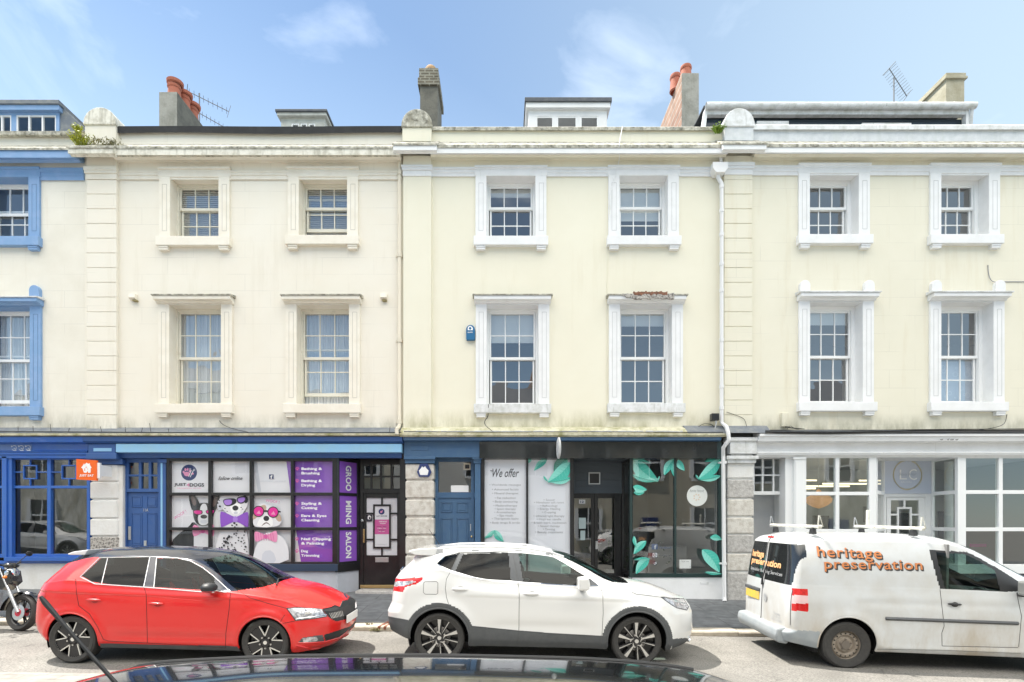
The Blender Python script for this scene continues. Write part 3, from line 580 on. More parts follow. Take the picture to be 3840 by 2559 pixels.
# ------------------------------------------------------------------ chimneys, dormers (parts of their houses)
def chimney(bld, px0, px1, ytop, yf, depth, m_front, pots=(), m_side=None, cap=0.0, brick_top=None):
    x0, x1 = X(px0, yf), X(px1, yf); zt = Z(ytop, yf); zb = Z(520, yf) - .6
    q = MB(); q.box(x0, x1, yf, yf+depth, zb, zt)
    mats = [m_front, m_side or m_front]; q.m = [1 if i in (3, 5) else 0 for i in range(6)] if m_side else q.m
    ch = q.build('chimney', mats, bld, bevel=.01)
    if cap:
        q = MB(); q.box(x0-.05, x1+.05, yf-.05, yf+depth+.05, zt-cap, zt-cap*.55); q.box(x0-.02, x1+.02, yf-.03, yf+depth+.03, zt-cap*.55, zt+.02); q.build('chimney_cap', brick_top or m_front, ch, bevel=.008)
    for (pt, dy, h, r, hood) in pots:
        cx = X(pt, yf+dy); cy = yf+dy
        q = MB(); q.lathe([(r*.85, zt-.02), (r*1.05, zt+.02), (r*.98, zt+.06), (r*.86, zt+h*.75), (r*.92, zt+h*.76), (r*1.0, zt+h*.84), (r*.92, zt+h), (r*.78, zt+h), (r*.74, zt+h*.4)], (cx, cy, 0), 'z', 24)
        if hood == 'cowl': q.lathe([(r*.92, zt+h), (r*1.15, zt+h+.02), (r*1.2, zt+h+.09), (0.001, zt+h+.16)], (cx+.02, cy, 0), 'z', 20)
        if hood == 'dome': q.lathe([(r*1.0, zt+h), (r*.97, zt+h+r*.35), (r*.75, zt+h+r*.72), (r*.4, zt+h+r*.93), (0.001, zt+h+r)], (cx, cy, 0), 'z', 20)
        q.build('chimney_pot', M_TERRA if hood != 'dome' else mat('lichen_pot', (.42, .27, .15), .9, noise=(8, (.2, .18, .12), .45, .7)), ch, smooth=True)
    return ch
chimney(T2, 596, 664, 345, 1.9, 2.6, M_CEMENT, [(654, .30, .40, .17, 'cowl'), (689, .68, .40, .17, 'cowl'), (720, 1.08, .40, .17, 'cowl')], M_CEMDK)  # shade of the right side painted in as a darker cement
chimney(T3, 1575, 1641, 262, 1.6, .9, M_CEMDK, [(1616, .3, .16, .17, 'dome')], None, .42, M_BRICKG)
chimney(T3, 2556, 2621, 274, 1.8, 1.9, M_CEMENT, [(2572, .25, .36, .15, 'open'), (2533, .62, .44, .15, 'open')], M_BRICK)
chimney(T4, 3548, 3617, 279, 2.4, 3.2, M_CEMOL, [], None, .14)

M_DGLASS = glass('dormer_glass', (.8, .84, .86), 1.28)
def dormer(bld, px0, px1, ytop, yf, m_face, m_roof, win, fascia=14, slope=.12, frame=None, depth=3.0, skew=0.0):
    """win: list of (px0, px1, py_top) lights going down behind the parapet"""
    x0, x1 = X(px0, yf), X(px1, yf); zt = Z(ytop, yf); zb = Z(520, yf) - .5
    zf = Z(ytop+fascia, yf)
    q = MB(); holes = [(X(w[0], yf), X(w[1], yf), zb+.2, Z(w[2], yf)) for w in win]
    wall(q, x0, x1, zb, zf, holes, yf, .06); q.quad((x0, yf, zb), (x0, yf, zf), (x0, yf+depth, zf), (x0, yf+depth, zb)); q.quad((x1, yf, zb), (x1, yf+depth, zb), (x1, yf+depth, zf), (x1, yf, zf))
    d = q.build('dormer', m_face, bld)
    q = MB(); q.box(x0-.07, x1+.07, yf-.10, yf+depth, zf, zf+(zt-zf)*.55); q.build('fascia_board', m_face, d, bevel=.005)
    q = MB(); q.box(x0-.10, x1+.10, yf-.14, yf+depth, zf+(zt-zf)*.55, zt); q.build('dormer_roof', m_roof, d, bevel=.01)
    for h in holes:
        q = MB(); t = .035
        q.box(h[0], h[0]+t, yf+.01, yf+.05, h[2], h[3]); q.box(h[1]-t, h[1], yf+.01, yf+.05, h[2], h[3]); q.box(h[0]+t, h[1]-t, yf+.01, yf+.05, h[3]-t, h[3]); q.build('casement', frame or M_UPVC, d)
        q = MB(); q.quad((h[0], yf+.03, h[2]), (h[1], yf+.03, h[2]), (h[1], yf+.03, h[3]), (h[0], yf+.03, h[3])); q.build('glass', M_DGLASS, d)
    q = MB(); q.box(x0+.05, x1-.05, yf+.8, yf+.85, zb, zf); q.build('blind', mat('dormer_room', (.09, .11, .14), .9), d)  # no blind: dark backing sheet, the unlit room's shade put into its colour
    return d
dormer(T1, -160, 222, 390, 1.3, M_BLUEL, M_LEAD, [(-60, 42, 432), (60, 210, 432)], fascia=34)
q = MB()   # sloping lead cheek of the left dormer
x1_ = X(222, 1.3); q.prism([(x1_, Z(392, 1.3)), (x1_+.75, Z(480, 1.3)-.1), (x1_+.75, Z(500, 1.3)-.4), (x1_, Z(520, 1.3)-.4)], 1.32, 3.2); q.build('dormer_cheek', M_LEAD, T1, bevel=.01)
q = MB(); q.prism([(X(60, 1.3), Z(434, 1.3)), (X(60,1.3)+.01, Z(434, 1.3))]+[(X(60,1.3)+.01, Z(520, 1.3)), (X(60,1.3), Z(520,1.3))], 1.28, 1.3) if False else None
q = MB()
for px_ in (110, 160, 8): q.box(X(px_, 1.3)-.018, X(px_, 1.3)+.018, 1.29, 1.34, Z(520, 1.3)-.2, Z(434, 1.3))
q.build('glazing_bar', M_UPVC, T1)
dormer(T2, 1054, 1218, 424, 2.0, mat('old_dormer_paint', (.55, .56, .52), .8, noise=(6, (.4, .4, .36), .45, .75)), M_SLATE, [(1092, 1122, 462), (1126, 1152, 462), (1156, 1182, 462)], fascia=20, depth=2.4)
dormer(T3, 1982, 2276, 381, 1.5, M_WHITE, M_SLATE, [(2010, 2076, 436), (2088, 2164, 436), (2176, 2244, 436)], fascia=34, depth=2.4)
# wide dormer of house 4 with a long white gutter
yf = 1.1; x0, x1 = X(2650, yf), X(3622, yf); zt = Z(432, yf); zb = Z(530, yf)-.3
q = MB(); q.box(x0, x1, yf+.12, yf+2.6, zb, zt-.02); d4 = q.build('dormer', mat('dormer_glazed_band', (.03, .045, .06), .15), T4)
q = MB(); q.box(x0-.02, x1, yf-.02, yf+.1, Z(432, yf), Z(411, yf)); q.build('fascia_board', M_WHITE2, d4, bevel=.005)
q = MB(); q.prism([(x0-.05, Z(411,yf)), (x0+.02, Z(411,yf)), (x0-.1, zb), (x0-.22, zb)], yf-.03, yf+.1); q.build('barge_board', M_WHITE, d4, bevel=.004); q = MB(); q.box(x1-.02, x1+.06, yf-.03, yf+.1, zb, Z(405, yf)); q.build('corner_board', M_WHITE, d4, bevel=.004)
q = MB(); q.lathe([(.075, x0-.05), (.075, x1+.16)], (0, yf-.09, Z(408, yf)), 'x', 20); 
for i in range(9): t = x0+(x1-x0)*(i+.4)/9; q.lathe([(.08, t), (.08, t+.03)], (0, yf-.09, Z(408, yf)), 'x', 20)
q.tube([(x1+.1, yf-.09, Z(411, yf)), (x1+.1, yf-.05, Z(420, yf)), (x1+.06, yf, zb)], .04); q.build('gutter', M_WHITE2, d4, smooth=True)
q = MB(); q.box(x0-.08, x1+.1, yf-.02, yf+2.7, Z(404, yf), Z(399, yf)); q.build('dormer_roof', M_SLATE, d4)
q = MB()
for pa, pb, py in ((2840, 2960, 452), (3235, 3420, 459)): q.box(X(pa, yf), X(pb, yf), yf+.02, yf+.11, Z(520, yf), Z(py, yf))
q.build('cladding', M_WHITE2, d4)

# ------------------------------------------------------------------ drainpipes (parts of their houses)
q = MB(); r_ = .045
pp = [(X(1500), -.06, Z(605)), (X(1500), -.06, Z(1590)), (X(1500), -.12, Z(1606)), (X(1501), -.40, Z(1622)), (X(1502), -.40, Z(1640))]
q.tube(pp, .040); 
for py in (655, 962, 1280, 1585): q.tube([(X(1500), -.06, Z(py+8)), (X(1500), -.06, Z(py-8))], .055); q.box(X(1500)-.085, X(1500)+.085, -.03, .0, Z(py+4), Z(py-3))
q.build('drainpipe', M_PIPEC, T2, smooth=True)
q = MB(); x_ = X(2706, -.12); Y_ = -.12
q.tube([(X(2700,-.1), -.10, Z(575)), (X(2704, -.1), -.10, Z(620))], .035)
q.prism([(X(2668,-.15), Z(640,-.15)), (X(2668,-.15), Z(618,-.15)), (X(2724,-.15), Z(618,-.15)), (X(2724,-.15), Z(640,-.15)), (X(2712,-.15), Z(655,-.15)), (X(2680,-.15), Z(655,-.15))], -.24, -.02)
q.tube([(X(2692,Y_), Y_, Z(650,Y_)), (X(2692,Y_), Y_, Z(665,Y_)), (x_, Y_, Z(690,Y_)), (x_, Y_, Z(1585,Y_)), (x_, -.38, Z(1602,-.38)), (X(2731,-.42), -.42, Z(1625,-.42)), (X(2733,-.42), -.42, Z(1650,-.42)), (X(2712,-.30), -.30, Z(1680,-.30)), (X(2712,-.2), -.2, Z(1710,-.2)), (X(2716,-.2), -.2, Z(2240,-.2)), (X(2716,-.24), -.26, Z(2256,-.26))], .044)
for py in (700, 790, 880, 990, 1090, 1275, 1380, 1450, 1530): q.tube([(x_, Y_, Z(py+7,Y_)), (x_, Y_, Z(py-5,Y_))], .054)
for py in (1735, 2114): q.tube([(X(2716,-.2), -.2, Z(py+5,-.2)), (X(2716,-.2), -.2, Z(py-5,-.2))], .054); q.box(X(2716,-.2)-.1, X(2716,-.2)+.02, -.2, -.1, Z(py+3,-.2), Z(py-3,-.2))
q.build('drainpipe', M_PIPEW, T3, smooth=True)
# ------------------------------------------------------------------ ground floor
def R(q, l, r, t, b_, y0, y1, ref=None):
    """box whose front face (at y0) covers the pixel rectangle"""
    return q.box(X(l, y0), X(r, y0), y0, y1, Z(b_, y0), Z(t, y0))
def part(bld, name, m, rects, bevel=.004, label=None, **k):
    q = MB()
    for r in rects: R(q, *r)
    return q.build(name, m, bld, bevel=bevel, label=label, **k)
def pier(bld, l, r, rows, mats, side=None, back=.35):
    q = MB(); used = []
    for (t, b_), m in zip(rows, mats):
        if m not in used: used.append(m)
        q.cm = used.index(m); y = -.085
        if side:    # canted right-hand corner
            x0, x1, x2 = X(l, y), X(r, y), X(side, 0.0)
            q.prism([(x0, back), (x0, y), (x1, y), (x2, .02), (x2, back)], Z(b_, y)+.004, Z(t, y)-.004, 'z')
        else: q.box(X(l, y), X(r, y), y, back, Z(b_, y)+.004, Z(t, y)-.004)
    q.cm = 0; q.box(X(l, -.085)+.02, X(side or r, -.085)-.03, -.05, back-.02, Z(rows[-1][1], -.085)-.3, Z(rows[0][0], -.085)-.01)
    return q.build('stone_pier', used, bld, bevel=.022)
def lattice(l, r, t, b_, vbars, hbars, y0, y1, q=None):
    q = q or MB()
    for a, c in vbars: R(q, a, c, t, b_, y0, y1)
    for a, c in hbars: R(q, l, r, a, c, y0+.004, y1-.002)
    return q
def pane(bld, l, r, t, b_, y, m=None, name='glass'):
    q = MB(); q.quad((X(l, y), y, Z(b_, y)), (X(r, y), y, Z(b_, y)), (X(r, y), y, Z(t, y)), (X(l, y), y, Z(t, y))); return q.build(name, m or M_SGLASS, bld)
class Art:
    """flat print: shapes in pixel rows, each layer a hair in front of the last"""
    def __init__(s, y, ox, oy, k): s.q = MB(); s.y = y; s.o = (ox, oy, k); s.mats = []; s.d = 0
    def P(s, p): ox, oy, k = s.o; return (X(p[0]*k+ox, s.y), Z(p[1]*k+oy, s.y))
    def use(s, m):
        if m not in s.mats: s.mats.append(m)
        s.q.cm = s.mats.index(m); s.d += .0006
    def poly(s, pts, m, sm=0):
        s.use(m); pts = smooth_poly(pts, sm) if sm else pts; w = [s.P(p) for p in pts]
        from mathutils.geometry import tessellate_polygon
        tr = tessellate_polygon([[Vector((a, c, 0)) for a, c in w]])
        s.q.add([(a, s.y - s.d, c) for a, c in w], [tuple(t) for t in tr]); return s
    def ell(s, cx, cy, rx, ry, m, rot=0, n=20):
        c, sn = math.cos(math.radians(rot)), math.sin(math.radians(rot))
        return s.poly([(cx + rx*math.cos(t)*c - ry*math.sin(t)*sn, cy + rx*math.cos(t)*sn + ry*math.sin(t)*c) for t in [2*math.pi*i/n for i in range(n)]], m)
    def rect(s, l, r, t, b_, m): return s.poly([(l, t), (r, t), (r, b_), (l, b_)], m)
    def text(s, txt, cx, cy, w, m, h=None, rot=0, **k):
        s.use(m); x, z = s.P((cx, cy)); u = s.o[2] / sc(s.y)
        put_text(s.q, txt, x, z, s.y - s.d, w=w*u if w else None, h=h*u if h else None, rot=math.radians(rot), **k); return s
    def leaf(s, pts, rib, m1, m2, m3):
        s.poly(pts, m1, 2)
        for i in range(len(rib)-1):
            (x0, y0), (x1, y1) = rib[i], rib[i+1]; s.poly([(x0, y0-2.5), (x1, y1-1.5), (x1, y1+1.5), (x0, y0+2.5)], m3)
        return s
    def build(s, name, parent, label=None): return s.q.build(name, s.mats, parent, label=label)

# ============ house 1: blue shopfront
f = 1
mould(T1, 'fascia_cornice', M_BLUE1, [(.0, 1637), (-.30, 1638), (-.28, 1658), (-.18, 1664), (.0, 1664)], XB[0], X(308, -.3))
mould(T1, 'fascia', M_BLUE1, [(.0, 1664), (-.12, 1664), (-.12, 1690), (-.16, 1693), (-.13, 1699), (-.13, 1705), (-.10, 1708), (-.10, 1719), (.0, 1719)], XB[0], X(330, -.12))
A = Art(-.122, 0, 1600, .4463); m_ = mat('faded_logo_white', (.62, .66, .72), .6)
A.rect(-100, 270, 152, 206, mat('worn_blue_patch', (.13, .22, .46), .6))
for cx in (120, 182, 243):      # three small line emblems
    for a0 in range(0, 300, 30):
        t0, t1 = math.radians(a0-150), math.radians(a0-115)
        A.poly([(cx+22*math.cos(t0), 180+22*math.sin(t0)), (cx+22*math.cos(t1), 180+22*math.sin(t1)), (cx+18*math.cos(t1), 180+18*math.sin(t1)), (cx+18*math.cos(t0), 180+18*math.sin(t0))], m_)
    A.poly([(cx-26, 160), (cx-8, 166), (cx-22, 176)], m_); A.rect(cx-3, cx+14, 182, 187, m_); A.poly([(cx+18, 196), (cx+24, 206), (cx-12, 206), (cx-6, 198)], m_)
A.build('fascia_emblems', T1)
w1 = lattice(-200, 334, 1719, 2092, [(-30, -10), (8, 46), (176, 190), (325, 337)], [(1719, 1724), (1822, 1832), (2078, 2092)], -.02, .07)
for (a, c) in ((47, 176), (190, 325)):      # little square tracery in the top lights
    m = (a+c)/2; h = 22 if a == 47 else 24
    for bx in ((m-h-4, m-h, 1744, 1798), (m+h, m+h+4, 1744, 1798), (m-h, m+h, 1744, 1749), (m-h, m+h, 1793, 1798), (a, m-h-4, 1769, 1773), (m+h+4, c, 1769, 1773), (m-2, m+2, 1724, 1744), (m-2, m+2, 1798, 1822)): R(w1, *bx, -.012, .03)
W1 = w1.build('shop_window', M_BLUE1, T1, bevel=.006)
for (a, c) in ((-190, -30), (-10, 8), (46, 176), (190, 325)): pane(W1, a, c, 1724, 2078, .04)
part(T1, 'window_post', M_BLUE1, [(6, 24, 1712, 2092, -.10, .02), (28, 44, 1712, 2092, -.07, .02)])
part(T1, 'window_sill', M_BLUE1, [(14, 337, 2090, 2105, -.16, .05)], .006)
part(T1, 'stall_riser_top', M_BLUE1, [(-200, 337, 2104, 2114, -.08, .05)])
q = MB(); q.box(X(22), X(337), -.04, .3, -.3, Z(2112)); q.build('stall_riser', M_STONEW, T1, bevel=.01)
q = MB(); q.box(X(-8), X(22), -.05, .3, -.3, Z(2112)); q.box(X(-200), X(-8), .0, .3, -.3, Z(2112)); q.build('door_post', M_BLUE1, T1, bevel=.01)
for k in range(3):     # fairy lights hanging inside the top lights
    q = MB(); xa = X([52, 100, 200][k], .12); xb = X([98, 170, 300][k], .12)
    q.tube([(xa+(xb-xa)*i/8, .12, Z(1728, .12)-.03*math.sin(i*1.2)**2) for i in range(9)], .003, 4)
    for i in range(5):
        xx = xa+(xb-xa)*i/4; q.tube([(xx, .12, Z(1730, .12)), (xx+.01, .12, Z(1730, .12)-random.uniform(.2, .5))], .0025, 4)
    q.build('icicle_light', mat('fairy_light_wire', (.6, .6, .55), .5), W1)
q = MB(); q.box(XB[0]+.1, XB[1]-.1, .3, 5.4, .02, .32); q.build('shop_floor', mat('shop_floor_boards', (.22, .17, .12), .6), T1)

# ============ house 2: door, grooming shop
mould(T2, 'fascia_cornice', M_BLUE2, [(.0, 1637), (-.30, 1638), (-.28, 1655), (-.2, 1664), (.0, 1664)], X(308, -.3), X(1508, -.3))
q = MB(); R(q, 434, 1506, 1665, 1697, -.24, .0); q.build('awning_box', M_SKYB, T2, bevel=.008)
part(T2, 'lower_frieze', M_BLUE2, [(434, 1506, 1697, 1718, -.10, .0)], .01)
part(T2, 'console', M_BLUE2, [(330, 433, 1665, 1708, -.20, .0), (322, 436, 1700, 1722, -.24, .0), (340, 458, 1722, 1742, -.11, .0)], .012)
part(T2, 'console_panel', M_SKYB, [(350, 418, 1681, 1693, -.205, -.19)])
pier(T2, 337, 438, [(1743, 1805), (1808, 1871), (1876, 1943), (1947, 2010), (2014, 2082), (2086, 2150), (2154, 2225)], [M_STONEW, M_STONEW, M_STONEW, M_STONEW, M_STONER, M_STONEW, M_STONE2], side=461, back=.07)
yd = .03
q = lattice(460, 597, 1718, 2225, [(462, 474), (593, 600)], [(1718, 1731), (1837, 1846)], yd, yd+.1); dw = q.build('door_frame', M_BLUE2, T2, bevel=.004)
fl = lattice(474, 593, 1731, 1837, [(474, 482), (520, 530), (557, 567), (590, 594)], [(1731, 1735), (1780, 1787), (1833, 1838)], yd+.01, yd+.06).build('fanlight', M_BLUE2, dw)
pane(dw, 476, 592, 1733, 1836, yd+.05)
yq = yd + .05; dr = part(T2, 'front_door', M_BLUE2, [(474, 594, 1847, 2222, yq, yq+.05)])
for (a, c, t, b_) in ((493, 533, 1862, 1903), (550, 588, 1862, 1903), (493, 533, 1925, 2045), (550, 588, 1925, 2045), (493, 533, 2070, 2190), (550, 588, 2070, 2190)):
    q = MB()
    for bx in ((a, c, t, t+2.5), (a, c, b_-2.5, b_), (a, a+2.5, t, b_), (c-2.5, c, t, b_)): R(q, *bx, yq-.012, yq)
    R(q, a+6, c-6, t+6, b_-6, yq-.008, yq); q.build('door_panel', M_BLUE2, dr, bevel=.004)
A = Art(yq-.014, 0, 1600, .4463); A.text('11A', 1226, 702, 40, mat('dull_chrome', (.6, .6, .6), .3, .7), h=24, bold=.01); A.build('door_number', dr)
part(dr, 'handle_plate', M_STEEL, [(480, 490, 1975, 2025, yq-.02, yq)]); part(dr, 'letter_plate', M_STEEL, [(539, 549, 2028, 2048, yq-.02, yq)])
part(T2, 'door_pilaster', M_BLUE2, [(596, 622, 1735, 2225, -.03, .25), (592, 626, 1722, 1736, -.06, .25)], .006)
part(T2, 'pilaster_stripe', M_SKYB, [(602, 609, 1736, 2225, -.036, -.02)])
# bay window
yb = -.02
fr = lattice(624, 1262, 1718, 2116, [(624, 635), (780, 791), (935, 946), (1090, 1101), (1246, 1264)], [(1718, 1730), (1847.5, 1859), (1978, 1989), (2108, 2118)], yb-.05, yb+.05)
GW = fr.build('shop_window', M_BLACK, T2, bevel=.006)
K = .4165; A = Art(.025, 580, 1600, K)
A.rect(130, 1604, 305, 1228, M_PAPER)
GR = mat('pale_grey_print', (.62, .64, .70), .5); BK = mat('black_fur_print', (.025, .025, .03), .5); DG = mat('brown_ear_print', (.16, .11, .10), .5); WF = mat('white_fur_print', (.74, .74, .77), .5); TAN = mat('tan_fur_print', (.50, .37, .28), .5); MG = mat('magenta_print', (.72, .03, .30), .4); LP = mat('light_pink_print', (.80, .30, .50), .5); PL = mat('lilac_print', (.40, .22, .68), .5)
A.poly([(1185, 305), (1604, 305), (1604, 1228), (1318, 1228), (1270, 905), (1222, 590)], M_PURPLE)
A.poly([(880, 305), (920, 305), (960, 590), (930, 590)], GR)
# logo
A.ell(310, 415, 72, 72, M_NAVY, n=32); A.ell(290, 428, 26, 20, LP); [A.ell(x_, y_, 9, 13, LP, r_) for x_, y_, r_ in ((263, 412, -20), (278, 388, -8), (298, 386, 8), (318, 402, 25))]; A.ell(342, 425, 12, 10, LP)
A.poly([(318, 455), (352, 385), (357, 388), (324, 457)], M_WPRINT); A.poly([(304, 450), (330, 392), (334, 396), (310, 454)], M_WPRINT); A.ell(358, 392, 8, 8, M_WPRINT); A.ell(358, 392, 5, 5, M_NAVY); A.ell(322, 384, 8, 8, M_WPRINT); A.ell(322, 384, 5, 5, M_NAVY)
A.text('JUST', 232, 526, 108, M_INK, h=32, bold=.02); A.text('4', 303, 526, 28, LP, h=32, bold=.01); A.text('DOGS', 382, 526, 128, M_INK, h=32, bold=.02); A.text('GROOMING SALON', 312, 556, 216, LP, h=10)
A.text('follow online', 684, 466, 218, M_INK, h=34, shear=.45, bold=.008)
A.rect(1032, 1073, 432, 473, M_NAVY); A.text('f', 1054, 455, 20, M_WPRINT, h=34, bold=.03); A.text('@JustforDogsGroomingUK', 1052, 493, 270, GR, h=15)
# terrier
A.poly([(308, 600), (345, 590), (400, 670), (415, 720), (345, 770), (318, 690)], BK, 1); A.poly([(330, 625), (350, 620), (385, 690), (360, 720), (335, 680)], DG, 1)
A.poly([(585, 608), (592, 650), (568, 730), (530, 780), (498, 700), (530, 625)], BK, 1); A.poly([(572, 632), (560, 700), (530, 730), (515, 690), (545, 640)], DG, 1)
A.poly([(345, 720), (420, 685), (500, 690), (545, 740), (530, 830), (500, 885), (420, 900), (355, 850)], BK, 2)
A.poly([(140, 1228), (145, 1040), (240, 950), (310, 905), (350, 850), (400, 900), (362, 1100), (365, 1228)], BK, 1)
A.poly([(415, 720), (440, 690), (472, 700), (482, 765), (500, 850), (470, 890), (410, 890), (388, 830), (410, 770)], WF, 2); A.poly([(360, 930), (520, 900), (545, 1000), (540, 1228), (362, 1228), (355, 1040)], WF, 1)
A.ell(447, 812, 30, 18, BK); A.poly([(410, 850), (447, 835), (485, 850), (470, 872), (425, 872)], GR, 1)
A.poly([(345, 752), (430, 750), (440, 775), (425, 795), (360, 795)], BK, 1); A.poly([(352, 757), (424, 756), (430, 775), (420, 789), (366, 789)], MG, 1)
A.poly([(462, 750), (545, 745), (548, 770), (530, 792), (470, 790)], BK, 1); A.poly([(468, 756), (539, 751), (541, 769), (526, 785), (476, 784)], MG, 1)
A.poly([(342, 900), (375, 880), (440, 935), (520, 880), (545, 895), (540, 985), (520, 992), (440, 950), (375, 990), (350, 985)], LP, 1); A.ell(440, 940, 18, 20, M_PINK)
for i in range(7): A.ell(360+i*11, 905+10*(i % 3)+i*4, 3, 9, M_PINK, 50)
# dalmatian
A.poly([(560, 700), (600, 630), (680, 600), (780, 600), (830, 640), (850, 700), (810, 770), (760, 830), (690, 830), (640, 760)], WF, 2)
A.poly([(570, 690), (610, 645), (640, 690), (625, 745), (590, 760), (568, 730)], GR, 1); A.poly([(800, 620), (835, 625), (850, 670), (825, 700), (805, 660)], BK, 1)
A.poly([(540, 1228), (560, 1040), (620, 900), (700, 850), (800, 870), (848, 980), (855, 1228)], WF, 1)
A.poly([(690, 690), (780, 690), (790, 750), (760, 795), (710, 795), (685, 745)], M_WPRINT, 2); A.ell(733, 735, 27, 23, BK); A.poly([(715, 775), (735, 760), (758, 775), (748, 790), (724, 790)], GR, 1)
A.poly([(612, 655), (712, 645), (742, 655), (745, 690), (690, 718), (640, 718)], BK, 2); A.poly([(622, 662), (700, 655), (705, 690), (680, 710), (640, 708)], PL, 2)
A.poly([(738, 640), (830, 620), (838, 660), (800, 698), (752, 690)], BK, 2); A.poly([(750, 647), (818, 634), (822, 665), (792, 688), (760, 682)], PL, 2)
A.poly([(595, 770), (620, 765), (725, 815), (745, 815), (835, 765), (852, 780), (850, 905), (835, 905), (745, 855), (722, 855), (615, 908), (600, 900)], M_PURPLE, 1); A.ell(733, 835, 22, 28, PL)
random.seed(12)
for i in range(95):
    cx, cy = random.uniform(550, 845), random.uniform(930, 1225); r_ = random.uniform(4, 12)
    if cx < 560 + (1228-cy)*.28 or cx > 855: continue
    A.ell(cx, cy, r_, r_*random.uniform(.5, 1.1), BK, random.uniform(0, 90), 9)
for cx, cy, r_ in ((585, 690, 9), (605, 720, 11), (598, 665, 7), (650, 740, 6), (670, 765, 5), (795, 730, 6), (810, 745, 5), (770, 625, 5), (735, 870, 12), (755, 885, 10), (715, 890, 9), (740, 905, 8)): A.ell(cx, cy, r_, r_*.8, BK, 20, 9)
# bulldog
A.poly([(930, 740), (960, 700), (1010, 690), (1060, 740), (1110, 750), (1150, 800), (1160, 860), (1120, 905), (930, 910), (900, 880), (905, 820)], WF, 2)
A.poly([(940, 735), (1010, 695), (1030, 750), (960, 800), (900, 850), (900, 790)], TAN, 2); A.poly([(1090, 770), (1150, 790), (1160, 860), (1110, 850)], TAN, 2); A.poly([(1040, 690), (1090, 755), (1050, 800), (1010, 770)], WF, 2)
A.poly([(890, 1228), (930, 1060), (1000, 960), (1080, 950), (1180, 1000), (1222, 1100), (1222, 1228)], WF, 1); A.poly([(975, 1228), (990, 1120), (1080, 1110), (1120, 1228)], GR, 1)
A.poly([(935, 905), (945, 850), (1000, 800), (1065, 800), (1085, 860), (1075, 910)], M_WPRINT, 2); A.ell(1022, 828, 26, 24, BK); A.poly([(975, 900), (1000, 870), (1022, 860), (1045, 872), (1065, 900), (1045, 880), (1022, 870), (1000, 882)], DG, 1)
for cx, cy, rx in ((953, 765, 50), (1083, 772, 50)): A.ell(cx, cy, rx, 50, BK, n=28); A.ell(cx, cy, rx-8, 42, MG, n=28); A.poly([(cx-20, cy+20), (cx+5, cy-10), (cx+22, cy+24)], LP)
A.poly([(995, 755), (1035, 755), (1035, 770), (995, 770)], BK); A.poly([(1125, 755), (1152, 765), (1152, 775), (1125, 775)], BK); A.poly([(890, 752), (905, 750), (905, 765), (892, 850)], BK)
A.poly([(915, 950), (940, 942), (1005, 975), (1035, 975), (1100, 935), (1120, 945), (1122, 1035), (1095, 1042), (1030, 1005), (1005, 1005), (945, 1038), (920, 1030)], LP, 1); A.ell(1018, 990, 17, 20, M_PINK)
for i in range(8): A.poly([(925+i*22, 955+4*(i % 2)), (929+i*22, 955), (940+i*22, 1025), (936+i*22, 1026)], M_PINK)
A.text('WOOF !', 255, 795, 125, M_PINK, h=26, rot=33); A.text('WOOF !', 1080, 675, 122, M_PINK, h=24, rot=-8)
for (l1, l2, y_) in (('Bathing &', 'Brushing', 388), ('Bathing &', 'Drying', 496), ('Styling &', 'Cutting', 698), ('Ears & Eyes', 'Cleaning', 807), ('Nail Clipping', '& Painting', 1014), ('Dog', 'Trimming', 1122)):
    for s_, dy in ((l1, 0), (l2, 39)):
        ww = len(s_)*20.5; A.text(s_, 1338 + ww/2, y_+dy, ww, M_WPRINT, h=30 if any(c_ in s_ for c_ in 'gyp') else 26, bold=.03)
    for dx, dy in ((0, 4), (-12, -6), (-4, -14), (7, -14), (14, -4)): A.ell(1300+dx, y_+dy, 9 if dx == 0 else 5, 8 if dx == 0 else 5, M_PINK, n=10)
A.build('window_print', GW); pane(GW, 636, 1246, 1730, 2108, .003, M_PGLASS)
# canted side light: own plane from the corner back to the door recess
cx0, cy0 = X(1266, yb-.05), yb-.05; cx1, cy1 = X(1345, .48), .48
def cant(name, m, parent, u0, u1, z0, z1, d0, d1, bevel=.004):
    dx, dy = cx1-cx0, cy1-cy0; L = math.hypot(dx, dy); nx, ny = dy/L, -dx/L
    P = lambda u, d: (cx0+dx*u+nx*d, cy0+dy*u+ny*d)
    q = MB(); q.prism([P(u0, d0), P(u1, d0), P(u1, d1), P(u0, d1)], z0, z1, 'z'); return q.build(name, m, parent, bevel=bevel)
zr = [(1718, 1730), (1847.5, 1859), (1978, 1989), (2108, 2118)]
for u0, u1 in ((0, .05), (.90, 1.0)): cant('corner_post', M_BLACK, GW, u0, u1, Z(2118), Z(1716), -.05, .03)
for t, b_ in zr: cant('side_rail', M_BLACK, GW, .05, .90, Z(b_), Z(t), -.03, .02)
q = MB(); dx, dy = cx1-cx0, cy1-cy0
mp = [M_PURPLE, M_WPRINT]
q.quad((cx0+dx*.05, cy0+dy*.05, Z(2110)), (cx0+dx*.9, cy0+dy*.9, Z(2110)), (cx0+dx*.9, cy0+dy*.9, Z(1728)), (cx0+dx*.05, cy0+dy*.05, Z(1728)))
q.cm = 1
for s_, pc, hh in (('GROO', 1792, 96), ('MING', 1922, 88), ('SALON', 2046, 100)):
    v, fc = text2d(s_, bold=.035, space=1.05); xs_ = [p[0] for p in v]; zs_ = [p[1] for p in v]; W_, H_ = max(xs_)-min(xs_), max(zs_)-min(zs_)
    vs = []
    for a_, b_ in v:      # turned a quarter clockwise: reads downwards
        u = .5 + ((b_-min(zs_))/H_-.5)*.27; zz = Z(pc) + (.5-(a_-min(xs_))/W_)*hh/sc(0)
        vs.append((cx0+dx*u+.006, cy0+dy*u-.004, zz))
    q.add(vs, fc)
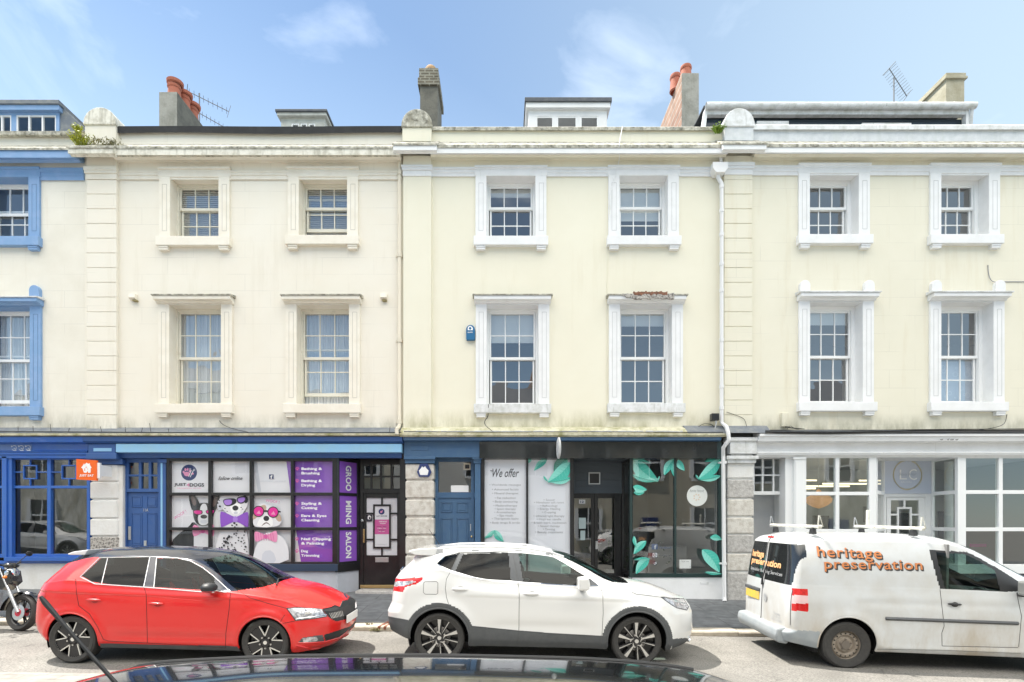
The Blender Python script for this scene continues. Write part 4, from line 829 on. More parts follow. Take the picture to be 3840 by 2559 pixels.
q.build('side_window_print', mp, GW)
part(T2, 'window_sill', mat('blue_black_paint', (.03, .055, .10), .4), [(700, 1266, 2116, 2143, yb-.08, .1)], .006)
cant('sill_return', M_BLACK, T2, -.02, 1.0, Z(2146), Z(2117), -.1, .03)
GRS = mat('pale_grey_riser_paint', (.50, .52, .58), .7, noise=(4, (.44, .46, .50), .4, .8), bump=(30, .1))
q = MB(); q.box(X(622), cx0, yb-.03, .2, -.3, Z(2143)); q.build('stall_riser', GRS, T2)
cant('riser_return', GRS, T2, 0.0, 1.0, -.3, Z(2145), -.3, .0)
# shop door
yd = .5
q = lattice(1345, 1522, 1700, 2212, [(1335, 1361), (1506, 1530)], [(1700, 1739), (1838, 1850)], yd, yd+.1); df = q.build('door_frame', M_BLACK, T2, bevel=.004)
lattice(1361, 1506, 1739, 1838, [(1358, 1364), (1389, 1396), (1425, 1432), (1464, 1471), (1502, 1507)], [(1739, 1743), (1784, 1791), (1833, 1838)], yd+.01, yd+.06).build('fanlight', M_BLACK, df)
pane(df, 1361, 1506, 1740, 1836, yd+.04)
yq = yd+.04; q = MB()
for r_ in ((1361, 1374, 1850, 2204), (1489, 1506, 1850, 2204), (1374, 1489, 1850, 1868), (1374, 1489, 2083, 2204)): R(q, *r_, yq, yq+.05)
SD = q.build('shop_door', M_BLACK, T2, bevel=.004); q = MB(); yk = yq-.006
for r_ in ((1429, 1435, 1868, 1892), (1429, 1435, 2058, 2083), (1399, 1405, 1892, 2058), (1459, 1465, 1892, 2058), (1405, 1459, 1892, 1899), (1405, 1459, 2051, 2058), (1374, 1399, 1923, 1929), (1465, 1489, 1923, 1929), (1374, 1399, 2021, 2027), (1465, 1489, 2021, 2027)): R(q, *r_, yk, yk+.03)
q.build('glazing_bars', M_BLACK, SD); pane(SD, 1374, 1489, 1868, 2083, yq+.03, M_PAPER, 'door_print')
A = Art(yq+.012, 580, 1600, K); A.rect(1980, 2110, 718, 1083, M_PAPER); A.ell(2043, 767, 27, 27, M_NAVY); A.ell(2040, 770, 10, 9, LP); A.ell(2050, 760, 5, 5, LP); A.text('JUST4DOGS', 2045, 808, 96, M_INK, h=13, bold=.02)
A.rect(1980, 2110, 838, 970, M_PINK); A.text('OPENING', 2055, 856, 72, M_WPRINT, h=12, bold=.02); A.text('HOURS', 2055, 873, 50, M_WPRINT, h=11, bold=.02); A.text('MONDAY - FRIDAY', 2045, 902, 88, M_INK, h=8); A.text('9.00am - 5pm', 2045, 917, 78, M_WPRINT, h=10, bold=.02); A.text('SATURDAY', 2045, 933, 50, M_INK, h=8); A.text('9am - 3pm', 2045, 946, 56, M_WPRINT, h=10, bold=.02)
A.text('www.just4dogs.co.uk', 2045, 1060, 96, M_GREYINK, h=8); A.build('door_poster', SD)
A = Art(yq+.006, 580, 1600, K); A.rect(1908, 1958, 795, 855, M_INK); A.ell(1933, 820, 16, 20, M_WPRINT); A.ell(1936, 825, 8, 12, M_INK); A.build('door_sticker', SD)
part(SD, 'letter_box', M_STEEL, [(1407, 1457, 2091, 2109, yq-.02, yq)]); part(SD, 'handle_plate', M_BRASS, [(1360, 1367, 1985, 2036, yq-.03, yq)])
q = MB(); q.lathe([(.0, -.06), (.03, -.05), (.03, -.03), (.012, -.02), (.012, 0)], (X(1360, yq), yq, Z(1953, yq)), 'y', 14); q.build('door_knob', M_STEEL, SD, smooth=True)
part(T2, 'door_threshold', M_BRASS, [(1350, 1512, 2195, 2206, yd-.05, yd+.02)]); q = MB(); q.box(X(1345, .3), XB[2], .0, .6, -.3, Z(2207, yd)); q.build('door_step', M_STONE2, T2, bevel=.01)
q = MB(); q.box(X(1515, .5)-.0, X(1524, .0), .0, .55, -.1, Z(1718, 0)); q.build('recess_wall', M_BLACK, T2)
q = MB(); q.prism([(X(640, 0), .09), (X(1250, 0), .09), (X(1300, .3), .5), (X(1520, .6), .62), (X(1520,.6), .66), (X(640, 0), .66)], Z(1740), Z(1712), 'z'); q.build('window_ceiling', M_BLACK, T2)

# ============ house 3: blue door, black salon front
pier(T3, 1520, 1627, [(1740, 1798), (1804, 1868), (1875, 1935), (1943, 2005), (2012, 2079), (2085, 2150), (2155, 2235)], [M_STONE]*7)
mould(T3, 'fascia_cornice', M_BLUED, [(.0, 1639), (-.30, 1640), (-.28, 1652), (-.2, 1656), (.0, 1656)], X(1512, -.3), X(2706, -.3))
part(T3, 'fascia', M_BLUED, [(1514, 1800, 1655, 1716, -.13, .0), (1514, 1632, 1712, 1723, -.17, .0), (1518, 1630, 1723, 1738, -.12, .0)], .008)
part(T3, 'fascia_panel', M_BLUED, [(1540, 1606, 1672, 1690, -.14, -.12)], .004)
part(T3, 'sign_fascia', M_FASCIA, [(1798, 2690, 1656, 1719, -.16, .0)], .004)
part(T3, 'fascia_end', M_DGREEN, [(2690, 2706, 1656, 1722, -.17, .0)])
yd = .16
q = lattice(1628, 1782, 1718, 2225, [(1630, 1643), (1766, 1778)], [(1718, 1732), (1847, 1868)], yd, yd+.1); df = q.build('door_frame', M_BLUED, T3, bevel=.004)
pane(df, 1640, 1768, 1730, 1848, yd+.05); part(df, 'vent', mat('vent_cream', (.62, .58, .46), .5), [(1738, 1765, 1737, 1763, yd+.03, yd+.08)], .004); part(df, 'vent_mesh', M_BLACK, [(1744, 1760, 1743, 1758, yd+.02, yd+.03)]); part(df, 'paper_notice', M_WPRINT, [(1691, 1757, 1821, 1846, yd+.035, yd+.04)], 0)
yq = yd+.03; dr = part(T3, 'front_door', M_BLUED, [(1642, 1768, 1868, 2222, yq, yq+.05)])
for (a, c, t, b_) in ((1655, 1695, 1884, 1922), (1712, 1754, 1884, 1922), (1653, 1696, 1944, 2080), (1712, 1756, 1944, 2080), (1653, 1696, 2105, 2200), (1712, 1756, 2105, 2200)):
    q = MB()
    for bx in ((a, c, t, t+3), (a, c, b_-3, b_), (a, a+3, t, b_), (c-3, c, t, b_)): R(q, *bx, yq-.016, yq)
    R(q, a+7, c-7, t+7, b_-7, yq-.008, yq); q.build('door_panel', M_BLUED, dr, bevel=.005)
part(dr, 'handle_plate', M_STEEL, [(1763, 1768, 1966, 1992, yq-.02, yq)]); q = MB(); q.lathe([(.0, -.05), (.022, -.04), (.022, -.02), (.01, 0)], (X(1769, yq), yq, Z(2013, yq)), 'y', 12); q.build('door_knob', M_BRASS, dr, smooth=True)
part(T3, 'door_pilaster', M_BLUED, [(1780, 1802, 1736, 2225, -.04, .2), (1776, 1804, 1727, 1737, -.07, .2), (1770, 1808, 1714, 1722, -.12, .2), (1774, 1804, 1721, 1728, -.09, .2)], .008)
# poster windows
fr = lattice(1804, 2148, 1718, 2165, [(1804, 1817), (1973, 1981), (2138, 2147)], [(1718, 1723), (2150, 2165)], -.03, .06); PW = fr.build('poster_window', M_BLACK, T3, bevel=.004)
TQ = mat('leaf_teal_print', (.07, .52, .42), .5); TQ2 = mat('leaf_light_teal_print', (.26, .72, .62), .5); TQ3 = mat('leaf_dark_green_print', (.02, .24, .17), .5); WP = mat('cool_white_print', (.74, .75, .80), .5)
def leaves(A, L):
    for (base, tip, wid, mm, side) in L:
        dx, dy = tip[0]-base[0], tip[1]-base[1]; l_ = math.hypot(dx, dy); nx, ny = -dy/l_, dx/l_; n = 9; up = []; dn = []; ribp = []
        for i in range(n+1):
            t = i/n; w_ = wid*math.sin(math.pi*min(1, t*.96+.02))**.8*(1.05-.45*t); bend = side*math.sin(t*math.pi)*wid*.25
            cx, cy = base[0]+dx*t+nx*bend, base[1]+dy*t+ny*bend; up.append((cx+nx*w_, cy+ny*w_)); dn.append((cx-nx*w_, cy-ny*w_)); ribp.append((cx, cy))
        m1, m2 = (TQ, TQ2) if mm == 0 else (TQ2, TQ) if mm == 1 else (TQ3, TQ)
        A.poly(up + ribp[::-1], m1); A.poly(ribp + dn[::-1], m2)
        for i in range(1, n-1):      # veins
            for s_ in (up, dn):
                a_, b_ = ribp[i], s_[min(i+1, n)]; A.poly([a_, (a_[0]*.1+b_[0]*.9, a_[1]*.1+b_[1]*.9), (a_[0]+dx/l_*3, a_[1]+dy/l_*3)], m2 if s_ is up else m1)
        A.poly([(p[0], p[1]-1.6) for p in ribp] + [(p[0], p[1]+1.6) for p in ribp[::-1]], TQ3 if mm != 1 else TQ)
k3 = .4146; A = Art(.03, 1480, 1600, k3); A.rect(812, 1190, 297, 1330, WP)
A.text('We offer', 1005, 420, 240, M_INK, h=78, shear=.35, bold=.012); A.ell(878, 402, 16, 4, M_INK, 10); A.ell(873, 412, 3, 3, M_INK)
for s_, y_, w_ in (('• Worldwide massages', 530, 285), ('• Advanced facials', 569, 240), ('• Mineral therapies', 607, 235), ('• Fat reduction', 646, 190), ('• Body contouring', 682, 225), ('• Maderotherapy', 718, 215), ('• Sport therapy', 748, 190), ('• Aromatherapy', 778, 196), ('• Spa rituals', 808, 142), ('• Therapeutic baths', 836, 240), ('• Body wraps & scrubs', 872, 272)): A.text(s_, 1000, y_, w_, M_GREYINK, h=24 if any(c_ in s_ for c_ in 'gpy') else 19)
leaves(A, [((905, 940), (985, 1040), 38, 0, 1), ((905, 940), (812, 1010), 24, 1, -1)]); A.build('offer_poster', PW, label='white poster headed We offer')
A = Art(.03, 1480, 1600, k3); A.rect(1208, 1590, 297, 1330, WP)
for s_, y_, w_ in (('• Sound', 664, 96), ('• Himalayan salt room', 690, 270), ('• Reflexology', 720, 155), ('• Energy Healing', 748, 205), ('• Cupping', 778, 122), ('• Infrared light therapy', 812, 280), ('• Hopi ear candle', 842, 220), ('• Breath work, meditation', 872, 315), ('• Sound therapy', 903, 196), ('• Tanning', 931, 106), ('• Beauty treatments', 958, 248)): A.text(s_, 1396, y_, w_, M_GREYINK, h=24 if any(c_ in s_ for c_ in 'gpy') else 19)
leaves(A, [((1375, 300), (1262, 398), 34, 1, 1), ((1232, 298), (1210, 330), 20, 0, 1), ((1560, 300), (1440, 420), 60, 2, 1), ((1588, 330), (1385, 505), 74, 1, -1), ((1590, 470), (1400, 500), 36, 0, -1), ((1345, 450), (1385, 500), 12, 0, 1)]); A.build('treatments_poster', PW, label='white poster with teal leaves in its corner'); pane(PW, 1817, 2138, 1723, 2150, .0, M_PGLASS)
q = MB(); q.box(X(1804), X(2147), .0, .2, -.3, Z(2164)); q.build('stall_riser', M_WHITE, T3)
# recessed entrance
yd = .9; GB = mat('grey_boarding', (.10, .12, .14), .6)
q = MB(); R(q, 2130, 2335, 1724, 1851, yd-.05, yd+.02)
for i in range(5): R(q, 2130, 2335, 1724+i*26, 1724+i*26+23, yd-.058, yd-.05)
q.build('recess_boarding', GB, T3, bevel=.003); part(T3, 'vent_grille', M_STEEL, [(2207, 2251, 1772, 1817, yd-.08, yd-.05)]); part(T3, 'vent_opening', M_BLACK, [(2211, 2247, 1776, 1813, yd-.084, yd-.08)])
for j, (l, r, gl_, gr_) in enumerate(((2146, 2228, 2153, 2217), (2229, 2308, 2242, 2304))):
    q = MB()
    for r_ in ((l, gl_, 1855, 2222), (gr_, r, 1855, 2222), (gl_, gr_, 1855, 1869), (gl_, gr_, 2150, 2222)): R(q, *r_, yd, yd+.05)
    dd = q.build('glazed_door', M_BLACK, T3, bevel=.004, label=['left leaf with the house number 12', 'right leaf with the lever handle'][j]); pane(dd, gl_, gr_, 1869, 2150, yd+.03)
    if j == 0:
        A = Art(yd+.02, 2080, 1600, k3); A.rect(220, 277, 662, 700, M_WPRINT); A.text('12', 248, 682, 30, M_NAVY, h=22, bold=.03); A.build('number_card', dd)
        A = Art(yd+.02, 2080, 1600, k3); A.rect(218, 282, 825, 925, mat('pale_notice', (.55, .68, .70), .5)); A.rect(232, 276, 942, 1028, mat('pale_notice', (.55,.68,.70))); A.build('door_notice', dd)
    else:
        q = MB(); q.box(X(2233, yd), X(2241, yd), yd-.02, yd, Z(2060, yd), Z(2030, yd)); q.tube([(X(2236, yd), yd-.02, Z(2036, yd)), (X(2236, yd), yd-.06, Z(2036, yd)), (X(2254, yd), yd-.06, Z(2038, yd))], .009); q.build('lever_handle', M_STEEL, dd)
q = MB(); R(q, 2120, 2340, 2222, 2260, yd-.01, yd+.1); R(q, 2308, 2340, 1851, 2222, yd, yd+.06); R(q, 2100, 2146, 1851, 2222, yd, yd+.06); R(q, 2140, 2320, 1849, 1856, yd-.01, yd+.06); q.build('door_frame', M_BLACK, T3, bevel=.004)
q = MB(); q.box(X(2147), X(2147)+.04, .05, yd, -.1, Z(1720)); q.build('recess_wall', M_BLACK, T3)
q = MB(); q.box(X(2147), X(2370), .0, yd, Z(1720), Z(1712)); q.build('recess_ceiling', GB, T3)
# right-hand salon window with its side light
xw = X(2369, 0); q = MB()
for (a0, a1) in ((.0, .05), (.83, .9)): q.box(xw-.03, xw+.03, a0, a1, Z(2164), Z(1719))
q.box(xw-.03, xw+.03, .05, .83, Z(1727), Z(1719)); q.box(xw-.03, xw+.03, .05, .83, Z(2164), Z(2146)); SL = q.build('side_window', M_BLACK, T3, bevel=.004)
q = MB(); q.quad((xw, .05, Z(2146)), (xw, .83, Z(2146)), (xw, .83, Z(1727)), (xw, .05, Z(1727))); q.build('glass', M_SGLASS, SL)
fr = lattice(2362, 2708, 1719, 2166, [(2362, 2372), (2529, 2537), (2695, 2710)], [(1719, 1722), (2151, 2166)], -.05, .04); RW = fr.build('shop_window', mat('salon_frame_paint', (.022, .045, .045), .3), T3, bevel=.004)
for a, c in ((2372, 2529), (2537, 2695)): pane(RW, a, c, 1722, 2151, .0, glass('salon_glass', (.95, .97, .96), 1.7, 1.0, 0.0, 0.04))
A = Art(.030, 2080, 1600, k3)
leaves(A, [((703, 292), (870, 330), 30, 2, 1), ((700, 300), (935, 498), 78, 1, 1), ((700, 440), (920, 495), 34, 0, 1), ((945, 450), (930, 495), 8, 0, 1), ((1075, 300), (985, 440), 44, 1, 1), ((1060, 330), (1078, 460), 22, 0, 1), ((1108, 305), (1165, 400), 36, 1, 1), ((1480, 295), (1345, 320), 26, 2, 1), ((1483, 300), (1285, 480), 60, 1, -1), ((1483, 450), (1300, 485), 30, 0, -1), ((1262, 440), (1290, 480), 9, 0, 1),
   ((700, 545), (820, 575), 40, 1, 1), ((703, 600), (800, 600), 22, 0, 1), ((812, 1035), (703, 1150), 40, 1, 1), ((703, 990), (725, 1090), 20, 0, 1), ((835, 1190), (720, 1325), 50, 1, 1), ((845, 1195), (700, 1200), 18, 0, 1), ((1380, 1000), (1483, 1020), 32, 1, -1), ((1310, 1110), (1460, 1310), 70, 1, -1), ((1330, 1310), (1483, 1325), 16, 0, 1)])
A.build('leaf_stickers', RW); A = Art(.030, 2080, 1600, k3)
A.ell(1288, 627, 93, 94, M_WPRINT, n=40); A.text('home house', 1285, 580, 130, M_GREYINK, h=30, shear=.4)
for i in range(7): t = i*2*math.pi/7; A.ell(1285+26*math.cos(t), 640+26*math.sin(t), 8, 6, mat('peach_print', (.80, .60, .48), .5), math.degrees(t), 8)
A.build('round_sticker', RW); A = Art(.030, 2080, 1600, k3)
FB = mat('social_blue_print', (.02, .06, .18), .5)
A.rect(876, 932, 1062, 1112, FB); A.text('f', 910, 1090, 22, GR, h=40, bold=.02); A.text('Facebook', 1003, 1094, 112, FB, h=22, bold=.01)
A.poly([(878, 1145), (886, 1137), (926, 1137), (934, 1145), (934, 1180), (926, 1188), (886, 1188), (878, 1180)], M_INK); A.poly([(884, 1148), (890, 1143), (922, 1143), (928, 1148), (928, 1177), (922, 1182), (890, 1182), (884, 1177)], GR); A.ell(906, 1163, 14, 14, M_INK); A.ell(906, 1163, 9, 9, GR)
A.text('Instagram', 1003, 1166, 118, M_INK, h=24, bold=.01); A.ell(908, 1238, 20, 20, M_INK); A.ell(908, 1238, 14, 14, GR); A.poly([(900, 1228), (906, 1226), (908, 1236), (914, 1242), (920, 1246), (914, 1250), (902, 1242)], M_INK)
A.build('social_stickers', RW); A = Art(.030, 2080, 1600, k3)
A.rect(1128, 1233, 1204, 1285, M_WPRINT); A.text('Scan me', 1180, 1220, 66, M_GREYINK, h=14)
A.build('notice_card', RW)
q = MB(); q.box(xw, X(2708), -.03, .3, -.3, Z(2165)); q.build('stall_riser', M_WHITE, T3, bevel=.005, label='white riser under the salon window')
part(T3, 'air_brick', M_WHITE2, [(2625, 2657, 2184, 2192, -.036, -.03)], .001)
q = MB(); q.box(X(1640, .3), X(2700, .3), .3, 5.4, .02, .26); q.build('shop_floor', mat('salon_floor', (.30, .28, .26), .5), T3)
# salon interior: reception desk and plant pot behind the glass
part(T3, 'reception_desk', mat('pale_desk', (.5, .48, .45), .5), [(2430, 2640, 2050, 2230, 2.2, 2.7)], .02); 

# ============ house 4: white shopfront
pier(T4, 2728, 2828, [(1737, 1794), (1800, 1868), (1873, 1936), (1942, 2002), (2006, 2073), (2078, 2142), (2148, 2255)], [M_STONEW, M_STONE2, M_STONE, M_STONE, M_STONE2, M_STONE, M_STONE2])
mould(T4, 'fascia_cornice', M_WHITE, [(.0, 1626), (-.34, 1627), (-.34, 1636), (-.31, 1638), (-.28, 1655), (-.2, 1661), (.0, 1661)], X(2850, -.34), XB[4])
mould(T4, 'fascia', M_WHITE, [(.0, 1660), (-.11, 1661), (-.11, 1694), (-.15, 1696), (-.15, 1701), (-.13, 1703), (-.13, 1707), (.0, 1707)], X(2838, -.13), XB[4])
part(T4, 'fascia_lower_rail', M_WHITE, [(2838, 4150, 1706, 1716, -.06, .05)])
part(T4, 'console', M_WHITE2, [(2738, 2838, 1640, 1702, -.22, .0), (2728, 2850, 1640, 1654, -.26, .0), (2726, 2846, 1709, 1722, -.20, .0), (2728, 2836, 1722, 1737, -.15, .0), (2742, 2822, 1702, 1709, -.14, .0)], .01)
A = Art(-.335, 2700, 1600, .4845)
for x_, w_ in ((1715, 26), (1765, 20), (1795, 34), (1832, 26)): A.poly([(x_-w_/2, 99), (x_+w_/2, 96), (x_+w_/2-4, 106), (x_-w_/2+6, 108)], mat('flaked_paint', (.25, .25, .24), .9))
A.y = -.335; A.build('flaked_paint', T4)
yd = .25; q = lattice(2826, 2948, 1716, 1856, [(2820, 2830), (2858, 2863), (2899, 2904), (2941, 2950)], [(1716, 1722), (1780, 1785), (1843, 1856)], yd, yd+.07); FL = q.build('fanlight', M_UPVC, T4, bevel=.003); pane(FL, 2830, 2942, 1720, 1845, yd+.03)
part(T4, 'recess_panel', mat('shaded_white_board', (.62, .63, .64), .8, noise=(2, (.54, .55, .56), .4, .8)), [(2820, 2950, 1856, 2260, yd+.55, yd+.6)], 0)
q = MB(); q.box(X(2950, yd), X(2950, yd)+.1, yd-.02, yd+.6, -.1, Z(1716)); q.box(X(2828)-.1, X(2828)-.04, .34, yd+.6, -.1, Z(1716)); q.build('recess_wall', M_UPVC, T4)
part(T4, 'white_pilaster', M_UPVC, [(2979, 3020, 1714, 2260, -.06, .2), (2984, 3014, 1730, 2240, -.075, -.06), (2975, 3024, 1714, 1722, -.09, .2)], .005)
part(T4, 'door_jamb', M_UPVC, [(2945, 2981, 1716, 2260, .02, .3)])
q = lattice(3018, 3286, 1714, 2160, [(3018, 3024), (3134, 3148), (3260, 3286)], [(1714, 1718), (1845, 1858), (1985, 1997), (2118, 2130)], -.04, .05); LW = q.build('shop_window', M_UPVC, T4, bevel=.006)
for a, c in ((3024, 3134), (3148, 3260)): pane(LW, a, c, 1718, 2120, .0)
q = lattice(3592, 4150, 1714, 2160, [(3592, 3623), (3746, 3761), (3880, 3895), (4010, 4025), (4140, 4150)], [(1714, 1719), (1839, 1853), (1979, 1993), (2117, 2130)], -.04, .05); RW4 = q.build('shop_window', M_UPVC, T4, bevel=.006)
for a, c in ((3623, 3746), (3761, 3880), (3895, 4010), (4025, 4140)): pane(RW4, a, c, 1718, 2120, .0)
part(T4, 'window_sill', M_UPVC, [(3018, 3286, 2118, 2152, -.10, .05), (3592, 4150, 2118, 2152, -.10, .05)], .006)
DR = mat('slate_grey_riser', (.13, .14, .17), .7)
for a_, c_ in ((3018, 3286), (3592, 4150)): q = MB(); q.box(X(a_), X(c_), -.05, .2, -.4, Z(2151)); q.build('stall_riser', DR, T4)
yd = .8
for (xa, ya, xb, yb_) in ((X(3284), .0, X(3313, yd), yd), (X(3592), .0, X(3494, yd), yd)):     # canted side lights
    L = math.hypot(xb-xa, yb_-ya); nx, ny = (yb_-ya)/L*.03, -(xb-xa)/L*.03
    def cb(q, u0, u1, z0, z1): q.prism([(xa+(xb-xa)*u0-nx, ya+(yb_-ya)*u0-ny), (xa+(xb-xa)*u1-nx, ya+(yb_-ya)*u1-ny), (xa+(xb-xa)*u1+nx, ya+(yb_-ya)*u1+ny), (xa+(xb-xa)*u0+nx, ya+(yb_-ya)*u0+ny)], z0, z1, 'z')
    q = MB()
    for u0, u1 in ((0, .06), (.92, 1.0)): cb(q, u0, u1, Z(2152), Z(1714))
    for t, b_ in ((1714, 1719), (1839, 1853), (1979, 1993), (2117, 2152)): cb(q, .06, .92, Z(b_), Z(t))
    sw = q.build('side_window', M_UPVC, T4, bevel=.004); q = MB(); q.quad((xa, ya, Z(2125)), (xb, yb_, Z(2125)), (xb, yb_, Z(1718)), (xa, ya, Z(1718))); q.build('glass', M_SGLASS, sw)
    q = MB(); cb(q, 0, 1, -.4, Z(2152)); q.build('side_riser', DR, T4)
part(T4, 'sign_panel', mat('pale_lilac_panel', (.56, .60, .70), .5), [(3310, 3498, 1700, 1852, yd-.03, yd+.03)])
A = Art(yd-.035, 2700, 1600, .4845); GD = mat('gold_leaf', (.62, .53, .30), .4, .3); cx, cy = 1452, 375
for k_, (rx, ry, th, ph) in enumerate(((112, 118, 3, 0), (108, 112, 2.5, 40), (105, 119, 2, 80), (111, 110, 2, 120))):
    n = 44
    for i in range(n):
        if k_ > 0 and (i*7+k_*5) % 11 == 0: continue
        t0, t1 = 2*math.pi*i/n, 2*math.pi*(i+1)/n; ph_ = math.radians(ph)
        e = lambda t, d: (cx+(rx-d)*math.cos(t)+3*math.sin(3*t+ph_), cy+(ry-d)*math.sin(t)+3*math.cos(2*t+ph_)); A.poly([e(t0, 0), e(t1, 0), e(t1, th), e(t0, th)], GD); A.d -= .0006
A.d += .001
A.text('L', 1418, 372, 56, M_WPRINT, h=76, bold=-.005); A.text('C', 1492, 372, 62, M_WPRINT, h=84, bold=-.005); A.text('Beauty & Hair', 1452, 372, 135, mat('silver_script', (.40, .44, .52), .5), h=28, shear=.5); A.text('SALON', 1440, 430, 80, M_WPRINT, h=8); A.build('shop_emblem', T4)
q = lattice(3312, 3496, 1850, 2230, [(3312, 3324), (3470, 3498)], [(1850, 1864)], yd, yd+.08); DF = q.build('door_frame', M_UPVC, T4, bevel=.004); q = MB(); yq = yd+.02
for r_ in ((3326, 3341, 1866, 2225), (3446, 3470, 1866, 2225), (3341, 3446, 1866, 1877), (3341, 3446, 2110, 2225)): R(q, *r_, yq, yq+.05)
for r_ in ((3389, 3396, 1877, 1902), (3365, 3372, 1902, 2060), (3413, 3420, 1902, 2060), (3372, 3413, 1902, 1909), (3372, 3413, 2053, 2060), (3389, 3396, 2060, 2110), (3341, 3365, 1927, 1934), (3420, 3446, 1927, 1934), (3341, 3365, 2020, 2027), (3420, 3446, 2020, 2027)): R(q, *r_, yq+.005, yq+.04)
D4 = q.build('shop_door', M_UPVC, T4, bevel=.003); pane(D4, 3341, 3446, 1877, 2110, yq+.03)
q = MB(); q.box(X(3284), X(3600), .0, yd, Z(1716), Z(1706)); q.build('recess_ceiling', M_UPVC, T4)
# interior of the white shop
q = MB(); a, c = X(2960, .3), XB[4]-.08
q.box(a, c, 4.2, 4.25, .1, Z(1640)); q.box(a, a+.04, .3, 4.2, .1, Z(1640)); q.box(a, c, .1, 4.2, Z(1700)+.02, Z(1700)+.06); q.build('shop_interior', M_ROOMW, T4)
q = MB(); q.box(a, c, .3, 4.2, -.3, .12); q.build('shop_floor', mat('grey_shop_floor', (.32, .32, .33), .4), T4)
LT = mat('warm_tube_light', (1.0, .86, .58), .5, emit=1.3)
for (p0, p1, py, y_) in ((3010, 3062, 1802, 2.6), (3085, 3420, 1815, 2.2), (3010, 3185, 1824, 1.8), (3222, 3330, 1803, 2.6), (3000, 3058, 1832, 1.2)):
    q = MB(); q.tube([(X(p0, y_), y_, Z(py, y_)), (X(p1, y_), y_, Z(py, y_))], .022); q.build('tube_light', LT, T4)
for (p0, p1, t, b_, y_, m_) in ((3240, 3262, 1900, 1960, 4.15, M_GREYINK), (3668, 3702, 1898, 1952, 4.15, mat('picture_frame', (.2, .18, .14), .5)), (3520, 3570, 1918, 2100, 3.2, M_INK), (3375, 3420, 1925, 2080, 3.0, M_INK), (3640, 3700, 2040, 2052, 2.5, M_PINK), (3050, 3110, 1935, 2060, 3.6, M_INK)):
    q = MB(); R(q, p0, p1, t, b_, y_, y_+.04); q.build('wall_fitting', m_, T4, bevel=.01)
q = MB(); q.tube([(X(3558, .9), .9, -.2), (X(3558, .9), .9, Z(1716))], .09, 16); q.build('iron_column', M_UPVC, T4, smooth=True)
# ------------------------------------------------------------------ houses across the street (seen only in the glass and car paint)
OY = -17.0
OPP = [(-27, -15.5, M_B1, 8.6), (-15.45, -6.2, mat('opposite_cream_render', (.70, .66, .54), .85, noise=(.8, (.62, .58, .46), .35, .75)), 7.4), (-6.15, 3.4, mat('opposite_white_render', (.76, .75, .71), .85, noise=(.8, (.68, .66, .61), .35, .75)), 8.0), (3.45, 12.5, mat('opposite_stone_render', (.60, .55, .44), .85, noise=(1.2, (.45, .40, .30), .35, .75)), 7.0), (12.55, 24, M_B4, 8.3)]
for i, (xa, xb, m_, hh) in enumerate(OPP):
    nm = ['far left of the five houses across the street', 'cream render house across the street, second from the left', 'white render house straight across the street from the salon', 'stone coloured house with brown gable across the street', 'buff house at the right end of the opposite row'][i]
    r = empty('terraced_house', ((xa+xb)/2, OY, road_z((xa+xb)/2)+.11), nm, 'building', 'houses across the street')
    zg = road_z((xa+xb)/2); q = MB(); q.box(xa, xb, OY-6, OY-.12, zg-1, zg+hh); q.build('wall', m_, r)
    q = MB(); q.prism([(OY+.15, zg+hh-.05), (OY-3, zg+hh+2.2), (OY-6.2, zg+hh-.05)], xa+.02, xb-.02, 'x'); rf = q.build('roof', M_SLATE, r)
    q = MB(); q.box(xb-1.6, xb-.5, OY-3.4, OY-2.6, zg+hh+1, zg+hh+3.2); q.build('chimney', M_BRICK, rf)
    n = 3; w = (xb-xa)/n
    for k in range(n):
        for zz, h_ in ((1.0, 1.7), (4.3, 1.6)):
            cx = xa + w*(k+.5)
            if k == 1 and zz < 2:
                q = MB(); q.box(cx-.5, cx+.5, OY-.13, OY-.06, zg+.1, zg+2.2); q.build('front_door', M_NAVY, r); continue
            q = MB(); q.box(cx-.6, cx+.6, OY-.13, OY-.08, zg+zz, zg+zz+h_); wd = q.build('window', mat('dark_pane', (.03, .035, .04), .08), r)
            q = MB(); q.box(cx-.72, cx+.72, OY-.13, OY+.05, zg+zz-.14, zg+zz-.01); q.build('sill', M_WHITE, wd)
            q = MB(); q.box(cx-.62, cx+.62, OY-.10, OY-.03, zg+zz+h_*.48, zg+zz+h_*.53); q.box(cx-.025, cx+.025, OY-.10, OY-.035, zg+zz+.01, zg+zz+h_); q.build('glazing_bars', M_UPVC, wd)
            q = MB(); q.box(cx-.80, cx-.61, OY-.13, OY+.0, zg+zz, zg+zz+h_); q.build('jamb', M_WHITE, wd); q = MB(); q.box(cx+.61, cx+.80, OY-.13, OY+.0, zg+zz, zg+zz+h_); q.build('jamb', M_WHITE, wd)

# ------------------------------------------------------------------ signs and fittings
def T(o, label, cat, group=None): return tag(o, label, cat, group)
r = empty('hanging_sign', (X(345, -.1), -.1, Z(1765)), 'square orange delivery sign with white house emblem, projecting in front of the left stone pier', 'sign')
ya = -.55; xl, xr_, zt_, zb_ = X(286, ya), X(351, ya), Z(1722, ya), Z(1802, ya)
q = MB(); q.add([(xl, ya, zt_), (xl, ya, zb_+.02), (xr_, ya+.08, zb_), (xr_, ya+.08, zt_-.02), (xl, ya+.05, zt_), (xl, ya+.05, zb_+.02), (xr_, ya+.13, zb_), (xr_, ya+.13, zt_-.02)], [(0,1,2,3), (7,6,5,4), (0,4,5,1), (1,5,6,2), (2,6,7,3), (3,7,4,0)]); q.build('sign_board', M_ORANGE, r)
q = MB(); R(q, 350, 374, 1736, 1794, ya+.1, ya+.15); R(q, 372, 376, 1745, 1785, ya+.12, -.08); q.build('wall_plate', M_WPRINT, r)
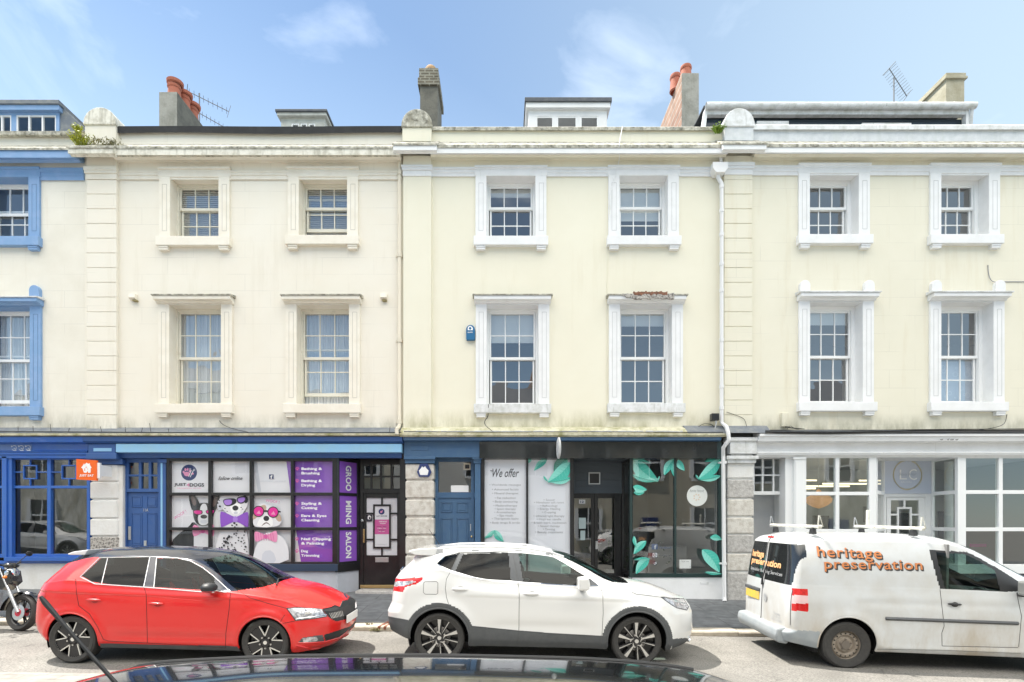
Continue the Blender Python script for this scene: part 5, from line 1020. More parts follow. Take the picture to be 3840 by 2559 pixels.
A = Art(ya-.0, 0, 1600, .4463)
hp = [(676, 345), (690, 325), (697, 310), (702, 318), (715, 302), (728, 312), (738, 306), (740, 322), (752, 345), (745, 350), (745, 386), (728, 388), (722, 372), (714, 388), (696, 386), (686, 352)]
A.poly(hp, M_WPRINT); A.poly([(712, 332), (717, 345), (708, 350)], M_ORANGE); A.poly([(722, 352), (726, 352), (724, 370)], M_ORANGE); A.poly([(700, 350), (704, 350), (706, 372), (701, 372)], M_ORANGE)
A.text('JUST EAT', 716, 413, 104, M_WPRINT, h=24, bold=.03, shear=.12)
k = .08/(xr_-xl); A.q.v = [(v[0], v[1] + (v[0]-xl)*k - .002, v[2]) for v in A.q.v]; A.build('sign_print', r)
r = empty('hanging_sign', (X(2095, -.2), -.2, Z(1680)), 'white oval hanging sign seen edge-on, over the black salon fascia', 'sign')
q = MB(); n = 28; yc = -.62; rz = (Z(1641, yc)-Z(1721, yc))/2; zc_ = (Z(1641, yc)+Z(1721, yc))/2
q.lathe([(0, -.03), (.8, -.03), (1.0, -.015), (1.0, .015), (.8, .03), (0, .03)], (0, 0, 0), 'x', 32); q.v = [(v[0]+X(2095, yc), yc+v[1]*.26, zc_+v[2]*rz) for v in q.v]; q.build('sign_disc', M_WHITE2, r, smooth=True)
q = MB(); q.tube([(X(2095, yc), -.14, zc_+rz*.2), (X(2095, yc), yc+.2, zc_+rz*.2)], .012); q.build('bracket', M_BLACK, r)
q = MB(); q.tube([(X(2089, yc)-.0, yc-.06, zc_+.1), (X(2089, yc), yc-.02, zc_+.04), (X(2089, yc), yc-.05, zc_-.04), (X(2089, yc), yc+.02, zc_-.1)], .006); q.build('script', M_GREYINK, r)
r = empty('plaque', (X(1591, -.1), -.1, Z(1765)), 'small navy house-shaped plaque with white middle on the stone pier beside the blue door', 'plaque')
A = Art(-.105, 1480, 1600, .4146); y_ = -.105
q = MB(); q.prism([A.P(p) for p in ((232, 336), (300, 336), (334, 412), (310, 455), (222, 455), (203, 412))], -.125, -.088); q.build('plaque_board', M_NAVY, r)
A.d = .021; A.poly([(220, 400), (244, 372), (248, 362), (262, 372), (278, 360), (284, 374), (308, 400), (298, 440), (232, 440)], M_WPRINT, 0); A.build('plaque_print', r)
# alarm box
r = empty('alarm_box', (X(1764), 0, Z(1250)), 'blue alarm box with white ring on the pale yellow wall', 'alarm box')
l, rr, t_, b_ = X(1748, -.07), X(1781, -.07), Z(1219, -.07), Z(1276, -.07); w_ = (rr-l)/2
q = MB(); q.prism([(l+.01, b_), (rr-.01, b_), (rr, b_+.03)] + [(l+w_+w_*math.cos(a_), t_-w_+w_*math.sin(a_)) for a_ in [math.pi*i/10 for i in range(11)]] + [(l, b_+.03)], -.08, .0); q.build('case', mat('alarm_blue', (.02, .14, .30), .35), r, bevel=.012)
A = Art(-.082, 1700, 1000, .4505); A.poly([(120, 530), (120, 512), (126, 500), (140, 494), (154, 500), (162, 512), (162, 530)], M_WPRINT); A.ell(140, 515, 11, 11, mat('alarm_blue', (0, 0, 0))); A.text('ALARM', 139, 548, 42, M_WPRINT, h=11, bold=.02); A.build('case_print', r)
r = empty('floodlight', (X(2684), 0, Z(1565)), 'small black floodlight on a short stem above the salon ledge', 'lamp')
q = MB(); R(q, 2670, 2698, 1550, 1577, -.22, -.08); q.build('lamp_head', M_BLACK, r, bevel=.01); q = MB(); q.tube([(X(2685, -.15), -.15, Z(1577, -.15)), (X(2685, -.15), -.15, Z(1592, -.15)), (X(2680, -.15), -.12, Z(1616, -.15))], [.03, .012, .012]); q.build('stem', M_WHITE2, r)
for (px_, py_, lab) in ((504, 1117, 'small cream vent box high on the wall, left of the curtained windows'), (1441, 1116, 'small cream vent box between the window hood and the cream drainpipe')):
    r = empty('vent_box', (X(px_), 0, Z(py_)), lab, 'vent', 'cream vent boxes on the peach house')
    q = MB(); q.prism([(0, Z(py_-11)), (-.08, Z(py_-9)), (-.10, Z(py_+6)), (-.03, Z(py_+12)), (0, Z(py_+12))], X(px_-12), X(px_+12), 'x'); q.build('hood', M_CREAMT, r, bevel=.004)
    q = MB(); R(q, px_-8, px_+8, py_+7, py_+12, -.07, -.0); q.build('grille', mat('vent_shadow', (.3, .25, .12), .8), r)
r = empty('cable_box', (X(2945), 0, Z(1575)), 'cream painted cable box on the buff wall above the white shopfront', 'box')
q = MB(); R(q, 2933, 2960, 1548, 1600, -.09, 0); q.build('case', M_B4, r, bevel=.008); q = MB(); random.seed(6)
for i in range(7): x_ = X(2935+i*4); q.tube([(x_, -.06, Z(1600)), (x_+random.uniform(-.05, .05), -.12, Z(1607)), (x_+random.uniform(-.2, .3), -.30, Z(1618))], .006, 5)
q.build('cable_tails', M_CABLE, r)
# cables
def cable(pts, rad, lab, m=M_CABLE, sub=3, cat='cable', name='cable'):
    P_ = [Vector((X(p[0], p[2]), p[2], Z(p[1], p[2]))) for p in pts]
    out = []
    for i in range(len(P_)-1):
        p0, p1, p2, p3 = P_[max(i-1, 0)], P_[i], P_[i+1], P_[min(i+2, len(P_)-1)]
        for k in range(sub): t = k/sub; out.append(.5*((2*p1)+(p2-p0)*t+(2*p0-5*p1+4*p2-p3)*t*t+(3*p1-p0-3*p2+p3)*t**3))
    out.append(P_[-1]); q = MB(); q.tube(out, rad, 6); return T(q.build(name, m, None, smooth=True), lab, cat)
cable([(-40, 1618, -.34), (400, 1621, -.34), (900, 1624, -.34), (1400, 1623, -.34), (1505, 1622, -.34)], .010, 'black cable run along the ledge over the two blue shopfronts')
cable([(1515, 1619, -.345), (1800, 1621, -.345), (2200, 1620, -.345), (2600, 1622, -.345), (2712, 1622, -.345)], .010, 'black cable run along the mossy ledge over the salon')
for k, (dy, rr) in enumerate(((0, .016), (5, .011), (-5, .009))): cable([(2870, 1620+dy, -.35-.01*k), (3100, 1623+dy, -.35-.01*k), (3400, 1617+dy, -.35-.01*k), (3840, 1614+dy, -.35-.01*k), (4000, 1614+dy, -.35-.01*k)], rr, ['thick black cable on the ledge over the white shopfront', 'lowest black cable on the ledge over the white shopfront', 'thin uppermost cable on the ledge over the white shopfront'][k])
cable([(2334, 476, -.1), (2322, 545, -.34), (2322, 600, -.1), (2305, 660, -.07), (2292, 720, -.075), (2288, 780, -.07)], .009, 'loose white cable hanging over the parapet down to the window surround', M_WHITE)
cable([(2287, 770, -.06), (2284, 900, -.02), (2276, 1115, -.01), (2275, 1590, -.01)], .005, 'thin cream cable running down the pale yellow wall', M_B3)
cable([(722+100, 1578, -.01), (840, 1595, -.05), (880, 1610, -.2), (930, 1621, -.33)], .006, 'short black cable looping from wall to ledge below the curtained window')
cable([(1832, 1517, -.16), (1830, 1560, -.02), (1818, 1580, -.01), (1822, 1597, -.05), (1850, 1620, -.33)], .006, 'thin dark cable drooping from the white sill left of the floodlight')
cable([(2620, 1600, -.1), (2640, 1590, -.05), (2665, 1592, -.05), (2680, 1602, -.12)], .006, 'short black cable looped beside the floodlight stem')
cable([(2725, 1546, -.1), (2760, 1558, -.1), (2790, 1572, -.1), (2800, 1600, -.15)], .005, 'thin black cable curving across the quoined pilaster')
cable([(3705, 995, -.01), (3708, 1030, -.01), (3722, 1056, -.03), (3760, 1057, -.01), (3850, 1057, -.01)], .008, 'grey cable bending over the far right window', M_GREYINK)
cable([(3776, 1555, -.01), (3765, 1590, -.08), (3720, 1606, -.2), (3660, 1614, -.33)], .006, 'black cable dropping to the ledge at the right end')
for px_ in (68, 122, 192, 258, 384, 430, 470, 532, 568, 634, 1460):
    pass
r = empty('bird_spikes', (X(300), -.3, Z(1615)), 'row of thin dark bird spikes along the ledge of the blue shopfronts', 'bird spikes'); q = MB(); random.seed(9)
for px_, h_ in ((68, 22), (125, 24), (192, 32), (256, 16), (382, 22), (470, 20), (530, 18), (566, 34), (632, 14), (1461, 22)): q.tube([(X(px_, -.28), -.28, Z(1622, -.28)), (X(px_+random.uniform(-6, 6), -.28), -.28, Z(1622-h_, -.28))], .006, 4)
q.build('spikes', M_CABLE, r)
# aerials
M_AER = mat('weathered_aluminium', (.20, .21, .22), .5, .3)
def aerial(loc, lab, h, booms, name='television_aerial'):
    r = empty(name, loc, lab, 'aerial'); x, y, z = loc
    q = MB(); q.tube([(x, y, z), (x, y, z+h)], .018, 8); q.build('mast', M_AER, r)
    for (dz, L_, tilt, back, n, el) in booms:
        q = MB(); d = Vector((math.cos(tilt), .35, -math.sin(tilt))).normalized(); p0 = Vector((x, y, z+h-dz)) - d*back; p1 = p0 + d*L_
        q.tube([p0, p1], .012, 6); s = Vector((.35, -1, 0)).normalized(); u = Vector((math.sin(tilt), 0, math.cos(tilt)))
        for i in range(n):
            c_ = p0 + (p1-p0)*(i+.5)/n; q.tube([c_ - s*el - u*el*.5, c_ + s*el + u*el*.5], .006, 4)
        q.tube([p0-u*.14-s*.1, p0+u*.14+s*.1], .01, 4); q.tube([p1-u*.2, p1+u*.2], .008, 4); q.build('boom', M_AER, r)
    return r
yy = 4.6; aerial((X(748, yy), yy, Z(500, yy)), 'two-boom television aerial on a leaning mast beside the left chimney', Z(350, yy)-Z(500, yy), [(.12, 1.2, .30, .35, 9, .09), (.62, 1.1, .38, .1, 9, .08)])
yy = 3.0; aerial((X(3352, yy), yy, Z(402, yy)), 'tall television aerial above the white gutter', Z(292, yy)-Z(402, yy), [(-.05, .95, .62, .25, 12, .14)])
# weeds
def weed(loc, lab, n, h, m, spread, seed):
    random.seed(seed); q = MB()
    for i in range(n):
        a = random.uniform(0, 6.28); l = h*random.uniform(.5, 1); b0 = Vector(loc)+Vector((random.uniform(-1, 1)*spread, random.uniform(-.4, .4)*spread, 0)); d = Vector((math.cos(a)*.5, math.sin(a)*.5-.2, random.uniform(.4, 1))).normalized()
        p1 = b0+d*l*.6; p2 = b0+d*l+Vector((0, 0, -l*.15)); w = Vector((-d.y, d.x, .2)).normalized()*random.uniform(.004, .014)
        q.add([b0-w*.4, b0+w*.4, p1+w, p1-w, p2], [(0, 1, 2, 3), (3, 2, 4)])
        for k in range(3):
            c_ = b0+d*l*random.uniform(.3, 1); e = Vector((random.uniform(-1, 1), random.uniform(-1, .2), random.uniform(-.5, 1))).normalized()*random.uniform(.02, .05)*min(1, h/.2); f_ = e.cross(d)*.5; q.add([c_, c_+e*.5+f_, c_+e, c_+e*.5-f_], [(0, 1, 2, 3)])
    return T(q.build('weed_plant', m), lab, 'weed')
G1 = mat('yellow_green_leaves', (.45, .46, .04), .6, noise=(20, (.14, .20, .02), .4, .7)); G2 = mat('dry_grass', (.26, .25, .12), .8, noise=(20, (.25, .21, .10), .4, .7)); G3 = mat('bright_green_leaves', (.13, .25, .02), .6, noise=(20, (.24, .33, .03), .4, .7))
weed((X(306, -.2), -.2, Z(548, -.2)), 'yellow-green weed growing beside the left round-topped block', 80, .36, G1, .12, 1)
weed((X(295, -.1), -.1, Z(500, -.1)), 'small yellow weed on the coping of the blue-trimmed house', 40, .22, G1, .05, 2)
weed((X(405, -.25), -.25, Z(547, -.25)), 'dry grass growing on the cornice below the left round-topped block', 70, .17, G2, .30, 3)
weed((X(2694, -.15), -.15, Z(500, -.15)), 'bright green fern tuft left of the right round-topped block', 90, .22, G3, .06, 4)
weed((X(1410, KY-.03), KY-.03, road_z(-2.2)+.01), 'weeds growing in the kerb by the iron channel', 45, .08, G2, .09, 5)
weed((X(1385, KY+.15), KY+.15, road_z(-2.2)+.08), 'small green tuft on the kerb stone behind the red car', 22, .06, G2, .05, 6)
# iron drainage channel across the kerb
q = MB(); x_ = X(1432, KY); z_ = road_z(x_)
for dx in (-.05, .05): q.add([(x_+dx-.02, KY-.01, z_+.03), (x_+dx+.02, KY-.01, z_+.03), (x_+dx+.02+.25, KY+.9, z_+.15), (x_+dx-.02+.25, KY+.9, z_+.15), (x_+dx-.02, KY-.01, z_+.085), (x_+dx+.02, KY-.01, z_+.085), (x_+dx+.27, KY+.9, z_+.145), (x_+dx+.23, KY+.9, z_+.145)], [(4,5,6,7), (0,1,5,4), (0,4,7,3), (1,2,6,5)])
for i in range(6): q.box(x_-.05+.04*i, x_+.05+.04*i, KY+.1+.12*i, KY+.14+.12*i, z_+.07, z_+.088+.01*i)
T(q.build('drain_channel', mat('rusty_iron', (.26, .10, .06), .9, noise=(15, (.14, .07, .05), .4, .7))), 'rusty iron drain channel crossing the pavement to the kerb', 'drain')
# pendant lamp
r = empty('pendant_lamp', (X(3070, 1.2), 1.2, Z(1700, 1.2)), 'orange bulbous paper pendant lamp hanging in the white shop window', 'lamp')
rx = (X(3116, 1.2)-X(3026, 1.2))/2; cz = Z(1875, 1.2); q = MB()
prof = [(.03, .85), (.14, .78), (.22, .62), (.45, .42), (.85, .25), (1.0, .02), (.93, -.2), (.7, -.42), (.4, -.58), (.15, -.66), (0.01, -.70)]
q.lathe([(p[0]*rx, cz+p[1]*rx*1.05) for p in prof], (X(3070, 1.2), 1.2, 0), 'z', 28); q.build('lamp_shade', mat('paper_lantern', (.85, .42, .17), .7, emit=.22, noise=(10, (.72, .33, .12), .4, .7)), r, smooth=True)
q = MB(); q.tube([(X(3070, 1.2), 1.2, cz+rx*.85), (X(3070, 1.2), 1.2, Z(1700, 1.2))], .006); q.build('flex', M_WHITE, r)
# chair and plant inside the salon doorway
for (x_, y_, n_, h_, lab) in ((X(2290, 2.2), 2.2, 260, 1.1, 'leafy green pot plant inside the salon doors'), (X(2410, 2.6), 2.6, 160, .9, 'dark leafy plant behind the salon window')):
    random.seed(int(x_*10)); r = empty('pot_plant', (x_, y_, .26), lab, 'plant'); q = MB(); q.lathe([(.0, .26), (.14, .26), (.18, .6), (.15, .6)], (x_, y_, 0), 'z', 18); q.build('pot', M_WHITE2, r, smooth=True)
    q = MB()
    for i in range(n_):
        a = random.uniform(0, 6.28); el = random.uniform(.2, 1.4); l = h_*random.uniform(.4, 1); d = Vector((math.cos(a)*math.cos(el), math.sin(a)*math.cos(el), math.sin(el))); p = Vector((x_, y_, .6))+d*l; e = Vector((random.uniform(-1, 1), random.uniform(-1, 1), random.uniform(-1, .4))).normalized()*.09; f_ = e.cross(Vector((0, 0, 1)))*.35; q.add([p, p+e*.5+f_, p+e, p+e*.5-f_], [(0, 1, 2, 3)])
    q.build('leaves', mat('pot_plant_leaves', (.05, .12, .03), .5), r)
# ------------------------------------------------------------------ vehicles: lofted bodies
M_GREYP = mat('grey_plastic', (.075, .08, .085), .6, noise=(8, (.10, .105, .11), .4, .8))
M_BLKP = mat('black_plastic', (.02, .021, .023), .5)
M_RUB = mat('tyre_rubber', (.035, .034, .033), .75, noise=(30, (.055, .052, .048), .4, .8))
M_CHROME = mat('chrome', (.75, .76, .78), .12, 1.0)
M_ALLOY = mat('machined_alloy', (.62, .61, .59), .3, .7)
M_WHEELB = mat('gloss_black_rim', (.018, .018, .02), .25)
M_TGLASS = glass('tinted_car_glass', (.11, .13, .13), 1.24)
M_CGLASS = glass('car_glass', (.42, .54, .50), 1.26)
M_LENS = glass('lamp_lens', (.85, .88, .9), 1.6)
M_LRED = mat('red_lamp', (.62, .02, .02), .12, coat=.5, noise=(30, (.40, .01, .01), .4, .7))
M_LWHT = mat('clear_lamp', (.70, .70, .72), .12, .3, coat=.5, noise=(22, (.28, .28, .30), .42, .6))
M_UNDER = mat('underbody', (.012, .012, .012), .9)
M_SEATD = mat('dark_seat_cloth', (.035, .035, .04), .85)
M_SEATR = mat('red_seat_trim', (.30, .02, .02), .7)
M_DASH = mat('dashboard', (.03, .03, .033), .6)

def pip(px, py, poly):
    inside = np.zeros(px.shape, bool); n = len(poly); j = n - 1
    for i in range(n):
        xi, yi = poly[i]; xj, yj = poly[j]
        c = ((yi > py) != (yj > py)) & (px < (xj - xi) * (py - yi) / (yj - yi + 1e-12) + xi); inside ^= c; j = i
    return inside
def tbl(t, x, blur=None):
    xs = np.array([p[0] for p in t]); ys = np.array([p[1] for p in t]); r = np.interp(x, xs, ys)
    if blur:
        d = x[1:] - x[:-1]; k = 9
        for _ in range(blur):
            pad = np.concatenate([r[:1].repeat(k//2), r, r[-1:].repeat(k//2)]); r = np.convolve(pad, np.ones(k)/k, 'valid')
    return r
def sstep(a, b, x): t = np.clip((x-a)/(b-a), 0, 1); return t*t*(3-2*t)
class Car:
    def __init__(s, name, label, group, axle, yaw, pitch, S, cat='car', visible=True):
        """axle: world position of the ground point under the rear axle centre line"""
        s.S = S; s.root = empty(name, axle, label, cat, group); s.root.rotation_euler = (0, pitch, yaw); ORG[s.root.name] = Vector((0, 0, 0))
        s.M = Matrix.Translation(axle) @ Matrix.Rotation(yaw, 4, 'Z') @ Matrix.Rotation(pitch, 4, 'Y'); s.Mi = s.M.inverted(); s.loft()
    def loft(s):
        S = s.S; xr, xf = S['xr'], S['xf']; N = S.get('N', 330)
        u = np.linspace(0, 1, N); x = xr + (xf-xr)*(u + S.get('dense', .035)*np.sin(2*np.pi*u)*-1)
        zb = tbl(S['zb'], x, 2); W = tbl(S['W'], x, 3); be = tbl(S['belt'], x, 2); ed = tbl(S['edge'], x, 3); we = tbl(S['wedge'], x, 3); tp = tbl(S['top'], x, 3)
        ed = np.maximum(ed, be+.004); tp = np.maximum(tp, ed+.003)
        nu, ns, ng, nr = 4, S.get('ns', 64), S.get('ng', 44), S.get('nr', 34)
        t = np.linspace(0, 1, ns); p = tbl(S['prof'], t, 1)
        P1 = tbl(S['prof'], np.array([1.0]))[0]
        cols = []; reg = []
        for i in range(nu): k = i/nu; cols.append((W*p[0]*k, zb+0*x)); reg.append(0)
        for i in range(ns): cols.append((W*p[i], zb+(be-zb)*t[i])); reg.append(1)
        for i in range(1, ng):
            k = i/ng; yy = W*P1 + (we-W*P1)*k + S.get('bulge', .012)*np.sin(np.pi*k)*np.clip((ed-be)/.2, 0, 1); cols.append((yy, be+(ed-be)*k)); reg.append(2)
        for i in range(nr+1):
            q = i/nr; cols.append((we*(1-q), ed+(tp-ed)*(1-(1-q)**S.get('crown', 2.3)))); reg.append(3)
        Y = np.stack([c[0] for c in cols], 1); Zz = np.stack([c[1] for c in cols], 1); Xx = np.repeat(x[:, None], Y.shape[1], 1)
        def endf(d, R): d = np.clip(d, 0, R); return R*(1-np.sqrt(np.maximum(0, 1-((R-d)/R)**2)))
        Rf, Rr = S['Rf'], S['Rr']; cut = endf(xf-x, Rf)*S.get('cf', 1.0) + endf(x-xr, Rr)*S.get('cr', 1.0); Y = Y*np.clip(1-cut/W, .05, 1)[:, None]
        reg = np.array(reg); rows = np.zeros(N, int)
        nc = 22
        def cap(i): return [(Xx[i].copy(), Y[i]*(1-(k/nc)**1.0), Zz[i].copy()) for k in range(1, nc+1)]
        fr = cap(N-1); rr = cap(0)[::-1]
        Xx = np.vstack([c[0][None] for c in rr] + [Xx] + [c[0][None] for c in fr]); Y = np.vstack([c[1][None] for c in rr] + [Y] + [c[1][None] for c in fr]); Zz = np.vstack([c[2][None] for c in rr] + [Zz] + [c[2][None] for c in fr])
        rows = np.concatenate([-np.ones(nc, int), rows, np.ones(nc, int)])
        Wm = float(W.max()); yn = Y/Wm
        wf = sstep(xf-S['Lf'], xf, Xx); wr = sstep(xr+S['Lr'], xr, Xx)*1.0; wr = 1-sstep(xr, xr+S['Lr'], Xx)
        kf = np.interp(Zz, [a[0] for a in S['kf']], [a[1] for a in S['kf']]); kr = np.interp(Zz, [a[0] for a in S['kr']], [a[1] for a in S['kr']])
        X0 = Xx.copy(); Xx = Xx - wf*(kf + S['bowf']*yn**2) + wr*(kr + S['bowr']*yn**2)
        if 'disp' in S: dy = S['disp'](Xx, Zz); m = ((reg == 1) | (reg == 2)); Y = Y + dy*m[None, :]*np.clip(Y/Wm*1.6-.4, 0, 1)
        s.X, s.Y, s.Z, s.reg, s.rows = Xx, Y, Zz, reg, rows
        V = np.stack([Xx, -Y, Zz], -1); V2 = np.stack([Xx, Y, Zz], -1); s.R, s.C = Xx.shape
        n1 = s.R*s.C; s.V = np.concatenate([V.reshape(-1, 3), V2.reshape(-1, 3)])
        i, j = np.meshgrid(np.arange(s.R-1), np.arange(s.C-1), indexing='ij'); a = i*s.C+j; F = np.stack([a, a+s.C, a+s.C+1, a+1], -1).reshape(-1, 4)
        s.F = np.concatenate([F, (F+n1)[:, ::-1]]); s.freg = np.tile(np.repeat(reg[None, :-1], s.R-1, 0).reshape(-1), 2); s.frow = np.tile(np.repeat(rows[:-1, None], s.C-1, 1).reshape(-1), 2)
        s.side = np.concatenate([-np.ones(len(F), int), np.ones(len(F), int)]); s.cen = s.V[s.F].mean(1)
        c = s.cen.copy(); c[:, 1] = -np.abs(c[:, 1]); M = np.array(s.M); w = c @ M[:3, :3].T + M[:3, 3]; d = w[:, 1]-CAM_Y
        s.px = VX + w[:, 0]/np.maximum(d, .1)*FPX; s.py = VY - (w[:, 2]-CAM_Z)/np.maximum(d, .1)*FPX
        s.bvh = BVHTree.FromPolygons([tuple(v) for v in s.V], [tuple(f) for f in s.F[:len(F)]])     # near half
        s.lab = np.array(['body']*len(s.F), dtype=object)
        me = bpy.data.meshes.new('full'); me.from_pydata(s.V.tolist(), [], s.F.tolist()); me.update(); nm = np.zeros(len(me.vertices)*3); me.vertices.foreach_get('normal', nm); s.N = nm.reshape(-1, 3); bpy.data.meshes.remove(me)
        s.faces_keep = np.ones(len(s.F), bool)
    # --- selection helpers
    def inpx(s, poly, k=None): 
        if k: poly = [(p[0]*k[2]+k[0], p[1]*k[2]+k[1]) for p in poly]
        return pip(s.px, s.py, poly)
    def arch(s, ax, az, Ra):
        m = ((s.cen[:, 0]-ax)**2 + (s.cen[:, 2]-az)**2 < Ra**2) & (np.abs(s.cen[:, 1]) > .45) & (s.freg <= 1); s.faces_keep &= ~m
    def build(s, mats, smooth=True):
        """mats: label -> material (or (material, split by side))"""
        s.parts = {}
        for lb in sorted(set(s.lab)):
            m = mats[lb]; sp = isinstance(m, tuple); mm = m[0] if sp else m
            for sd in ((-1, 1) if sp else (0,)):
                sel = (s.lab == lb) & s.faces_keep & ((s.side == sd) if sd else True)
                if not sel.any(): continue
                F = s.F[sel]; ids, inv = np.unique(F, return_inverse=True); F2 = inv.reshape(-1, 4); V = s.V[ids]
                me = bpy.data.meshes.new(lb); me.from_pydata(V.tolist(), [], F2.tolist()); me.materials.append(mm)
                me.polygons.foreach_set('use_smooth', [True]*len(F2)); me.update(); me.normals_split_custom_set_from_vertices(s.N[ids].tolist())
                nm = lb.rstrip('0123456789').rstrip('_') if lb[-1].isdigit() else lb
                o = bpy.data.objects.new(nm, me); COL.objects.link(o); o.parent = s.root; ORG[o.name] = Vector((0, 0, 0)); s.parts[(lb, sd)] = o
    # --- placing things on the skin
    def ray(s, px, py):
        o = s.Mi @ Vector((0, CAM_Y, CAM_Z)); w = Vector(((px-VX)/FPX, 1, (VY-py)/FPX)); d = (s.Mi.to_3x3() @ w).normalized(); h = s.bvh.ray_cast(o, d); return (h[0], h[1]) if h[0] else (None, None)
    def on(s, x, z):
        h = s.bvh.ray_cast(Vector((x, -3, z)), Vector((0, 1, 0))); return h[0]
    def line(s, pts, k, r, m, name='panel_gap', off=.0, n=6, both=True, close=False, parent=None):
        """a line drawn over the photographed side and its mirror image"""
        P = [(p[0]*k[2]+k[0], p[1]*k[2]+k[1]) for p in pts]; P = P + [P[0]] if close else P; out = []
        for i in range(len(P)-1):
            nn = max(2, int(math.hypot(P[i+1][0]-P[i][0], P[i+1][1]-P[i][1])/n))
            for j in range(nn):
                t = j/nn; h, nr = s.ray(P[i][0]+(P[i+1][0]-P[i][0])*t, P[i][1]+(P[i+1][1]-P[i][1])*t)
                if h: out.append(h - nr*0 + Vector((0, -off, 0)))
        h, nr = s.ray(*P[-1]); 
        if h: out.append(h + Vector((0, -off, 0)))
        if len(out) < 2: return
        for sg in ((1, -1) if both else (1,)):
            q = MB(); q.tube([(p.x, p.y*sg, p.z) for p in out], r, 5); q.build(name, m, parent or s.root, smooth=True)
    def wheel(s, x, z, r, w, rim, style, yo, steer=0):
        for sg in (-1, 1):
            yc = sg*(yo-w/2)
            q = MB(); h = w/2; q.lathe([(rim*.93, -h*.82), (rim*1.02, -h*.88), (r*.90, -h), (r*.975, -h*.86), (r, -h*.6), (r, h*.6), (r*.975, h*.86), (r*.90, h), (rim*1.02, h*.88), (rim*.93, h*.82), (rim*.93, -h*.82)], (x, yc, z), 'y', 56)
            for k_ in range(56):   # tread blocks
                a = 2*math.pi*k_/56
                for dy in (-.5, 0, .5): c_, s_ = math.cos(a), math.sin(a); q.add([(x+r*1.001*math.cos(a+d1), yc+dy*h+d2, z+r*1.001*math.sin(a+d1)) for d1, d2 in ((-.012, -.012), (.012, -.012), (.012, .012), (-.012, .012))], [(0, 1, 2, 3)]) if dy else None
            tyre = q.build('wheel', M_RUB, s.root, smooth=True)
            mats = STY[style]; q = MB(); f = -sg and sg; Yf = lambda d: yc + sg*(h*.80 - d)     # d: depth in from the outer face
            def ring(prof, n=48): q.lathe([(a*rim, Yf(b)) for a, b in prof], (x, 0, z), 'y', n)
            def P(rr, a, d): return (x+rr*rim*math.cos(a), Yf(d), z+rr*rim*math.sin(a))
            def slab(pts, d0, d1):      # pts: (radius, angle)
                n = len(pts); v = [P(a, b, d0) for a, b in pts] + [P(a, b, d1) for a, b in pts]; q.add(v, [tuple(range(n)), tuple(range(2*n-1, n-1, -1))] + [(i, i+n, (i+1) % n+n, (i+1) % n) for i in range(n)])
            if style == 'steel':
                q.cm = 0; ring([(1.0, .0), (.97, .012), (.93, .016), (.90, .05), (.86, .045), (.80, .028), (.66, .026), (.55, .055), (.50, .05), (.44, .03), (.30, .03), (.27, .02), (.18, .018), (0.001, .018)])
                q.cm = 1
                for k_ in range(16):
                    a = 2*math.pi*k_/16; cx, cz = .74*math.cos(a), .74*math.sin(a); q.add([(x+rim*(cx+.058*math.cos(t)*math.cos(a)-.045*math.sin(t)*math.sin(a)), Yf(.022), z+rim*(cz+.058*math.cos(t)*math.sin(a)+.045*math.sin(t)*math.cos(a))) for t in [2*math.pi*i/12 for i in range(12)]], [tuple(range(12))])
                q.cm = 2
                slab([(.30 if i % 2 == 0 else .26, 2*math.pi*i/12) for i in range(12)], .005, .03)
                for k_ in range(5): a = 2*math.pi*k_/5+.3; slab([(abs(.36)+.05*math.cos(t), a+.05/.36*math.sin(t)) for t in [2*math.pi*i/8 for i in range(8)]], .012, .035)
            else:
                q.cm = 0; ring([(1.0, .0), (.985, -.004), (.955, .004), (.93, .03), (.90, .09), (.5, .11), (.001, .11)])
                q.cm = 2; ring([(.995, -.006), (.965, -.002), (.963, .004)])
                q.cm = 1; ring([(.52, .075), (.50, .07), (.2, .07)])     # brake disc
                q.cm = 0; ring([(.24, .0), (.24, .06)]); ring([(.24, .006), (.0001, .004)])
                if style == 'vblade':
                    def bar(r0, a0, r1, a1, w, d0, d1):
                        p0 = (r0*math.cos(a0), r0*math.sin(a0)); p1 = (r1*math.cos(a1), r1*math.sin(a1)); L = math.hypot(p1[0]-p0[0], p1[1]-p0[1]); nx, ny = -(p1[1]-p0[1])/L*w/2, (p1[0]-p0[0])/L*w/2
                        slab([(math.hypot(*c_), math.atan2(c_[1], c_[0])) for c_ in ((p0[0]-nx, p0[1]-ny), (p1[0]-nx, p1[1]-ny), (p1[0]+nx, p1[1]+ny), (p0[0]+nx, p0[1]+ny))], d0, d1)
                    for k_ in range(5):
                        a = 2*math.pi*k_/5 + math.pi/2 + .1; b_ = a + 2*math.pi/5
                        q.cm = 0; slab([(.30, a), (.96, a+.29), (.975, a+.46), (.975, a+.80), (.96, b_-.29), (.30, b_)], .014, .06)
                        q.cm = 2
                        for sd in (-1, 1): bar(.34, a, .955, a+sd*.29, .05, .008, .03)
                        n_ = 6; t0, t1 = a+.29, b_-.29
                        for i in range(n_): slab([(.93, t0+(t1-t0)*i/n_), (.965, t0+(t1-t0)*i/n_), (.965, t0+(t1-t0)*(i+1)/n_), (.93, t0+(t1-t0)*(i+1)/n_)], .008, .03)
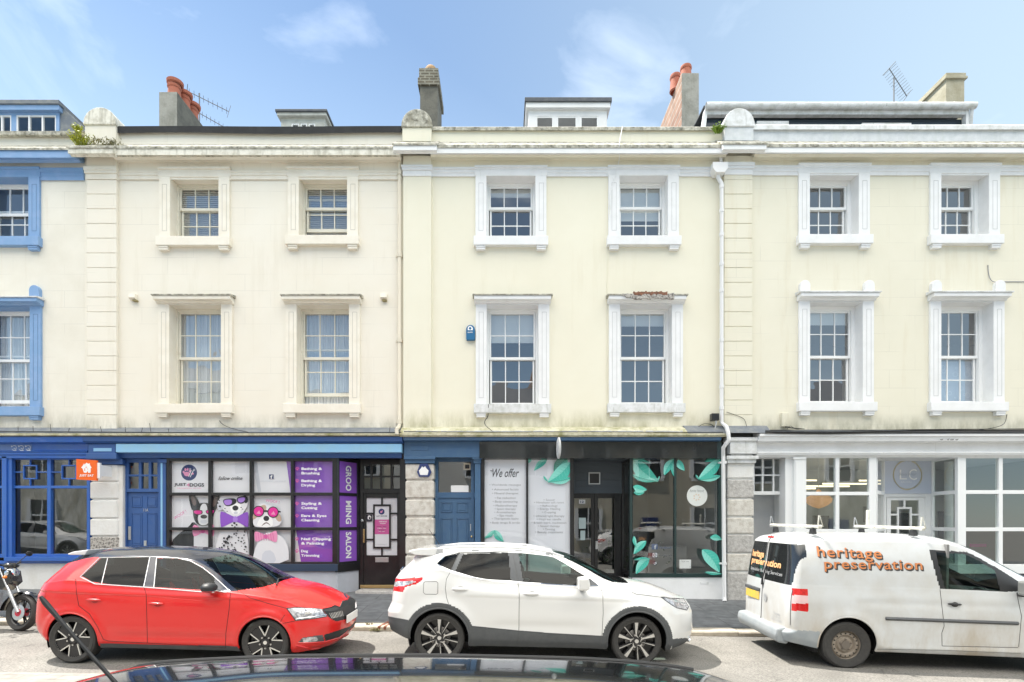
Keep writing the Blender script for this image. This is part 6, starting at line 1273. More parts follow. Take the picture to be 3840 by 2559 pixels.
                if style == 'twin':
                    for k_ in range(5):
                        a = 2*math.pi*k_/5 + math.pi/2 + .02
                        q.cm = 2; slab([(.26, a+.18), (.40, a+.12), (.97, a+.09), (.97, a-.10), (.55, a-.06), (.30, a-.02), (.22, a-.35), (.19, a-.6)], .004, .03)
                        slab([(.22, a-.55), (.28, a-.50), (.97, a-.53), (.97, a-.575)], .004, .03)
                        q.cm = 0; slab([(.25, a-.42), (.97, a-.46), (.97, a-.64), (.22, a-.75)], .02, .05); slab([(.25, a+.4), (.97, a+.15), (.97, a-.16), (.25, a-.3)], .025, .05)
                q.cm = 1
                for k_ in range(5): a = 2*math.pi*k_/5 + math.pi/2 + (.63 if style == 'vblade' else .3); slab([(.30+.045*math.cos(t), a+.045/.30*math.sin(t)) for t in [2*math.pi*i/8 for i in range(8)]], .0, .02)
                q.cm = 2; slab([(.10, 2*math.pi*i/14) for i in range(14)], -.003, .01)
            q.build('rim', mats, tyre, smooth=True, sharp=25)
            # liner of the arch
            q = MB(); q.lathe([(s.S['Ra']+.005, sg*(yo-.045)), (s.S['Ra']+.03, sg*(yo-.10)), (s.S['Ra']+.03, sg*(yo-.36)), (.001, sg*(yo-.37))], (x, 0, s.S['az']), 'y', 40, -.35, math.pi+.35); q.build('arch_liner', M_UNDER, s.root, smooth=True)
    def arch_lip(s, x, z, Ra, m, r=.014, a0=-12, a1=192, name='arch_lip'):
        for sg in (-1, 1):
            pts = []
            for i in range(49):
                a = math.radians(a0+(a1-a0)*i/48); h = s.on(x+(Ra+.004)*math.cos(a), max(.16, z+(Ra+.004)*math.sin(a)))
                if h: pts.append((x+Ra*math.cos(a), (h.y+.006)*-sg, z+Ra*math.sin(a)))
            q = MB(); q.tube(pts, r, 8); q.build(name, m, s.root, smooth=True)
    def decal(s, v, f, m, x, z, shear=0, off=.004, name='lettering', depth=None, parent=None):
        """flat 2-d shapes laid on the photographed side"""
        q = MB(); vs = []
        for a, b in v:
            h = s.on(x+a, z+b); vs.append((x+a, (h.y if h else -.8)-off, z+b))
        q.add(vs, f); return q.build(name, m, parent or s.root)
    def interior(s, seats, dash_x, wheel_side=-1, red=False, zs=.42):
        for (sx, sy, rear) in seats:
            q = MB(); w = .25; q.box(sx-.02, sx+.48, sy-w, sy+w, zs-.14, zs+.06)
            q.prism([(sx-.02, zs), (sx+.12, zs), (sx-.05, zs+.58), (sx-.16, zs+.60), (sx-.22, zs+.56)], sy-w, sy+w)
            q.prism([(sx-.13, zs+.60), (sx-.05, zs+.60), (sx-.07, zs+.80), (sx-.16, zs+.80)], sy-.13, sy+.13)
            o = q.build('seat', M_SEATD, s.root, bevel=.04)
            if red and not rear:
                q = MB()
                for sd in (-1, 1): q.prism([(sx+.03, zs+.06), (sx+.14, zs+.06), (sx+.0, zs+.56), (sx-.06, zs+.62)], sy+sd*w-.03, sy+sd*w+.03)
                q.build('seat_trim', M_SEATR, o, bevel=.015)
        Wd = s.S['Wi']; q = MB(); q.prism([(dash_x-.05, zs), (dash_x-.12, zs+.30), (dash_x-.05, zs+.44), (dash_x+.35, zs+.42), (dash_x+.5, zs)], -Wd, Wd); q.build('dashboard', M_DASH, s.root, bevel=.03)
        q = MB(); c = (dash_x-.25, wheel_side*.36, zs+.34); n = 24; t_ = .45; q.tube([(c[0]+.18*math.cos(a)*math.sin(t_)*-1, c[1]+.18*math.sin(a), c[2]+.18*math.cos(a)*math.cos(t_)) for a in [2*math.pi*i/n for i in range(n+1)]], .015, 8)
        q.tube([(c[0], c[1]-.16, c[2]), (c[0], c[1]+.16, c[2])], .02, 6); q.tube([c, (c[0]+.25, c[1], c[2]-.1)], .03, 6); q.build('steering_wheel', M_DASH, s.root, smooth=True)
        q = MB(); q.box(s.S['xr']+.5, dash_x+.3, -Wd-.04, Wd+.04, zs-.16, zs-.14); q.build('cabin_floor', M_UNDER, s.root)
    def handle(s, px, py, k, w, h, m, tilt=0):
        a, _ = s.ray(px*k[2]+k[0], py*k[2]+k[1])
        if not a: return
        for sg in (1, -1):
            q = MB(); y = a.y; q.lathe2((0, 0, 0), (w/2, .026, h/2), 18, 10); q.v = [(v[0]+a.x, (y-.014+v[1]*(1 if abs(v[0]) < w*.33 else .6))*sg, v[2]+a.z-tilt*v[0]) for v in q.v]; hd = q.build('door_handle', m, s.root, smooth=True)
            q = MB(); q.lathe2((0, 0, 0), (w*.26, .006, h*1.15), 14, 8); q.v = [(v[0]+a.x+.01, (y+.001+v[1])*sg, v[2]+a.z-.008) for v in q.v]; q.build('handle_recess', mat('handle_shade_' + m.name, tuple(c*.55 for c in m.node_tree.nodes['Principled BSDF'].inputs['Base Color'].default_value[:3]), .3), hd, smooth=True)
    def mirror(s, x, z, y, m, m2, L=.19, H=.13, D=.20, boxy=False):
        for sg in (-1, 1):
          if boxy:
            q = MB(); q.prism([(x-L/2, z-H/2), (x+L*.35, z-H/2), (x+L/2, z-H*.2), (x+L*.38, z+H/2), (x-L/2, z+H*.46)], sg*(y-D/2), sg*(y+D/2)); mm = q.build('door_mirror', m, s.root, bevel=.03)
            q = MB(); q.box(x-.04, x+.03, sg*(y-D/2-.08), sg*(y-D/2+.05), z-H/2-.02, z-H/2+.03); q.build('mirror_arm', m2, mm, bevel=.01)
          else:
            q = MB(); q.lathe2((0, 0, 0), (L/2, D/2, H/2), 20, 12); q.v = [(x+v[0]*(1-.25*(v[0] > 0)), sg*(y+v[1]), z+v[2]+.15*abs(v[0])*0) for v in [(min(v[0], L*.5), v[1], v[2]) for v in q.v]]
            q.v = [(max(v[0], x-L*.30), v[1], v[2]) for v in q.v]; mm = q.build('door_mirror', m, s.root, smooth=True)
            q = MB(); q.box(x-.03, x+.03, sg*(y-D/2-.06), sg*(y-D/2+.05), z-H/2-.01, z-H/2+.03); q.build('mirror_arm', m2, mm, bevel=.01)
            q = MB(); q.lathe2((x+.01, sg*y, z-H*.28), (L*.47, D*.47, H*.14), 16, 6); q.build('indicator', m2, mm, smooth=True)
M_RIMB = [M_WHEELB, mat('brake_disc', (.42, .40, .38), .5, .3), M_ALLOY]
STY = {'vblade': [M_WHEELB, M_RIMB[1], mat('bright_rim_edge', (.72, .71, .68), .3, .6)], 'twin': M_RIMB, 'steel': [mat('dusty_steel_wheel', (.30, .26, .215), .6, .1, noise=(9, (.20, .165, .13), .4, .75)), M_UNDER, mat('hub_grime', (.14, .12, .10), .7)]}
PITCH = math.atan(.015)      # the street falls to the right
KA, KB = (100, 2040, .3061), (740, 2040, .3061)
KC, KD = (1420, 2000, .3316), (2020, 2000, .3316)
KV = (2600, 1900, .527)
def J(*a):      # join point lists given in different crops into photo pixels
    out = []
    for k, pts in a: out += [(p[0]*k[2]+k[0], p[1]*k[2]+k[1]) for p in pts]
    return out
ID = (0, 0, 1)
def grow(P, k=3.0):
    cx = sum(p[0] for p in P)/len(P); cy = sum(p[1] for p in P)/len(P); return [(p[0]+(p[0]-cx)/max(1, math.hypot(p[0]-cx, p[1]-cy))*k, p[1]+(p[1]-cy)/max(1, math.hypot(p[0]-cx, p[1]-cy))*k) for p in P]
# ================================================================== red hatchback
M_RED = mat('bright_red_paint', (.66, .008, .006), .4, coat=.8, backdark=True)
M_ROOFB = mat('blue_black_roof_paint', (.012, .016, .030), .22, coat=.8, backdark=True)
ya = -5.12; w_ = .866; xa = (260-VX)/295
def disp_red(X, Z):
    d = 0*X
    for ax in (0, 2.465): r = np.sqrt((X-ax)**2+(Z-.30)**2); d += .022*np.exp(-((r-.38)/.055)**2)
    zc = .905-.045*(X-.2)/2; d += .012*(sstep(zc-.012, zc+.002, Z))*(1-sstep(zc+.0, zc+.13, Z))*sstep(-.7, -.3, X)*(1-sstep(2.3, 2.9, X))
    d += -.012*sstep(.50, .42, Z)*0 - .010*np.exp(-((Z-.36)/.05)**2)*sstep(.4, .7, X)*(1-sstep(1.9, 2.2, X))
    return d
RED = dict(xr=-.66, xf=3.33, Ra=.345, az=.305, Wi=.62, Rf=.40, Rr=.22, cf=1.0, cr=.9, Lf=.75, Lr=.85, bowf=.14, bowr=.06,
    zb=[(-.66, .34), (-.45, .26), (-.3, .20), (2.8, .18), (3.1, .17), (3.33, .20)], W=[(-.66, .80), (-.2, .85), (.6, .866), (2.2, .866), (2.9, .85), (3.33, .80)],
    belt=[(-.66, 1.00), (-.2, 1.06), (.1, 1.055), (.4, 1.01), (.9, .985), (2.0, .945), (2.35, .905), (2.8, .83), (3.15, .735), (3.33, .66)],
    edge=[(-.66, 1.24), (-.35, 1.30), (.1, 1.345), (.5, 1.365), (1.0, 1.36), (1.4, 1.33), (1.6, 1.255), (1.8, 1.13), (2.02, .985), (2.15, .955), (2.35, .925), (2.8, .85), (3.15, .76), (3.33, .68)],
    wedge=[(-.66, .56), (0, .595), (.8, .60), (1.4, .60), (1.8, .655), (2.05, .70), (2.4, .70), (2.9, .64), (3.33, .56)],
    top=[(-.66, 1.37), (-.4, 1.41), (0, 1.45), (.6, 1.475), (1.1, 1.468), (1.5, 1.43), (1.72, 1.375), (2.0, 1.245), (2.25, 1.10), (2.42, 1.01), (2.5, 1.0), (2.8, .955), (3.05, .885), (3.2, .82), (3.33, .745)],
    prof=[(0, .88), (.06, .945), (.15, .965), (.4, .99), (.6, 1.0), (.78, 1.0), (.9, .975), (1, .94)],
    kf=[(.15, .16), (.25, .05), (.35, .01), (.5, 0), (.68, .02), (.76, .07), (.9, .12)], kr=[(.2, .06), (.35, .02), (.5, .0), (.7, .02), (.85, .035), (1.0, .09), (1.15, .20), (1.3, .30), (1.38, .30), (1.5, .26)], disp=disp_red)
c = Car('hatchback_car', 'bright red five-door hatchback with black roof, parked outside the dog grooming shop', 'cars parked along the shop kerb', (xa, ya+w_, .085), 0, PITCH*1.15, RED)
R1, R2 = J((KA, [(685, 395), (905, 185), (985, 178), (915, 488), (860, 488)])), J((KA, [(1003, 178), (1500, 170), (1430, 520), (930, 490)]))
R3 = J((KA, [(1605, 180), (1850, 188), (2000, 220), (2156, 300)]), (KB, [(200, 405), (206, 572)]), (KA, [(1565, 536)]))
top = (c.freg == 3); lo = c.lab
up = (c.freg >= 2) & (c.frow == 0)
c.lab[(top | (c.freg == 2)) & (c.cen[:, 2] > .93) & (c.cen[:, 0] < 2.08) & (c.cen[:, 0] > -.9) & top] = 'roof_panel'
pil = c.inpx(J((KA, [(1505, 160), (1600, 160), (1560, 537), (1432, 522)]))) | c.inpx(J((KA, [(690, 183), (760, 155), (895, 167), (1500, 158), (1850, 168), (2020, 210), (2156, 285)]), (KB, [(200, 390), (400, 582), (500, 580), (480, 540), (150, 200), (0, 60), (-200, -60)]), (KA, [(690, 40)])))
c.lab[pil & up] = 'roof_panel'; c.lab[c.inpx(J((KB, [(205, 400), (400, 582), (330, 592), (206, 572)]))) & up] = 'roof_panel'
for i, P_ in enumerate((grow(R1), grow(R2), grow(R3))): c.lab[c.inpx(P_) & up & (c.freg == 2)] = ['quarter_window', 'rear_side_window', 'front_side_window'][i]
ws = (top | (c.freg == 2)) & (c.cen[:, 0] > 1.40) & (c.cen[:, 0] < 2.46) & c.inpx(J((KB, [(70, 195), (365, 135), (560, 100), (1100, 430), (1000, 470), (820, 528), (700, 545), (490, 573), (300, 410)])))
c.lab[ws] = 'windscreen'
rw = (c.frow == -1) & (np.abs(c.cen[:, 1]) < .52) & (c.cen[:, 2] > 1.05) & (c.cen[:, 2] < 1.32); c.lab[rw] = 'rear_window'
door = J((KA, [(600, 430), (610, 600), (640, 760), (770, 860), (870, 1020), (940, 1170), (1000, 1190), (1480, 1220), (1465, 620), (1435, 525)])); low = (c.freg == 1)
c.lab[c.inpx(door) & low & (c.frow == 0)] = 'rear_door'
c.lab[c.inpx(J((KA, [(1435, 525), (1465, 620), (1480, 1220), (2156, 1250)]), (KB, [(340, 1275), (350, 1090), (390, 800), (405, 590)]), (KA, [(2156, 560)]))) & low & (c.frow == 0)] = 'front_door'
front = (c.cen[:, 0] > 2.5); hl = J((KB, [(1095, 790), (1200, 780), (1400, 785), (1520, 795), (1590, 890), (1440, 915), (1205, 940)]))
c.lab[(c.freg == 3) & (c.cen[:, 0] > 2.4) & (c.lab == 'body')] = 'bonnet'
c.lab[c.inpx(hl) & front] = 'headlight'
c.lab[c.inpx(J((KB, [(1530, 800), (1640, 775), (1680, 750), (1745, 775), (1780, 690), (1900, 690), (1900, 880), (1800, 930), (1690, 950), (1640, 920), (1590, 880)]))) & front & (c.cen[:, 2] > .5)] = 'grille'
c.lab[c.inpx(J((KB, [(1550, 1115), (1710, 1065), (1900, 1000), (1900, 1050), (1740, 1150), (1570, 1200)]))) & front] = 'lower_grille'
c.lab[c.inpx(J((KB, [(1230, 1215), (1290, 1150), (1540, 1112), (1560, 1200)]))) & front] = 'fog_lamp_surround'
c.lab[c.inpx(J((KB, [(1290, 1155), (1460, 1140), (1480, 1190), (1300, 1210)]))) & front] = 'fog_lamp'
c.lab[(c.cen[:, 0] < -.35) & (c.cen[:, 2] > .78) & (c.cen[:, 2] < 1.0) & (np.abs(c.cen[:, 1]) > .52) & c.inpx(J((KA, [(150, 540), (245, 560), (290, 592), (240, 700), (190, 755), (100, 740)])))] = 'tail_light'
c.lab[(c.cen[:, 2] < .255) & (c.cen[:, 0] > .3) & (c.cen[:, 0] < 2.2)] = 'sill_trim'; c.lab[(c.freg == 0)] = 'underbody'
for ax in (0, 2.465): c.arch(ax, .305, .345)
c.build({'body': M_RED, 'bonnet': M_RED, 'roof_panel': M_ROOFB, 'quarter_window': (M_TGLASS, 1), 'rear_side_window': (M_TGLASS, 1), 'front_side_window': (M_CGLASS, 1), 'windscreen': M_CGLASS, 'rear_window': M_TGLASS, 'rear_door': (M_RED, 1), 'front_door': (M_RED, 1),
   'headlight': (M_LWHT, 1), 'grille': M_BLKP, 'lower_grille': M_BLKP, 'fog_lamp_surround': (M_GREYP, 1), 'fog_lamp': (M_LWHT, 1), 'tail_light': (M_LRED, 1), 'sill_trim': (M_GREYP, 1), 'underbody': M_UNDER})
SEAM = mat('panel_gap_shadow', (.05, .01, .01), .7); SEAMW = mat('panel_gap_grey', (.10, .10, .10), .7); M_TRIM = mat('window_chrome_trim', (.70, .70, .70), .25, .6)
for P_ in ([(600, 430), (610, 600), (640, 760), (770, 860), (870, 1020), (940, 1170), (1000, 1190), (2150, 1250)], [(1435, 527), (1465, 620), (1480, 1215)]): c.line(P_, KA, .0035, SEAM)
for P_ in ([(405, 600), (390, 800), (350, 1090), (345, 1275), (20, 1253)], [(530, 590), (640, 660), (900, 740), (1095, 790), (1200, 780), (1400, 785), (1530, 797), (1640, 775), (1690, 752), (1745, 772)], [(1070, 870), (1000, 985), (1200, 945)]): c.line(P_, KB, .0035, SEAM)
c.line([(p[0], p[1]) for p in J((KA, [(1510, 160), (895, 172), (660, 405), (840, 492), (1435, 530), (1560, 540), (2140, 588)]), (KB, [(205, 575), (330, 592), (402, 584)]))], ID, .0075, M_TRIM, 'window_trim', off=.002)
c.line(J((KA, [(1560, 538), (1595, 168), (1850, 175), (2010, 212), (2156, 292)]), (KB, [(200, 396), (400, 582)])), ID, .0065, M_TRIM, 'window_trim', off=.002); c.line([(1510, 165), (1435, 524)], KA, .0065, M_TRIM, 'window_trim', off=.002); c.line([(993, 178), (918, 490)], KA, .006, M_TRIM, 'window_trim', off=.002)
for P_ in ([(1095, 790), (1200, 780), (1400, 785), (1520, 797), (1590, 890), (1440, 915), (1205, 940), (1095, 790)],): c.line(P_, KB, .005, M_BLKP, 'lamp_edge')
c.line([(1340, 815), (1390, 815), (1395, 850), (1310, 850), (1310, 815), (1340, 815)], KB, .012, M_CHROME, 'lamp_reflector'); c.line([(1220, 918), (1440, 893), (1580, 868)], KB, .008, M_CHROME, 'running_light')
for i in range(9): c.line([(1618+i*19, 850-4*i), (1650+i*17, 915-4*i)], KB, .006, M_CHROME, 'grille_bar')
c.line([(1530, 800), (1640, 778), (1680, 756), (1745, 778), (1782, 700)], KB, .008, M_BLKP, 'grille_edge')
c.line([(1210, 1245), (1400, 1290), (1600, 1262), (1760, 1190), (1860, 1080)], KB, .014, M_RED, 'splitter'); c.line([(1230, 1215), (1400, 1212), (1560, 1200), (1740, 1150), (1850, 1065)], KB, .008, M_RED, 'bumper_edge')
c.handle(828, 685, KA, .20, .035, M_RED, .02); c.handle(1592, 730, KA, .20, .035, M_RED, .02)
c.line([(300, 590), (610, 608), (1465, 640), (2150, 700)], KA, .002, M_RED, 'crease')
c.mirror(1.80, 1.01, .93, M_BLKP, M_CHROME, .235, .125, .22)
for ax in (0, 2.465): c.wheel(ax, .305, .305, .215, .243, 'vblade', .845); c.arch_lip(ax, .305, .345, M_RED, .012)
c.interior([(1.15, -.34, 0), (1.15, .34, 0), (.25, -.33, 1), (.25, .33, 1)], 1.95, -1, True)
def patch(car, px, py, w, h, m, name, off=.006, rot=0, parent=None, both=False):
    """small raised plate tangent to the skin where the photo shows it"""
    p, n = car.ray(px, py)
    if p is None: return None
    if n.y > 0 and abs(n.y) > .2: n = -n
    up = Vector((0, 0, 1)); t = up.cross(n).normalized(); u = n.cross(t).normalized(); q = MB(); o = p+n*off
    a = [o+t*sx*w/2+u*sz*h/2 for sx, sz in ((-1, -1), (1, -1), (1, 1), (-1, 1))]; b_ = [v-n*(off+.004) for v in a]
    q.add(a+b_, [(0, 1, 2, 3), (7, 6, 5, 4), (0, 4, 5, 1), (1, 5, 6, 2), (2, 6, 7, 3), (3, 7, 4, 0)]); return q.build(name, m, parent or car.root, bevel=.002)
def emblem(car, x, y, z, n, r, name='badge', ring=True):
    n = Vector(n).normalized(); t = Vector((0, 0, 1)).cross(n).normalized(); u = n.cross(t); q = MB(); c0 = Vector((x, y, z))
    for (r0, r1) in ((.82, 1.0),):
        for i in range(24):
            a0, a1 = 2*math.pi*i/24, 2*math.pi*(i+1)/24; q.add([c0+(t*math.cos(a)+u*math.sin(a))*r*k+n*.006 for a, k in ((a0, r0), (a1, r0), (a1, r1), (a0, r1))], [(0, 1, 2, 3)])
    return q, c0, t, u, n
q = MB(); q.box(3.335, 3.35, -.26, .26, .46, .57); pl = q.build('number_plate', mat('blank_white_plate', (.80, .80, .78), .5), c.root, bevel=.005)
q, c0, t, u, n = emblem(c, 3.24, 0, .80, (1, 0, .8), .045); q.add([c0+(t*math.cos(a)+u*math.sin(a))*.034+n*.004 for a in [2*math.pi*i/16 for i in range(16)]], [tuple(range(16))]); q.build('badge', M_CHROME, c.root)
# wiper and spoiler
q = MB(); q.tube([(2.44, -.45, 1.0), (2.36, -.2, 1.055), (2.40, .1, 1.05)], .009); q.build('wiper', M_BLKP, c.root)
q = MB(); q.prism([(-.06, 1.435), (-.26, 1.405), (-.34, 1.375), (-.32, 1.36), (-.1, 1.36)], -.52, .52); q.build('spoiler', mat('silver_white_spoiler', (.7, .7, .72), .3), c.root, bevel=.012)

# ================================================================== white crossover
M_WHT = mat('white_car_paint', (.70, .70, .69), .3, coat=1.0, backdark=True)
ya2 = -4.80; w2 = .903; xa2 = (1644-VX)/282
def disp_w(X, Z):
    d = 0*X
    for ax in (0, 2.646): r = np.sqrt((X-ax)**2+(Z-.34)**2); d += .030*np.exp(-((r-.46)/.08)**2)
    zc = .93-.03*(X)/2; d += .012*sstep(zc-.03, zc+.01, Z)*(1-sstep(zc+.02, zc+.16, Z))*sstep(.1, .5, X)*(1-sstep(2.3, 2.9, X)); d -= .014*np.exp(-((Z-.52)/.07)**2)*sstep(.5, .9, X)*(1-sstep(1.8, 2.2, X))
    return d
WHT = dict(xr=-.79, xf=3.58, Ra=.405, az=.345, Wi=.66, Rf=.42, Rr=.26, Lf=.7, Lr=.9, bowf=.16, bowr=.08,
    zb=[(-.79, .40), (-.5, .30), (-.3, .24), (2.9, .22), (3.2, .22), (3.58, .26)], W=[(-.79, .84), (-.2, .89), (.6, .90), (2.4, .90), (3.0, .89), (3.58, .82)],
    belt=[(-.79, 1.14), (-.3, 1.22), (.0, 1.27), (.2, 1.21), (.5, 1.145), (.8, 1.105), (1.2, 1.085), (2.1, 1.045), (2.5, 1.02), (3.0, .945), (3.35, .86), (3.58, .76)],
    edge=[(-.79, 1.37), (-.4, 1.42), (.1, 1.465), (.6, 1.49), (1.1, 1.485), (1.5, 1.445), (1.75, 1.37), (2.0, 1.235), (2.25, 1.085), (2.5, 1.04), (3.0, .965), (3.35, .88), (3.58, .78)],
    wedge=[(-.79, .58), (0, .62), (.8, .63), (1.5, .63), (2.0, .68), (2.3, .72), (2.7, .71), (3.2, .66), (3.58, .58)],
    top=[(-.79, 1.46), (-.5, 1.505), (0, 1.55), (.6, 1.575), (1.1, 1.57), (1.5, 1.535), (1.75, 1.475), (2.0, 1.37), (2.3, 1.21), (2.5, 1.115), (2.6, 1.105), (3.0, 1.04), (3.3, .965), (3.48, .90), (3.58, .84)],
    prof=[(0, .89), (.06, .95), (.15, .97), (.35, .99), (.55, 1.0), (.78, .995), (.9, .965), (1, .925)],
    kf=[(.2, .14), (.3, .04), (.45, 0), (.7, .01), (.82, .06), (.95, .12)], kr=[(.2, .16), (.35, .05), (.5, .01), (.66, .0), (.78, .055), (.95, .07), (1.1, .10), (1.2, .17), (1.35, .33), (1.45, .38), (1.6, .36)], disp=disp_w)
c = Car('crossover_car', 'white five-door crossover with black lower cladding and roof rails, parked outside the salon', 'cars parked along the shop kerb', (xa2, ya2+w2, -.005), 0, PITCH*1.1, WHT)
top = c.freg == 3; up = (c.freg >= 2) & (c.frow == 0); low = c.freg <= 1
W1_ = J((KC, [(665, 345), (740, 270), (905, 235), (815, 415), (760, 400)])); W2_ = J((KC, [(960, 240), (1462, 222), (1490, 537), (1180, 522), (1060, 492), (870, 435)])); W3_ = J((KC, [(1585, 225), (1870, 235)]), (KD, [(150, 270), (300, 352), (450, 445), (580, 520), (585, 598), (0, 568)]), (KC, [(1640, 553)]))
for P_, nm in ((J((KC, [(905, 230), (960, 235), (870, 437), (812, 420)])), 'rear_pillar'), (J((KC, [(1462, 218), (1585, 215), (1642, 556), (1488, 540)])), 'centre_pillar'), (J((KD, [(578, 515), (692, 595), (585, 600)])), 'mirror_corner')): c.lab[c.inpx(P_) & ((c.freg == 2) | (c.freg == 1)) & (c.frow == 0)] = nm
for P_, nm in ((grow(W1_, 2), 'quarter_window'), (grow(W2_, 2), 'rear_side_window'), (grow(W3_, 2), 'front_side_window')): c.lab[c.inpx(P_) & (c.freg == 2) & (c.frow == 0)] = nm
wsw = (top | (c.freg == 2)) & (c.cen[:, 0] > 1.55) & (c.cen[:, 0] < 2.62) & (np.abs(c.cen[:, 1]) < np.interp(c.cen[:, 0], [1.55, 2.0, 2.35, 2.62], [.52, .59, .62, .45])) & top
c.lab[wsw] = 'windscreen'
c.lab[(top) & (c.cen[:, 0] >= 2.62) & (c.lab == 'body')] = 'bonnet'
c.lab[(c.frow == -1) & (np.abs(c.cen[:, 1]) < .60) & (c.cen[:, 2] > 1.10) & (c.cen[:, 2] < 1.40)] = 'rear_window'
ba = low & (c.frow == 0) & (c.cen[:, 1]*0 == 0)
c.lab[c.inpx(J((KC, [(905, 235), (815, 430), (765, 520), (755, 620), (765, 720), (790, 800), (1000, 1000), (1080, 1225), (1585, 1240), (1590, 700), (1575, 550), (1490, 537), (1180, 522), (870, 435)]))) & ba] = 'rear_door'
c.lab[c.inpx(J((KC, [(1575, 550), (1590, 700), (1585, 1240), (1870, 1250)]), (KD, [(700, 1280), (715, 1165), (730, 900), (725, 680), (690, 595), (0, 568)]))) & ba] = 'front_door'
hl = J((KD, [(1380, 720), (1500, 740), (1640, 740), (1700, 830), (1680, 872), (1560, 845), (1500, 810)])); c.lab[c.inpx(hl) & (c.cen[:, 0] > 2.7)] = 'headlight'
tl = J((KC, [(60, 515), (165, 515), (500, 500), (490, 530), (440, 570), (300, 610), (275, 665), (200, 660), (60, 640)])); c.lab[c.inpx(tl) & (c.cen[:, 0] < .2) & (np.abs(c.cen[:, 1]) > .45)] = 'tail_light'
c.lab[c.inpx(J((KC, [(150, 548), (440, 540), (350, 580), (270, 602), (150, 602)]))) & (c.cen[:, 0] < .2) & (c.lab == 'tail_light')] = 'tail_light_lens'
cl = c.inpx(J((KC, [(1040, 1050), (1590, 1105), (1870, 1125)]), (KD, [(0, 1125), (720, 1165), (770, 1165), (770, 1400), (0, 1400)]), (KC, [(1040, 1400)]))) | (c.inpx(J((KC, [(0, 915), (75, 935), (335, 985), (360, 1250), (0, 1250)]))) & (c.cen[:, 0] < 0)) | c.inpx(J((KD, [(1510, 1195), (1660, 1185), (1800, 1225), (1800, 1400), (1500, 1400)])))
for ax in (0, 2.646): r = np.hypot(c.cen[:, 0]-ax, c.cen[:, 2]-.345); cl |= (r < .475) & (c.cen[:, 2] > .2) & (np.abs(c.cen[:, 1]) > .5)
c.lab[cl & low] = 'lower_cladding'; c.lab[c.freg == 0] = 'underbody'
for ax in (0, 2.646): c.arch(ax, .345, .405)
c.build({'body': M_WHT, 'bonnet': M_WHT, 'rear_pillar': (M_GREYP, 1), 'centre_pillar': (M_GREYP, 1), 'mirror_corner': (M_GREYP, 1), 'quarter_window': (M_TGLASS, 1), 'rear_side_window': (M_TGLASS, 1), 'front_side_window': (M_CGLASS, 1), 'windscreen': M_CGLASS, 'rear_window': M_TGLASS, 'rear_door': (M_WHT, 1), 'front_door': (M_WHT, 1), 'headlight': (M_LWHT, 1), 'tail_light': (M_LRED, 1), 'tail_light_lens': (M_LWHT, 1), 'lower_cladding': M_GREYP, 'underbody': M_UNDER})
for P_ in ([(905, 230), (815, 430), (765, 520), (755, 620), (765, 720), (790, 800)], [(1515, 210), (1575, 550), (1590, 700), (1585, 1230)], [(510, 560), (525, 548), (655, 548), (670, 565), (668, 680), (650, 692), (525, 690), (505, 670), (510, 560)]): c.line(P_, KC, .0035, SEAMW)
for P_ in ([(690, 600), (725, 680), (730, 900), (715, 1165), (700, 1280)], [(970, 615), (1100, 690), (1380, 720), (1640, 742)]): c.line(P_, KD, .0035, SEAMW)
c.line(J((KC, [(1515, 212), (905, 224), (745, 262), (645, 348), (815, 425), (1060, 497), (1180, 528), (1490, 543), (1640, 560), (1870, 572)]), (KD, [(0, 573), (460, 602), (690, 600), (580, 510), (450, 435), (300, 342), (150, 258)]), (KC, [(1870, 225), (1515, 212)])), ID, .0075, M_CHROME, 'window_trim', off=.002)
c.line(J((KC, [(1042, 1050), (1590, 1105), (1870, 1125)]), (KD, [(0, 1125), (720, 1165), (765, 1165)])), ID, .006, M_GREYP, 'cladding_edge'); c.line([(75, 935), (335, 985)], KC, .006, M_GREYP, 'cladding_edge')
c.line([(1380, 720), (1500, 740), (1640, 740), (1695, 830), (1675, 872), (1560, 845), (1500, 810), (1380, 720)], KD, .005, M_BLKP, 'lamp_edge')
c.handle(918, 632, KC, .21, .042, M_WHT, .02); c.handle(1725, 685, KC, .21, .042, M_WHT, .02)
c.mirror(1.90, 1.12, .99, M_WHT, M_GREYP, .16, .175, .20, True)
for ax in (0, 2.646): c.wheel(ax, .340, .338, .215, .270, 'twin', .875); c.arch_lip(ax, .345, .405, M_GREYP, .014)
c.interior([(1.2, -.36, 0), (1.2, .36, 0), (.3, -.36, 1), (.3, .36, 1)], 2.1, -1, False, .50)
for sg in (-1, 1):     # roof rails
    q = MB(); q.tube([(-.20, sg*.57, 1.475), (-.08, sg*.57, 1.515), (.15, sg*.575, 1.545), (.7, sg*.58, 1.562), (1.2, sg*.58, 1.545), (1.5, sg*.58, 1.50), (1.68, sg*.58, 1.44)], .016, 8)
    for x_ in (-.05, .45, 1.05, 1.48): q.box(x_-.05, x_+.05, sg*.58-.006, sg*.58+.006, 1.44, 1.52 if x_ < 1.4 else 1.49)
    q.build('roof_rail', mat('silver_roof_rail', (.62, .63, .64), .35, .5), c.root, smooth=True)
q = MB(); q.prism([(-.08, 1.535), (-.36, 1.515), (-.47, 1.49), (-.48, 1.465), (-.38, 1.43), (-.1, 1.42)], -.60, .60); q.build('spoiler', M_WHT, c.root, bevel=.02)
q = MB(); q.tube([(-.12, 0, 1.55), (-.28, 0, 1.78)], [.006, .003], 6); q.build('aerial', M_BLKP, c.root)
q = MB(); q.tube([(-.64, -.02, 1.12), (-.69, -.02, 1.165), (-.66, -.02, 1.20), (-.60, .1, 1.20)], .012, 6); q.build('rear_wiper', M_CHROME, c.root)
p_, n_ = c.ray(2020+1700*.3316, 2000+1182*.3316)
